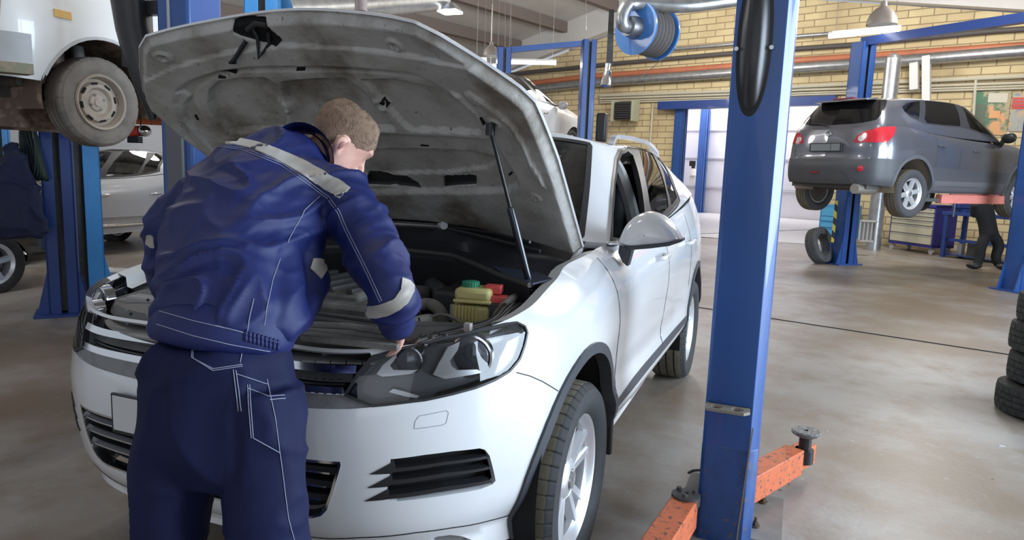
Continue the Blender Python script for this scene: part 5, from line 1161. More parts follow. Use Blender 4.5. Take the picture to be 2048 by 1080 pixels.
g_t = [(abs(a), b_) for a, b_ in qg([(640, 92), (885, 108), (850, 190), (800, 248), (640, 278)])]; gtail = g_t+[(1, g_t[-1][1]), (1, g_t[0][1])]
o2 = (1780, 180)
qw_ = qg([(103, 140), (140, 110), (245, 92), (236, 250), (180, 222), (120, 178)], o2); rw_ = qg([(290, 88), (540, 80), (585, 300), (310, 275), (286, 240)], o2)
fw_ = qg([(600, 108), (700, 112), (800, 150), (880, 220), (950, 322), (945, 355), (668, 320), (640, 250)], o2)
fr_ = qg([(90, 140), (130, 102), (250, 82), (560, 72), (720, 88), (830, 140), (920, 210), (1010, 330), (1000, 385), (660, 330), (580, 310), (300, 285), (230, 258), (160, 225)], o2)
sgn = 1 if np.mean([p[0] for p in fw_]) > 0 else -1
r2 = [('ws', [(-.195, .04), (0, .04), (.195, .04), (.19, .95), (0, .96), (-.19, .95)]), ('tail', gtail), ('tail', [(-a, b_) for a, b_ in gtail][::-1])]
for s in (1, -1): 
    T_ = (lambda P: P if s > 0 else mir(P)); r2 += [('trim', T_(fr_)), ('rw', T_(qw_)), ('rw', T_(rw_)), ('fw', T_(fw_))]
uv, tr = cdt_panels(GD, 160, 40, r2, (4.4, .75))
patch('roof_and_pillars', fqg, uv, tr['body'], M_greyp, t, 0, .03); patches('window_frame', fqg, uv, tr['trim'], mat('grey_frame', (.05, .052, .06), .4, .2, .4), t, 0, .02)
patch('windscreen', fqg, uv, tr['ws'], M_glass, t, -.003, 0); patch('rear_window', fqg, uv, np.concatenate([tr['tail']]), mat('black_glass', (.006, .006, .007), .06), t, -.002, .004)
patches('side_window', fqg, uv, tr['rw'], mat('black_glass', (.006,)*3), t, -.002, .004)
if 'fw' in tr: patches('front_window', fqg, uv, tr['fw'], M_glass, t, -.003, 0)
V = []; F = []
for u in np.linspace(-.45, .45, 25):
    a = fq(u, 1.0); g = fqg(np.clip(u, -.21, .21), 0.)
    for k in np.linspace(0, 1, 6): V.append(a+(g-a)*k+np.array([0, 0, .05*math.sin(pi*k)*(1-abs(u))]))
for i in range(24):
    for k in range(5): F.append((i*6+k, i*6+k+1, (i+1)*6+k+1, (i+1)*6+k))
mesh_obj('bonnet', V, F, M_greyp, t)
q = qz([(370, 476)])[0]; c = fq(1.0, q[1]); b = MB(); b.box(c+[0, .012, 0], (.53, .014, .115)); po = b.build('number_plate', mat('plate_green_grey', (.22, .25, .26), .5), t)
b = MB(); b.box(c+[0, .02, 0], (.545, .004, .125)); b.build('plate_surround', M_black, po); 
for x0, x1 in ((-.25, .09), (.10, .25)): b = MB(); b.box(c+[-(x0+x1)/2, .0215, 0], (x1-x0, .004, .10)); b.build('plate_field', mat('plate_green_grey', (.22,)*3), po)
q = qz([(352, 333)])[0]; c = fq(1.0, .97); b = MB(); b.lathe([(0, .045), (.008, .042), (.008, .033), (0, .03)], c+[0, .01, -.03], (0, 1, .1), 28); b.box(c+[0, .016, -.03], (.10, .006, .012)); b.build('badge', M_chrome, t)
for px_, m_, nm in (((668, 652), M_red, 'rear_fog_lamp'), ((285, 682), mat('dim_red_lamp', (.2, .02, .03), .4), 'bumper_reflector')):
    q = qz([px_])[0]; c = fq(*q); n = surf_n(fq, *map(np.array, q)); b = MB(); b.lathe([(0, .042), (.012, .04), (.014, .003)], c+n*.006, n, 24) if nm == 'rear_fog_lamp' else b.box(c+n*.012, (.14, .02, .035)); b.build(nm, m_, t)
lo_ = qz([(90, 680), (110, 655), (520, 655), (560, 700), (620, 790)]); strip_on('bumper_lip', fq, densify([p for p in lo_[2:]], .01, False), .012, M_greyp, t, .012, .006)
b = MB(); b.box((0, 3.10, 1.585), (.36, .10, .025)); b.build('high_brake_light', mat('dark_red_lamp', (.22, .02, .03), .3), t, bevel=.008)
b = MB(); b.tube([fqg(1.0, .15)+[.05, .03, 0], fqg(.97, .2)+[0, .03, 0], fqg(.94, .22)+[0, .03, 0]], .012, 8); b.build('rear_wiper', M_black, t)
b = MB(); b.hexa([(-.48, 3.05, 1.55), (.48, 3.05, 1.55), (.44, 3.22, 1.54), (-.44, 3.22, 1.54), (-.48, 3.0, 1.59), (.48, 3.0, 1.59), (.43, 3.20, 1.565), (-.43, 3.20, 1.565)]); b.build('roof_spoiler', M_greyp, t, bevel=.01)
for s in (1, -1):
    for y in (0, 2.63):
        X = Matrix.Translation((.775*s, y, .255)) @ (Matrix.Identity(4) if s > 0 else Matrix.Rotation(pi, 4, 'Z')); alloy('wheel', t, X, .342, .225, .218, 6, mat('grey_tyre', (.06, .06, .065), .8))
        b = MB(); V = []; F = []
        for i in range(20):
            a = -.3+(pi+.6)*i/19
            for xx in (.86, .5): V.append((xx*s, y+.385*math.cos(a), .37+.385*math.sin(a)))
        for i in range(19): F.append((2*i, 2*i+2, 2*i+3, 2*i+1))
        b.raw(V, F); b.build('wheel_arch_liner', mat('sandy_liner', (.34, .28, .22), .9), t)
    b = MB(); b.tube(spline([(.60*s, 2.55, .3), (.35*s, 2.4, .28), (.1*s, 2.2, .32)], 5), .035, 10); b.build('suspension_arm', M_dusty, t)
    c = (fq(*qyz(.62, 1.0, s))); b = MB(); b.ball(c+[.10*s, -.04, .13], .11, (1, .5, .75)); b.bar(c, c+[.05*s, 0, .09], .05, .05); b.build('door_mirror', M_black, t)
    for hy, hz in ((1.28, .90), (2.12, .94)):
        p = fq(*qyz(hy, hz, s)); b = MB(); b.bar(p+[.018*s, -.08, 0], p+[.018*s, .08, 0], .03, .02); b.build('door_handle', M_greyp, t, bevel=.006)
    for y0, z0, z1 in ((.72, .36, 1.04), (1.62, .36, 1.06), (2.2, .60, 1.1)): strip_on('panel_gap', fq, [tuple(qyz(y0+.05*(z-z0), z, s)) for z in np.linspace(z0, z1, 12)], .005, M_seam, t, .0006, .003)
    P = [tuple(qyz(y, z, s)) for y, z in ((.45, .30), (2.2, .31), (2.2, .45), (.45, .44))]; P = P if s > 0 else P[::-1]; polypatch('sill_moulding', fq, P, mat('sill_grey', (.12, .12, .13), .5), t, .008, .02, .04, (4.2, .6))
b = MB(); b.box((0, 1.3, .30), (1.35, 3.2, .06)); b.box((0, 2.9, .36), (1.3, .8, .12)); b.build('underbody', mat('dusty_underbody', (.10, .095, .09), .8), t)
b = MB(); b.cyl((-.55, 3.0, .30), (-.55, 3.42, .30), .07); b.build('exhaust_silencer', mat('exhaust_metal', (.45, .42, .38), .4, .7), t)
b = MB(); b.box((0, 1.3, .75), (1.3, 1.6, .2)); b.build('cabin_floor', M_void, t)
for q in ((.36, 1.55), (-.36, 1.55)):
    b = MB(); b.box((q[0], q[1], 1.0), (.44, .12, .5)); b.build('car_seat', mat('black_seat', (.02,)*3), t, bevel=.03)
t.matrix_basis = QM; GREYCAR = t
# red-pink lift arms under the grey car
def qw(x, y, z): return np.array(QM @ Vector((x, y, z)))
b = MB(); b.bar(qw(-.80, 1.9, .19), qw(-.80, .2, .19), .10, .13); o = b.build('lift_arm', M_pink, t_grey, bevel=.01)
b = MB(); b.bar(qw(-.78, 1.6, .25), qw(-.78, .2, .25), .02, .05); b.build('arm_lip', M_pink, o)
b = MB(); b.cyl(qw(-.68, 2.0, .16), qw(-.68, 2.0, .28), .05); b.bar(qw(-.8, 1.8, .17), qw(-.68, 2.1, .17), .08, .05); b.build('arm_pad', M_dkgrey, o)

# ------------------------------------------------------------------ old white car on the neighbouring lift
OP = [(0, 0, -.70), (.1, .42, -.69), (.17, .70, -.64), (.20, .775, -.58), (.225, .80, -.48), (.3, .81, -.2), (.4, .815, .3), (.55, .82, 1.2), (.8, .81, 2.5), (.92, .78, 3.2), (.96, .5, 3.3), (1, 0, 3.3)]
OT = [(0, .84), (.2, .88), (.4, .93), (.6, .95), (1, .95)]; OB = [(0, .36), (.5, .30), (1, .32)]
OI = [(0, [(.3, .04), (.5, 0), (.9, .02), (1.0, .06)]), (.3, [(.3, .04), (.45, 0), (.8, 0), (.93, .05), (1.0, .12)]), (.6, [(.3, .05), (.45, 0), (.8, .0), (.93, .04), (1., .1)]), (1, [(.3, .05), (.5, 0), (1., .05)])]
fo, oyz = make_body(OP, OT, OB, OI)
hubp = at(203, 205, 4.65); OM = Matrix.Translation((hubp[0]-.775, hubp[1]+.03, hubp[2]-.235)); t = empty('car', (0, 0, 0), 0, 'old white car with a bare steel wheel raised above the left posts', 'car')
oz = lambda p: px2uv(fo, zm(p, 0, 0, 3.6), BD, np.array(OM))
ar = oz([(330, 598), (380, 540), (430, 430), (480, 340), (540, 280), (620, 250), (720, 250), (810, 268), (885, 300)]); yh = .03
ocirc = [tuple(oyz(-.03+.40*math.cos(a), .24+.40*math.sin(a), 1)) for a in np.linspace(0, 2*pi, 40, endpoint=False)]
rg = [('arch', ocirc), ('arch', mir(ocirc))]; 
for cy in (2.45,):
    for s in (1, -1): rg.append(('arch', [tuple(oyz(cy+.34*math.cos(a), .27+.34*math.sin(a), s)) for a in np.linspace(0, 2*pi, 30, endpoint=False)]))
uv, tr = cdt_panels(BD, 160, 16, rg, (4.2, .5)); patch('body_shell', fo, uv, tr['body'], mat('old_white_paint', (.78, .77, .74), .35, 0, .5), t, 0, .02)
strip_on('arch_lip', fo, [p for p in ocirc if p[1] > 0.02], .02, mat('arch_lip_grey', (.5, .49, .47), .5), t, .004, .02)
mk = [tuple(oyz(y, z, 1)) for y, z in ((-.36, .715), (-.25, .715), (-.25, .76), (-.36, .76))]; polypatch('side_marker', fo, mk, mat('amber_marker', (.75, .45, .14), .3), t, .010, .012, .02, (4.2, .5))
for s in (1, -1):
    P = [(u*s, v) for u, v in ((.13, .60), (.185, .60), (.19, .95), (.13, .95))]; polypatch('headlight', fo, P if s > 0 else P[::-1], mat('old_headlight', (.42, .30, .25), .2, 0, 1), t, .004, .01, .03, (4.2, .5))
b = MB(); pts = [fo(u, .30)+np.array([0, 0, 0])+surf_n(fo, np.array(u), np.array(.3))*.07 for u in np.linspace(-.212, .212, 61)]
def swept(P, w_, h_, dz):
    V = []; F = []; n = len(P)
    for i in range(n):
        t_ = P[min(i+1, n-1)]-P[max(i-1, 0)]; q_ = np.array([t_[1], -t_[0], 0]); q_ /= np.linalg.norm(q_)
        V += [P[i]-q_*w_/2+[0, 0, dz-h_/2], P[i]+q_*w_/2+[0, 0, dz-h_/2], P[i]+q_*w_/2+[0, 0, dz+h_/2], P[i]-q_*w_/2+[0, 0, dz+h_/2]]
    for i in range(n-1):
        for k in range(4): F.append((4*i+k, 4*i+(k+1) % 4, 4*i+4+(k+1) % 4, 4*i+4+k))
    F += [(0, 1, 2, 3), (4*n-1, 4*n-2, 4*n-3, 4*n-4)]; return V, F
b.raw(*swept(pts, .11, .17, 0))
b.build('bumper', mat('faded_bumper', (.42, .42, .42), .5, noise=(4, (.34, .34, .33), .4, .7)), t)
b = MB(); b.raw(*swept(pts, .12, .06, -.115))
b.build('bumper_lower', mat('mossy_plastic', (.20, .185, .12), .7, noise=(7, (.38, .25, .17), .5, .7)), t)
b = MB(); b.box((0, 1.2, .90), (1.4, 3.8, .04)); b.build('bonnet', mat('old_white_paint', (.78,)*3), t)
for s in (1, -1):
    b = MB(); V = []; F = []
    for i in range(24):
        a = -.2+(pi+.4)*i/23
        for xx in (.79, .35): V.append((xx*s, -.03+.41*math.cos(a), .24+.41*math.sin(a)))
    for i in range(23): F.append((2*i, 2*i+2, 2*i+3, 2*i+1))
    b.raw(V, F); b.box((.34*s, 0, .35), (.02, .9, .6)); b.build('wheel_arch_liner', mat('rusty_liner', (.13, .09, .07), .9, noise=(5, (.36, .25, .19), .5, .62)), t)
    for y in (0, 2.45):
        X = Matrix.Translation((.70*s, y-.03*(y == 0), .235)) @ (Matrix.Identity(4) if s > 0 else Matrix.Rotation(pi, 4, 'Z')); b = MB(X); xo = .055; ri = .172
        b.lathe([(.075, ri+.012), (.088, ri+.006), (.082, ri-.006), (.055, ri-.014), (.030, ri-.020), (.026, ri-.036), (.050, ri-.050), (.052, ri-.075), (.030, .082), (.028, .060), (.040, .052), (.044, .030), (.052, .026), (.052, .002)], (0, 0, 0), (1, 0, 0), 56)
        w_o = b.build('wheel', mat('dusty_steel_wheel', (.40, .335, .27), .7, noise=(9, (.32, .26, .2), .45, .7)), t, 35)
        b = MB(X); tyre_mesh(b, .292, .175, .178, 90); fixn(b.build('tyre', mat('dusty_tyre', (.22, .195, .165), .95, noise=(8, (.15, .13, .115), .4, .7)), w_o, 30))
        b = MB(X)
        for k in range(4): a = 2*pi*k/4+.4; b.cyl((.028, .048*math.cos(a), .048*math.sin(a)), (.045, .048*math.cos(a), .048*math.sin(a)), .009, n=8)
        b.build('wheel_bolts', M_dusty, w_o)
        b = MB(X)
        for k in range(8):
            a = 2*pi*k/8+.2; c = Vector((.048, .122*math.cos(a), .122*math.sin(a))); b.box(c, (.012, .014, .042), rot=Matrix.Rotation(a+pi, 3, 'X'))
        b.build('wheel_slots', M_void, w_o)
    b = MB(); b.cyl((.2*s, 0, .22), (.66*s, 0, .235), .03); b.bar((.25*s, .1, .16), (.62*s, 0, .15), .07, .03); b.tube([(.50*s, .06, .2), (.42*s, .08, .62)], .04, 10); b.build('suspension', M_dusty, t)
b = MB(); b.box((0, 1.2, .38), (1.25, 3.2, .10)); b.box((.1, -.1, .30), (.8, .7, .14)); b.cyl((-.5, -.45, .32), (.62, -.45, .32), .03); b.cyl((.3, .3, .26), (.3, 2.6, .26), .04); b.build('underbody', mat('grimy_underbody', (.035, .03, .026), .8, noise=(6, (.12, .09, .07), .5, .7)), t)
t.matrix_basis = OM

# arms that carry the old car and the far white car
def arm_to(par, a, c, m):
    a = np.array(a, float); c = np.array(c, float); b = MB(); b.bar(a, c, .09, .10); o = b.build('lift_arm', m, par, bevel=.005)
    b = MB(); b.cyl(c-[0, 0, .02], c+[0, 0, .10], .05); b.build('lift_pad', M_black, o)
zo = OM.translation.z+.24; xo_ = OM.translation.x; yo_ = OM.translation.y
for dy in (.55, 1.9): arm_to(t_dark, (fm[0], fm[1]+.08, zo), (xo_-.45, yo_+dy, zo), M_orange)
for dy in (-1.0, -2.1): arm_to(t_far, (pa[0], pa[1], 1.88), (-3.0, 11.9+dy, 1.88), M_blue)
# ================================================================== people
from mathutils import noise as mnoise
from mathutils.bvhtree import BVHTree
def limb(b, rings, n=28, sub=5):
    """rings: (centre, half width, half depth, width direction); smooth closed loft"""
    C = np.array([r[0] for r in rings], float); A = np.array([r[1] for r in rings]); B = np.array([r[2] for r in rings]); W = np.array([np.array(r[3], float)/np.linalg.norm(r[3]) for r in rings])
    t0 = np.r_[0, np.cumsum(np.linalg.norm(np.diff(C, axis=0), axis=1))]; t = np.concatenate([np.linspace(t0[i], t0[i+1], sub, endpoint=False) for i in range(len(t0)-1)]+[[t0[-1]]])
    c = herm(t0, C, t); a = herm(t0, A, t); bb = herm(t0, B, t); w_ = herm(t0, W, t); V = []; F = []
    for i in range(len(t)):
        tg = c[min(i+1, len(t)-1)]-c[max(i-1, 0)]; tg /= np.linalg.norm(tg)+1e-9; x = w_[i]-tg*(w_[i]@tg); x /= np.linalg.norm(x)+1e-9; y = np.cross(tg, x)
        for k in range(n): an = 2*pi*k/n; V.append(c[i]+x*a[i]*math.cos(an)+y*bb[i]*math.sin(an))
    m = len(t)
    for i in range(m-1):
        for k in range(n): k2 = (k+1) % n; F.append((i*n+k, i*n+k2, (i+1)*n+k2, (i+1)*n+k))
    V += [c[0], c[-1]]
    for k in range(n): k2 = (k+1) % n; F.append((m*n, k2, k)); F.append((m*n+1, (m-1)*n+k, (m-1)*n+k2))
    b.raw(V, F)
def remeshed(b, name, m, parent, vox, smooth=6, disp=None, fac=.5):
    o = b.build('tmp', m, None); fixn(o); md = o.modifiers.new('r', 'REMESH'); md.mode = 'VOXEL'; md.voxel_size = vox; md.use_smooth_shade = True
    s = o.modifiers.new('s', 'SMOOTH'); s.factor = fac; s.iterations = smooth
    dg = bpy.context.evaluated_depsgraph_get(); e = o.evaluated_get(dg); me = bpy.data.meshes.new_from_object(e); old = o.data
    bpy.data.objects.remove(o); bpy.data.meshes.remove(old)
    if disp:
        N = [v.normal.copy() for v in me.vertices]
        for v, n in zip(me.vertices, N): v.co = v.co+n*disp(v.co, n)
        me.update()
    me.shade_smooth(); me.materials.clear(); me.materials.append(m); r = bpy.data.objects.new(name, me); COL.objects.link(r); setp(r, parent); return r
def bvh(o): return BVHTree.FromPolygons([v.co.copy() for v in o.data.vertices], [tuple(p.vertices) for p in o.data.polygons])
def cast(T, px_, py_):
    d = Vector(ray(px_, py_)).normalized(); h = T.ray_cast(Vector(CP), d)
    return (h[0], h[1]) if h[0] is not None else (None, None)
def decal(name, T, poly, m, parent, off=.003, th=.002, step=5.):
    """cloth patch lying on the garment: outline given where the photo shows it"""
    P = np.array(poly, float); d = (P[:, 0].min()-1, P[:, 0].max()+1, P[:, 1].min()-1, P[:, 1].max()+1)
    uv, tr = cdt_panels(d, max(3, int((d[1]-d[0])/step)), max(3, int((d[3]-d[2])/step)), [('r', poly)], (1, 1)); t = tr['r']; ii = np.unique(t); mp = {}; V = []; NN = []
    for i in ii:
        h, n = cast(T, *uv[i])
        if h is None: continue
        mp[int(i)] = len(V); V.append(np.array(h)); NN.append(np.array(n))
    F = [tuple(mp[int(i)] for i in f) for f in t if all(int(i) in mp for i in f)]
    F = [f for f in F if max(np.linalg.norm(V[f[0]]-V[f[1]]), np.linalg.norm(V[f[1]]-V[f[2]])) < .05]
    F = [tuple(int(j) for j in f) for f in comps(F, 0)[0]]
    ed = {}
    for f in F:
        for i in range(3): ed[(f[i], f[(i+1) % 3])] = 1
    n = len(V); A = [v+k*off for v, k in zip(V, NN)]+[v-k*.002 for v, k in zip(V, NN)]; G = list(F)+[tuple(j+n for j in f[::-1]) for f in F]
    for (a, c) in ed:
        if (c, a) not in ed: G.append((a, a+n, c+n, c))
    o = fixn(mesh_obj(name, A, G, m, parent, 50)); return o
def stitch(b, T, path, r=.0009, off=.0012, step=5):
    Q = densify(path, step, False); P = []
    for q in Q:
        h, n = cast(T, *q)
        if h is None: continue
        p = h+n*off
        if P and (p-P[-1]).length > .06:
            if len(P) > 2: b.tube(P, r, 5)
            P = []
        P.append(p)
    if len(P) > 2: b.tube(P, r, 5)
def sew(T, path, par):
    b = MB(); stitch(b, T, path)
    if b.V: b.build('seam_stitching', M_stitch, par)
RR = np.array(_r); UU = np.array(_u); FF = np.array(_f)
def lat(x, y=0., z=0.): return RR*x+UU*y+FF*z
man = empty('person', at(440, 760, 1.6)*[1, 1, 0], 0, 'person in navy work jacket and trousers bending over the open engine bay', 'person')
# ---- key points
ShL = at(432, 372, 2.06); ElL = at(338, 458, 2.06); WrL = at(356, 602, 2.22); HaL = at(392, 652, 2.30)
ShR = at(688, 402, 1.93); ElR = at(786, 590, 1.74); WrR = at(800, 652, 1.90)
neck0 = at(605, 318, 2.02); headc = at(670, 297, 2.12); hf = lat(.64, -.64, .42); hf /= np.linalg.norm(hf); hu = lat(.50, .78, .15); hu = hu-hf*(hu@hf); hu /= np.linalg.norm(hu); hl_ = np.cross(hu, hf)
HS = .98
def HL(x, y, z): return headc+(hf*x+hl_*y+hu*z)*HS
slices = [(-.122, .074, .030, .020), (-.110, .090, .0, .036), (-.09, .092, -.035, .050), (-.06, .088, -.055, .060), (-.03, .087, -.066, .066), (0, .087, -.085, .069), (.03, .088, -.098, .073), (.055, .095, -.104, .076), (.085, .090, -.103, .074), (.110, .070, -.088, .062), (.126, .040, -.062, .042), (.133, .0, -.03, .012)]
def head_pt(z, a, off=0.):
    zz = [s[0] for s in slices]; xf, xb, w_ = herm(zz, [s[1:] for s in slices], z).T if np.ndim(z) else herm(zz, [s[1:] for s in slices], np.array([z]))[0]
    cx = (xf+xb)/2; rx = (xf-xb)/2; return cx+(rx+off)*np.cos(a)*1.0, (w_+off)*np.sin(a)
b = MB(); V = []; F = []; zs = np.linspace(-.122, .133, 40); na = 40
for z in zs:
    for k in range(na): a = 2*pi*k/na; x, y = head_pt(z, a); V.append(HL(x, y, z))
for i in range(len(zs)-1):
    for k in range(na): k2 = (k+1) % na; F.append((i*na+k, i*na+k2, (i+1)*na+k2, (i+1)*na+k))
V += [HL(.05, 0, -.124), HL(-.015, 0, .134)]
for k in range(na): k2 = (k+1) % na; F.append((len(zs)*na, k2, k)); F.append((len(zs)*na+1, (len(zs)-1)*na+k, (len(zs)-1)*na+k2))
b.raw(V, F)
limb(b, [(HL(.082, 0, .048), .008, .006, hl_), (HL(.095, 0, .022), .009, .008, hl_), (HL(.106, 0, .002), .013, .009, hl_), (HL(.100, 0, -.009), .014, .008, hl_), (HL(.084, 0, -.012), .012, .006, hl_)], 14)
limb(b, [(HL(.086, -.02, -.045), .006, .006, hu), (HL(.094, 0, -.044), .010, .007, hu), (HL(.086, .02, -.045), .006, .006, hu)], 12)
limb(b, [(HL(.076, -.045, .058), .008, .006, hu), (HL(.092, -.02, .062), .008, .006, hu), (HL(.094, 0, .055), .006, .005, hu), (HL(.092, .02, .062), .008, .006, hu), (HL(.076, .045, .058), .008, .006, hu)], 12)
for s in (1, -1):     # ears
    limb(b, [(HL(.0, .062*s, -.026), .006, .005, hf), (HL(-.006, .072*s, -.016), .010, .006, hf), (HL(-.013, .083*s, .002), .0155, .0055, hf), (HL(-.012, .086*s, .017), .0160, .005, hf), (HL(-.003, .079*s, .029), .010, .0048, hf), (HL(.004, .068*s, .030), .005, .004, hf)], 14)
limb(b, [(HL(-.015, 0, -.02), .058, .062, hl_), (HL(-.030, 0, -.085), .058, .062, hl_), ((neck0+HL(-.04, 0, -.12))/2, .062, .064, hl_), (neck0, .075, .075, hl_)], 28)
pel = at(442, 735, 1.62); limb(b, [(neck0, .07, .065, lat(.93, -.36)), (at(548, 375, 1.97), .12, .06, lat(.93, -.36)), (at(485, 480, 1.8), .125, .08, lat(.97, -.2)), (at(450, 620, 1.66), .125, .085, lat(1, -.14)), (pel, .12, .08, lat(1, -.1))])
def hand(b, wr, dirv, palmn, side, curl=.55):
    d = np.array(dirv, float); d /= np.linalg.norm(d); n = np.array(palmn, float); n = n-d*(n@d); n /= np.linalg.norm(n); s_ = np.cross(d, n)*side; pc = wr+d*.055
    limb(b, [(wr-d*.03, .026, .021, s_), (wr, .027, .019, s_), (wr+d*.03, .036, .017, s_), (wr+d*.07, .041, .015, s_), (wr+d*.092, .038, .012, s_)], 18)
    for k, (o_, ln) in enumerate(((-.030, .074), (-.010, .083), (.010, .078), (.029, .062))):
        p = wr+d*.088+s_*o_; cu = 0; q = [(p-d*.015, .0085, .0085, s_)]
        for j, seg in enumerate((.45, .32, .23)):
            q.append((p, .0085-.0006*j, .0085-.0006*j, s_)); cu += curl*(.7 if j == 0 else 1); dd = d*math.cos(cu)+n*math.sin(cu); p = p+dd*ln*seg
        q.append((p, .0065, .006, s_)); limb(b, q, 12, 4)
    p = wr+d*.022-s_*.030; e1 = -s_*.6+d*.75+n*.3; e1 /= np.linalg.norm(e1); e2 = -s_*.15+d*.85+n*.55; e2 /= np.linalg.norm(e2)
    limb(b, [(p-e1*.01, .012, .012, n), (p+e1*.03, .0105, .0105, n), (p+e1*.03+e2*.03, .009, .009, n), (p+e1*.03+e2*.05, .006, .006, n)], 12, 4)
for sh, el, wr in ((ShL, ElL, WrL), (ShR, ElR, WrR)): limb(b, [(sh, .042, .042, RR), ((sh+el)/2, .046, .046, RR), (el, .038, .038, RR), ((el*.55+wr*.45), .036, .034, RR), (wr, .026, .022, RR)])
hdir = at(782, 690, 2.04)-WrR; hand(b, WrR, hdir, -RR*.7-UU*.3+FF*.3, 1, .35); hand(b, WrL, HaL-WrL, RR*.7-UU*.5, -1, .5)
legs = []
for (h_, k_) in ((at(372, 800, 1.63), at(338, 1080, 1.62)), (at(520, 800, 1.61), at(540, 1080, 1.61))):
    kn = k_+[(k_-h_)[0]*.55, .02, -.20]; an = kn+[0, .03, -.39]; legs.append((h_, k_, kn, an)); limb(b, [(h_, .085, .09, RR), (k_, .07, .075, RR), (kn, .058, .06, RR), (kn*.5+an*.5+[0, -.02, 0], .055, .06, RR), (an, .042, .045, RR)])
body = remeshed(b, 'body', M_skin, man, .0055, 4)
# eyes, ear shadow
b = MB()
for s in (1, -1): b.ball(tuple(HL(.066, .029*s, .030)), .011, n=12)
b.build('eyes', mat('eye_white', (.7, .68, .66), .2), man)
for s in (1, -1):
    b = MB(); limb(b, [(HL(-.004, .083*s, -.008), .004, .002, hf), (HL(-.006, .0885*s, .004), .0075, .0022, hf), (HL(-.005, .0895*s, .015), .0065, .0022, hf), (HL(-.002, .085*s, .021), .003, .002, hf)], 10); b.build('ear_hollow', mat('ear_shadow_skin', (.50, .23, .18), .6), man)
b = MB(); limb(b, [(HL(.083, -.022, -.044), .002, .003, hu), (HL(.0955, 0, -.046), .003, .003, hu), (HL(.083, .022, -.044), .002, .003, hu)], 8); b.build('lips', mat('lip_colour', (.52, .22, .19), .5), man)
# hair: a close cap, longer on top
V = []; F = []; zs2 = np.linspace(-.07, .133, 46); na = 64; keep = {}
def hair_off(z, a):
    x = math.cos(a); fr = max(0, x); jt = mnoise.noise(Vector((math.cos(a)*14, math.sin(a)*14, z*90)))
    lim = float(np.interp(x, [-1, -.6, -.35, -.2, .25, .4, .75, .9, 1], [-.062, -.055, -.035, .028, .034, .030, .052, .072, .076]))+jt*.006; t = (z-lim)/.06
    if t <= 0: return None
    t = min(1, t); top = float(ss(.0, .13, z)); k = mnoise.noise(Vector((math.cos(a)*3, math.sin(a)*3, z*34)))*.5+mnoise.noise(Vector((math.cos(a)*9, math.sin(a)*9, z*60)))*.5
    return .0004+t*(.0016+.008*top+.003*top*fr)+t*k*.004*(.4+top)
gi = {}
for i, z in enumerate(zs2):
    for k in range(na):
        a = 2*pi*k/na; ho_ = hair_off(z, a)
        if ho_ is None: continue
        x, y = head_pt(z, a, ho_); gi[(i, k)] = len(V); V.append(HL(x, y, z+ho_*float(ss(.09, .13, z))*1.2))
for i in range(len(zs2)-1):
    for k in range(na):
        q = [(i, k), (i, (k+1) % na), (i+1, (k+1) % na), (i+1, k)]; q = [gi[c_] for c_ in q if c_ in gi]
        if len(q) >= 3: F.append(tuple(q))
F.append(tuple(gi[(len(zs2)-1, k)] for k in range(na))); b = MB().raw(V, F); fixn(b.build('hair', M_hair, man, 60))
# ---- jacket
def folds(co, n, k=1.):
    p = Vector((co.x*5.5+co.z*2.5, co.y*5, co.z*9-co.x*5)); w_ = mnoise.noise(p*.6)*.9; a = mnoise.noise(p+Vector((w_, w_, w_))*1.2); c = mnoise.noise(p*2.1+Vector((5, 2, w_*2)))
    r = (1-abs(a)*2.4); r = max(0, r)**1.6; r2 = max(0, 1-abs(c)*2.6)**1.5
    return k*(.017*r+.0035*r2-.007+.007*mnoise.noise(co*3.5))
b = MB()
limb(b, [(at(450, 668, 1.62), .142, .115, lat(1, -.15)), (at(452, 655, 1.62), .152, .125, lat(1, -.15)), (at(458, 600, 1.66), .160, .135, lat(1, -.15)), (at(470, 530, 1.73), .165, .135, lat(.99, -.2)), (at(490, 450, 1.82), .190, .135, lat(.96, -.28)), (at(530, 392, 1.91), .195, .120, lat(.93, -.36)),
         (at(560, 350, 1.98), .175, .095, lat(.93, -.38)), (at(590, 318, 2.03), .12, .09, lat(.93, -.38)), (at(612, 300, 2.06), .085, .078, lat(.93, -.38))], 36)
limb(b, [(at(480, 400, 1.98), .08, .09, UU), (at(462, 374, 2.03), .078, .085, UU), (ShL, .078, .078, UU), (at(385, 412, 2.07), .066, .072, RR), (ElL, .062, .07, RR), (at(334, 505, 2.10), .060, .068, RR), (at(346, 565, 2.18), .056, .06, RR), (WrL-(HaL-WrL)*.2, .045, .045, RR)])
limb(b, [(at(600, 370, 1.96), .09, .09, UU), (at(655, 385, 1.95), .088, .09, UU), (ShR, .086, .086, UU), (at(733, 480, 1.87), .078, .082, RR), (at(768, 545, 1.79), .072, .076, RR), (ElR, .068, .07, RR), (at(787, 622, 1.77), .060, .058, RR), (at(796, 642, 1.85), .046, .044, RR), (at(800, 651, 1.885), .038, .036, RR)])
limb(b, [(at(560, 430, 1.86), .08, .08, RR), (at(590, 500, 1.84), .075, .07, RR), (at(600, 580, 1.80), .070, .06, RR), (at(585, 640, 1.72), .055, .05, RR), (at(560, 668, 1.66), .03, .03, RR)])     # loose front hanging forward
limb(b, [(at(545, 470, 1.78), .07, .08, RR), (at(555, 560, 1.70), .07, .07, RR), (at(565, 630, 1.63), .055, .06, RR), (at(560, 672, 1.60), .030, .045, RR)])
jacket = remeshed(b, 'jacket', M_navy, man, .008, 5, folds, .45); TJ = bvh(jacket)
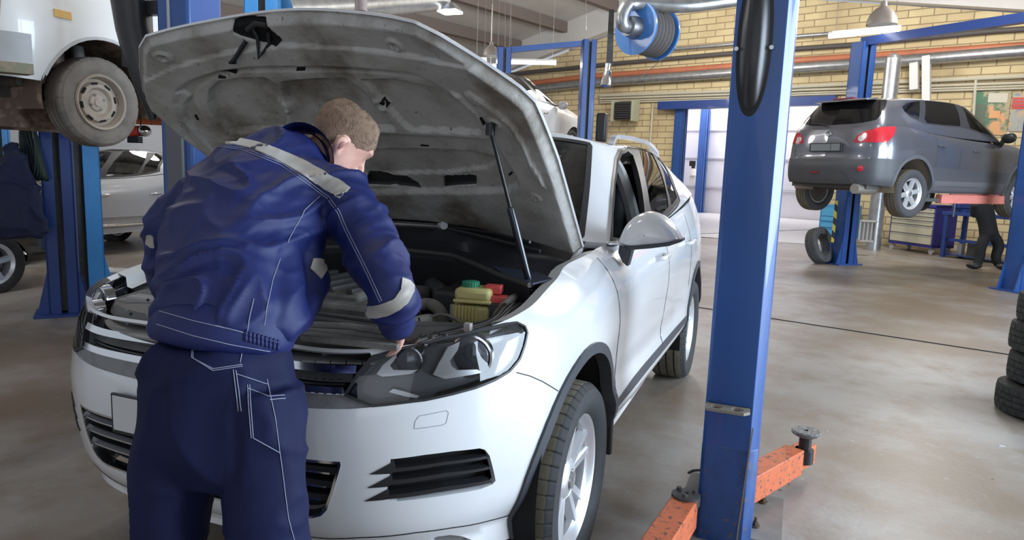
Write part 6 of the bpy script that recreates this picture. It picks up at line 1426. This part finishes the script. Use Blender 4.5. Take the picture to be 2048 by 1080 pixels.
b = MB(); limb(b, [(pel+UU*.055, .150, .108, lat(1, -.13)), (at(442, 705, 1.62), .162, .122, lat(1, -.12)), (at(440, 760, 1.62), .170, .130, lat(1, -.06)), (at(436, 840, 1.62), .166, .135, lat(1, 0)), (at(434, 920, 1.62), .145, .12, lat(1, 0)), (at(432, 965, 1.62), .10, .09, lat(1, 0))], 36)
for i, (h_, k_, kn, an) in enumerate(legs): 
    sg = -1 if i == 0 else 1; limb(b, [(h_+RR*.01*sg+UU*.03, .088, .115, RR), (h_*.6+k_*.4+RR*.005*sg, .093, .105, RR), (k_, .070 if i == 0 else .088, .095, RR), (kn, .078, .085, RR), (kn*.5+an*.5, .080, .085, RR), (an+[0, 0, .03], .082, .088, RR), (an+[0, 0, -.02], .080, .088, RR)])
def tfold(co, n):
    p = Vector((co.x*7, co.y*6, co.z*3.2+co.x*2)); a = mnoise.noise(p); r = max(0, 1-abs(a)*2.3)**1.6; q_ = Vector((co.x*4+co.z*3, co.y*4, co.z*7-co.x*4)); r3 = max(0, 1-abs(mnoise.noise(q_))*2.5)**2; return .012*r+.008*r3-.006+.004*mnoise.noise(co*5)
trous = remeshed(b, 'trousers', M_navy2, man, .009, 6, tfold, .45); TT = bvh(trous)
for i, (h_, k_, kn, an) in enumerate(legs):
    b = MB(); c = np.array([an[0], an[1], 0]); limb(b, [(c+[0, -.07, .05], .035, .04, (1, 0, 0)), (c+[0, 0, .055], .042, .05, (1, 0, 0)), (c+[0, .10, .045], .048, .04, (1, 0, 0)), (c+[0, .17, .035], .045, .030, (1, 0, 0)), (c+[0, .20, .03], .02, .02, (1, 0, 0))], 20)
    limb(b, [(c+[0, -.01, .05], .045, .05, (1, 0, 0)), (c+[0, -.01, .12], .045, .05, (1, 0, 0))], 20); b.box(c+[0, .06, .012], (.09, .28, .024)); fixn(b.build('shoe', mat('black_shoe', (.02, .02, .02), .5), man))
# collar
cx_ = at(628, 297, 2.05); ca = HL(-.03, 0, -.07)-neck0; ca /= np.linalg.norm(ca); cl = hl_-ca*(hl_@ca); cl /= np.linalg.norm(cl); cf = np.cross(cl, ca); V = []; F = []; na = 40
rows = [(-.030, .078), (.0, .070), (.030, .067), (.046, .069), (.048, .073), (.030, .078), (.0, .087), (-.028, .100)]
for h_, r_ in rows:
    for k in range(na):
        a = 2*pi*k/na; d_ = cl*math.cos(a)*.98+cf*math.sin(a)*1.05; dip = -.035*max(0, math.sin(a))**2 if (cf@hf) > 0 else -.035*max(0, -math.sin(a))**2; V.append(neck0+ca*(.018+h_+dip)+d_*r_)
for i in range(len(rows)-1):
    for k in range(na): k2 = (k+1) % na; F.append((i*na+k, i*na+k2, (i+1)*na+k2, (i+1)*na+k))
fixn(mesh_obj('collar', V, F, M_navy, jacket, 50))
z3 = lambda p: zm(p, 280, 0, 2.7); z6 = lambda p: zm(p, 600, 500, 5.4); z5 = lambda p: zm(p, 260, 180, 2.0); zt_ = lambda p: zm(p, 120, 500, 1.8615)
decal('reflective_stripe', TJ, z3([(415, 792), (440, 757), (500, 744), (600, 760), (700, 790), (800, 830), (900, 875), (1000, 930), (1080, 975), (1135, 1015), (1078, 1070), (1000, 1025), (900, 960), (800, 900), (700, 845), (600, 803), (500, 780), (440, 785)]), M_reflect, jacket, .004)
decal('reflective_stripe', TJ, z6([(1100, 300), (1180, 330), (1225, 385), (1228, 450), (1165, 570), (1080, 640), (960, 705), (830, 740), (755, 735), (700, 670), (682, 590), (690, 555), (745, 610), (860, 590), (1020, 530), (1090, 430)]), M_reflect, jacket, .004)
decal('reflective_stripe', TJ, [(294, 470), (302, 470), (308, 476), (309, 495), (302, 495), (293, 488)], M_reflect, jacket, .004)
decal('reflective_stripe', TJ, z6([(140, 95), (220, 92), (270, 120), (305, 190), (230, 315), (108, 200)]), M_reflect, jacket, .004)
b = MB()
A = z5([(345, 225), (450, 240), (600, 300), (700, 370), (790, 435), (830, 490), (860, 560), (900, 640), (950, 740), (1000, 850)])
for p in (A, [(x+4, y-3) for x, y in A], z5([(760, 425), (700, 480), (660, 550), (630, 610)]), z5([(600, 675), (570, 760), (545, 880), (535, 955)]), z5([(120, 880), (250, 920), (400, 955), (480, 975), (590, 1008)]), z5([(495, 835), (480, 900), (468, 968)]), z5([(160, 730), (170, 745)])): sew(TJ, p, jacket)
b = MB()
for p in ([(495, 335), (490, 400), (570, 448), (680, 432)], [(495, 341), (496, 404), (570, 441), (678, 426)], [(645, 445), (665, 600)], [(655, 447), (676, 600)], [(705, 500), (720, 700), (820, 755)], [(697, 500), (712, 700)], [(700, 515), (775, 545)], [(655, 460), (775, 500)], [(685, 345), (670, 420)],
          [(360, 282), (500, 318), (690, 362)], [(770, 480), (800, 620), (825, 800), (850, 1000), (872, 1080)], [(775, 545), (835, 540)], [(780, 557), (838, 552)]): sew(TT, zt_(p), trous)
# waistband of the jacket with its gathered side
b = MB(); ring = []
limb(b, [(at(442, 690, 1.62), .156, .122, lat(1, -.16)), (at(444, 676, 1.62), .163, .130, lat(1, -.16)), (at(447, 655, 1.62), .162, .130, lat(1, -.16)), (at(449, 645, 1.625), .154, .122, lat(1, -.16))], 48)
wb = remeshed(b, 'jacket_waistband', M_navy, jacket, .009, 2, lambda co, n: .0015*mnoise.noise(co*18)); TW = bvh(wb)
b = MB()
for p in (z5([(118, 884), (250, 922), (400, 957), (480, 977), (590, 1010)]), z5([(108, 936), (250, 982), (400, 1018), (560, 1046)])): sew(TW, p, wb)
b = MB()
for k in range(9):
    for dy in (0, 9): 
        h, n = cast(TW, 492+k*8, 668+k*2.2+dy)
        if h is not None: b.ball(tuple(h), .0085, (.6, .6, 1), 8)
b.build('elastic_gathers', M_navy, wb)
# ================================================================== tool carts, bench, tyres and small things
q = floor_at(1818, 503); dd = 15.2; cart = empty('tool_cart', q, 0, 'tool cart with cream drawers in a dark blue frame by the brick wall', 'tool cart')
s_ = np.array([wd[0], wd[1], 0]); n_ = np.array([wn[0], wn[1], 0])
cL = floor_at(1775, 497); cR = floor_at(1862, 510); cw_ = cR-cL; wdt = np.linalg.norm(cw_); ct = cw_/wdt; cn = np.array([ct[1], -ct[0], 0]); 
if cn@(CP-cL) < 0: cn = -cn
def cbox(b, u0, u1, d0, d1, z0, z1):
    P = [cL+ct*u0+cn*d0, cL+ct*u1+cn*d0, cL+ct*u1+cn*d1, cL+ct*u0+cn*d1]; b.hexa([p+[0, 0, z0] for p in P]+[p+[0, 0, z1] for p in P]); return b
b = MB(); cbox(b, 0, .03, -.6, 0, .16, 1.05); cbox(b, wdt-.03, wdt, -.6, 0, .16, 1.05); cbox(b, 0, wdt, -.6, 0, .14, .2); cbox(b, 0, wdt, -.62, .02, 1.0, 1.06); cbox(b, .02, wdt-.02, -.6, -.05, .18, 1.0); b.build('cart_frame', mat('deep_blue_cart', (.035, .035, .22), .5), cart)
zz = [.20, .40, .60, .70, .79, .88, .985]
for i in range(6):
    b = MB(); cbox(b, .04, wdt-.04, -.05, .015, zz[i]+.008, zz[i+1]-.008); d_ = b.build('drawer', mat('cream_drawer', (.55, .53, .40), .5), cart, bevel=.004); b = MB(); cbox(b, .06, wdt-.06, .015, .025, zz[i+1]-.025, zz[i+1]-.012); b.build('drawer_grip', M_alu, d_)
for u in (.06, wdt-.06):
    for v in (-.54, -.06): b = MB(); p = cL+ct*u+cn*v; b.cyl(p+ct*.0-cn*.02+[0, 0, .06], p+cn*.02+[0, 0, .06], .06, n=16); b.box(p+[0, 0, .12], (.05, .05, .05)); b.build('castor', mat('castor_grey', (.4, .4, .4), .5), cart)
# workbench
bl = floor_at(1880, 513); br = floor_at(2075, 540); bt = (br-bl); bw = np.linalg.norm(bt); bt = bt/bw; bn = np.array([bt[1], -bt[0], 0]); bn = bn if bn@(CP-bl) > 0 else -bn
bench = empty('workbench', bl, 0, 'dark blue workbench behind the worker under the grey car', 'workbench')
def bb(b, u0, u1, d0, d1, z0, z1, o=bl):
    P = [o+bt*u0+bn*d0, o+bt*u1+bn*d0, o+bt*u1+bn*d1, o+bt*u0+bn*d1]; b.hexa([p+[0, 0, z0] for p in P]+[p+[0, 0, z1] for p in P]); return b
bb(MB(), -.05, bw, -.7, .03, .88, .95).build('bench_top', M_navyp, bench, bevel=.006)
for u in (0, bw*.95):
    for v in (-.62, -.05): bb(MB(), u, u+.08, v, v+.07, 0, .88).build('bench_leg', M_navyp, bench)
bb(MB(), 0, bw, -.1, -.04, .34, .40).build('bench_rail', M_navyp, bench); bb(MB(), .02, bw, -.66, -.04, .05, .07).build('bench_shelf', M_navyp, bench)
v_ = empty('bench_vice', bl, 0, 'blue vice standing at the left end of the workbench', 'vice'); bb(MB(), .05, .35, -.4, -.1, .95, 1.02).build('vice_base', M_navyp, v_); bb(MB(), .12, .28, -.5, .0, 1.02, 1.2).build('vice_jaws', M_navyp, v_, bevel=.02); b = MB(); b.cyl(bl+bt*.2+bn*.02+[0, 0, .85], bl+bt*.2+bn*.02+[0, 0, 1.12], .018); b.build('vice_handle', M_steel, v_)
bb(MB(), .55, .95, -.5, -.2, .952, 1.02).build('x', M_whited); o = bpy.data.objects[-1] if 0 else [o for o in COL.objects if o.name == 'x'][0]; o.name = 'rag'; o.data.name = 'rag'; tag(o, 'pale rag lying on the workbench left of the worker', 'rag')
bb(MB(), .45, .60, -.4, -.15, .07, .33).build('canister', M_dkgrey); tag(COL.objects['canister'], 'dark canister on the low shelf of the workbench', 'canister')
bb(MB(), .2, .30, -.3, -.2, .07, .30).build('bottle', mat('grey_bottle', (.35, .36, .38), .4)); tag(COL.objects['bottle'], 'grey bottle on the low bench shelf beside the leg', 'bottle')
# background worker
wkr = empty('person', floor_at(1965, 533), 0, 'person in dark clothes with an orange cap leaning over the workbench', 'person')
W = lambda x, y, d=13.2: at(x, y, d)
b = MB(); limb(b, [(W(1962, 398), .10, .12, RR), (W(1968, 420), .17, .13, RR), (W(1975, 450), .16, .13, RR), (W(1978, 470), .17, .14, RR)], 20)
for x1, x2 in ((1958, 1950), (1992, 2006)): limb(b, [(W(1978, 462), .11, .12, RR), (W(x1+5, 490), .095, .1, RR), (W(x1, 520), .08, .09, RR), (W(x2, 538), .06, .07, RR)], 18)
limb(b, [(W(1990, 405), .07, .08, RR), (W(2005, 416), .06, .06, RR), (W(2009, 424), .045, .045, RR)], 16); limb(b, [(W(1950, 408), .07, .08, RR), (W(1946, 425, 13.3), .055, .06, RR), (W(1955, 432, 13.6), .045, .045, RR)], 16)
cl_ = remeshed(b, 'dark_overalls', mat('dark_overalls', (.012, .013, .016), .8), wkr, .03, 3)
b = MB(); limb(b, [(W(2007, 422), .036, .036, RR), (W(2018, 432), .032, .03, RR), (W(2026, 436), .04, .02, UU), (W(2034, 438), .03, .012, UU)], 14)
for k in range(4): limb(b, [(W(2033, 436+k*1.2), .009, .009, RR), (W(2037, 438+k*1.3), .008, .008, RR), (W(2040, 440+k*1.3), .006, .006, RR)], 8)
limb(b, [(W(1962, 402, 13.3), .06, .06, RR), (W(1952, 400, 13.4), .055, .06, RR), (W(1944, 399, 13.45), .085, .09, RR), (W(1938, 402, 13.5), .075, .08, RR), (W(1934, 404, 13.5), .03, .03, RR)], 16)
remeshed(b, 'body', M_skin, wkr, .012, 3)
b = MB(); b.ball(tuple(W(1943, 396, 13.45)), .115, (1, 1, .75), 20); b.box(W(1932, 402, 13.45), (.12, .14, .02)); b.build('cap', mat('orange_cap', (.75, .13, .03), .7), wkr)
for x, y in ((1947, 538), (2006, 540)): p = floor_at(x, y); b = MB(); b.ball((p[0], p[1], .06), .10, (1.3, .8, .55), 14); b.build('shoe', M_black, wkr)
# tyres
def tyre_obj(c, ax, rad, wid, rin, label, m, group=None, seg=90):
    ax = Vector(ax).normalized(); X = Matrix.Translation(Vector([float(v) for v in c])) @ ax.to_track_quat('X', 'Z').to_matrix().to_4x4(); b = MB(X)
    h = wid/2; s = rad-rin; prof = [(-h*.7, rin), (-h*.9, rin+.012), (-h, rin+s*.5), (-h*.96, rad-.03), (-h*.84, rad-.006), (-h*.45, rad), (-h*.43, rad-.009), (-h*.36, rad-.009), (-h*.34, rad), (-h*.04, rad), (-h*.03, rad-.009), (h*.03, rad-.009), (h*.04, rad)]
    prof = prof+[(-a, r) for a, r in prof[:9]][::-1]; prof += [(h*.6, rin+.02), (-h*.6, rin+.02)]; V = []; F = []; mm = len(prof)
    for k in range(seg*2):
        t_ = 2*pi*k/(seg*2)
        for a, r in prof:
            rr = r; ph = (k+(3 if a > 0 else 0)+int(abs(a)*60)) % 6
            if r > rad-.012 and ph == 0: rr = r-.009
            if rad-.035 < r <= rad-.012 and ph in (0, 1): rr = r-.006
            V.append((a, rr*math.cos(t_), rr*math.sin(t_)))
    for k in range(seg*2):
        k2 = (k+1) % (seg*2)
        for i in range(mm): F.append((k*mm+i, k*mm+(i+1) % mm, k2*mm+(i+1) % mm, k2*mm+i))
    b.raw(V, F); o = fixn(b.build('tyre', m, None, 30)); return tag(o, label, 'tyre', group)
M_tr = mat('stack_tyre', (.028, .029, .027), .8, noise=(25, (.05, .05, .046), .5, .75))
sc0 = floor_at(2178, 866); fd = np.array([FF[0], FF[1], 0]); fd /= np.linalg.norm(fd); sc0 = sc0+fd*.30
for k, lb in enumerate(('lowest tyre of the stack at the right edge', 'second tyre from the floor in the stack at the right edge', 'second tyre from the top in the stack at the right edge', 'topmost tyre of the stack at the right edge')):
    tyre_obj(sc0+np.array([.02*math.sin(k*2), 0, 0])+RR*[.0, .035, .06, .075][k]*[1, 1, 0]+[0, 0, .105+.207*k], (.03*math.sin(k), .02, 1), .335, .205, .20, lb, M_tr, 'tyres stacked at the right edge')
M_gt = mat('grey_tyre_dust', (.11, .11, .115), .85, noise=(9, (.08, .08, .08), .4, .7))
p = floor_at(1655, 524); tyre_obj(p+[-.17, -.26, .325], (.78, -.48, .28), .33, .22, .20, 'grey tyre leaning against the lift post under the grey car', M_gt)
# teal tool cabinet seen under the grey car
p = wpt(ws(wp(1690, 440)), 0, .45); tc_ = empty('tool_cabinet', p, 0, 'light blue tool cabinet seen under the rear of the grey car', 'tool cabinet'); rz_ = math.atan2(wd[1], wd[0])
w0 = onp(1650, 430, 1, p[1])[0]; w1 = onp(1724, 430, 1, p[1])[0]; cw2 = abs(w1-w0)
b = MB(); b.box(p+[0, 0, .52], (cw2, .5, .8), rz_); b.build('cabinet_body', mat('sky_blue_cabinet', (.05, .26, .50), .45), tc_, bevel=.01)
for k, z in enumerate((.25, .43, .58, .70, .80)): b = MB(); b.box(p+n_*.262+[0, 0, z], (cw2*.9, .02, .10), rz_); b.build('drawer', mat('sky_blue_drawer', (.08, .34, .58), .4), tc_)
for sx_ in (-1, 1): b = MB(); q_ = p+s_*cw2*.4*sx_; b.cyl(q_+[0, -.03, .06], q_+[0, .03, .06], .06, n=14); b.box(q_+[0, 0, .10], (.05, .05, .05)); b.build('castor', M_black, tc_)
# blue machine in the far bay
q0_ = floor_at(1594, 436); eq = empty('tyre_machine', q0_, 0, 'blue workshop machine with white lettering in the bright far bay', 'machine')
K = 26.5/FPX
b = MB(); b.box(q0_+[0, .3, .55], (.62, .5, 1.02), .2); b.box(q0_+[0.15, .2, .04], (.9, .6, .08), .2); b.build('machine_body', mat('machine_blue', (.03, .14, .48), .45), eq, bevel=.02)
b = MB(); b.box(q0_+[-.25, .3, 1.18], (.28, .2, .25), .2); b.build('machine_head', M_dkgrey, eq)
b = MB(); e1_ = np.array([math.cos(.2), math.sin(.2), 0]); fr = q0_+[.05, .04, .75]
for dx, dz, w_, h_ in ((-.12, .02, .05, .22), (-.05, .11, .08, .04), (-.05, -.07, .08, .04), (.06, .02, .05, .22), (.13, .11, .08, .04), (.13, .02, .05, .12), (-.10, -.22, .05, .08), (-.02, -.22, .05, .08)): b.box(fr+e1_*dx+[0, 0, dz], (w_, .02, h_), .2)
b.build('lettering', M_whited, eq)
b = MB()
for k in range(7): b.cyl(q0_+[-.36, .1, .25+.12*k], q0_+[-.44, .05, .25+.12*k], .025, n=8)
b.build('hose_fittings', M_dkgrey, eq)
# white plastic rack by the spiral duct
p = floor_at(1737, 498)*.97+CP*.03; p = at(1735, 462, 14.2); rk = empty('wall_rack', p, 0, 'white plastic rack fixed beside the upright spiral duct', 'rack')
b = MB(); b.box(p+[0, 0, .2], (.30, .12, .03)); b.box(p-[0, 0, .2], (.30, .12, .03)); b.box(p-[.14, 0, 0], (.025, .12, .4)); b.box(p+[.14, 0, 0], (.025, .12, .4)); b.box(p+[.0, .05, 0], (.28, .01, .38)); b.build('rack_frame', M_whited, rk)
for k in range(3): b = MB(); b.box(p+[-.07+.07*k, -.03, 0], (.022, .04, .36)); b.build('rack_bar', M_whited, rk)
# fire extinguishers
for (x, y), h_, lb in (((1425, 424), .62, 'larger red fire extinguisher in the bright doorway'), ((1414, 420), .80, 'slim red fire extinguisher in the bright doorway')):
    p = floor_at(x, y)+[.0 if h_ < .7 else -.08, 0, 0]; e = empty('fire_extinguisher', p, 0, lb, 'fire extinguisher', 'fire extinguishers in the doorway'); r = .16 if h_ < .7 else .09; b = MB(); b.lathe([(0, .01), (0, r), (h_*.75, r), (h_*.85, r*.5), (h_*.88, .03), (h_*.88, .01)], p, (0, 0, 1), 20); b.build('cylinder', mat('extinguisher_red', (.60, .03, .03), .35), e)
    b = MB(); b.box(p+[0, 0, h_*.93], (.12, .05, .06)); b.tube([p+[0, -.03, h_*.9], p+[r, -.1, h_*.8], p+[r, -.06, h_*.4]], .015, 8); b.build('valve', M_black, e)
# things on the post in the doorway
p = floor_at(1397, 425); e = empty('paper_dispenser', at(1386, 345, 27.5), 0, 'dispenser with black head and white roll on the doorway post', 'dispenser')
b = MB(); b.box(at(1385, 327, 27.5), (.22, .2, .2)); b.box(at(1386, 340, 27.5), (.12, .15, .3)); b.build('dispenser_head', M_black, e); b = MB(); b.cyl(at(1386, 338, 27.5), at(1385, 352, 27.5), .13); b.box(at(1385, 358, 27.5), (.2, .12, .3)); b.build('paper_roll', M_whited, e)
p = floor_at(1376, 413); b = MB(); b.box(p+[0, .2, .45], (.7, .5, .85), .3); o = single(b, 'waste_bin', mat('bin_grey', (.16, .16, .17), .6), 'dark grey bin beside the blue post in the doorway', 'bin', bevel=.05)
# jacket hanging on the dark blue post
b = MB(); J = lambda x, y, d=6.15: at(x-8, y, d)
limb(b, [(J(28, 285), .03, .04, RR), (J(34, 305), .08, .07, RR), (J(30, 345), .15, .09, RR), (J(34, 400), .20, .10, RR), (J(42, 450), .22, .10, RR), (J(44, 478), .21, .09, RR)], 24)
limb(b, [(J(45, 315), .06, .06, RR), (J(68, 370), .07, .06, RR), (J(86, 440), .06, .05, RR), (J(90, 465), .05, .05, RR)], 16); limb(b, [(J(10, 320), .06, .06, RR), (J(2, 380), .07, .06, RR), (J(0, 450), .06, .05, RR)], 16)
o = remeshed(b, 'hanging_jacket', mat('faded_navy', (.008, .011, .045), .75), None, .018, 3, lambda co, n: folds(co*.6, n, 1.8)); tag(o, 'navy work jacket hanging beside the dark blue lift post', 'jacket')
# hanging green-black coil above it
b = MB(); c = at(62, 268, 6.2)
for k in range(6): b.tube([c+np.array([.10*math.cos(t+k*.3)+.01*k, .01*k-.03, .30*math.sin(t)-.10]) for t in np.linspace(0, 2*pi, 25)[:-1]], .014, 7, closed=True)
b2 = MB(); 
o = single(b, 'coiled_hose', mat('dark_green_hose', (.015, .03, .028), .35), 'dark hose coiled on the left lift posts above the hanging jacket', 'hose')
# white boxes on the floor behind the bonnet's left corner
for (x0, x1, y0, y1, d, lb) in ((182, 196, 548, 578, 8.2, 'small white box on the floor by the light blue post'), (199, 252, 553, 579, 8.3, 'long low white box on the floor left of the bonnet')):
    a = at(x0, y1, d); c = at(x1, y1, d); zt_h = (y1-y0)/FPX*d; cc = (a+c)/2; b = MB(); b.box((cc[0], cc[1]+.12, zt_h/2+.001), (np.linalg.norm(c-a), .3, zt_h), -YAW*0+R(20)); single(b, 'floor_box', mat('dusty_white_box', (.5, .49, .47), .6), lb, 'box', 'white boxes on the floor', bevel=.01)
# red and grey lamp thing behind the steel wheel
p = at(282, 262, 6.5); e = empty('inspection_lamp', p, 0, 'red and silver lamp hanging beside the raised steel wheel', 'lamp'); b = MB(); b.ball(tuple(p+RR*.03), .06, (1, 1, .9), 16); b.build('lamp_bowl', M_chrome, e); b = MB(); b.cyl(p-RR*.12, p-RR*.01, .05, n=14); b.build('lamp_body', mat('lamp_red', (.65, .06, .03), .4), e); b = MB(); b.box(p-RR*.06-[0, 0, .08], (.14, .05, .06)); b.cyl(p, p+[0, 0, .7], .006, n=6); b.build('lamp_clip', M_black, e)
# screws and chips on the floor
for i, (x, y) in enumerate(((1577, 968), (1560, 980), (1655, 862), (1705, 882), (1985, 958), (1420, 870), (2004, 893))):
    p = floor_at(x, y); b = MB(); wide = i == 6
    b.hexa([p+np.array(v)*(1.4 if wide else .6) for v in ((-.012, -.006, 0), (.012, -.005, 0), (.010, .007, 0), (-.009, .006, 0), (-.011, -.005, .003), (.011, -.004, .003), (.009, .006, .003), (-.008, .005, .003))])
    single(b, 'floor_scrap', mat('pale_scrap', (.6, .62, .66), .6) if i in (6, 3, 2) else mat('rusty_bolt', (.15, .11, .07), .6), 'pale paper scrap on the floor left of the tyre stack' if wide else 'tiny scrap lying on the concrete near the orange arm', 'scrap', None if wide else 'scraps on the floor')
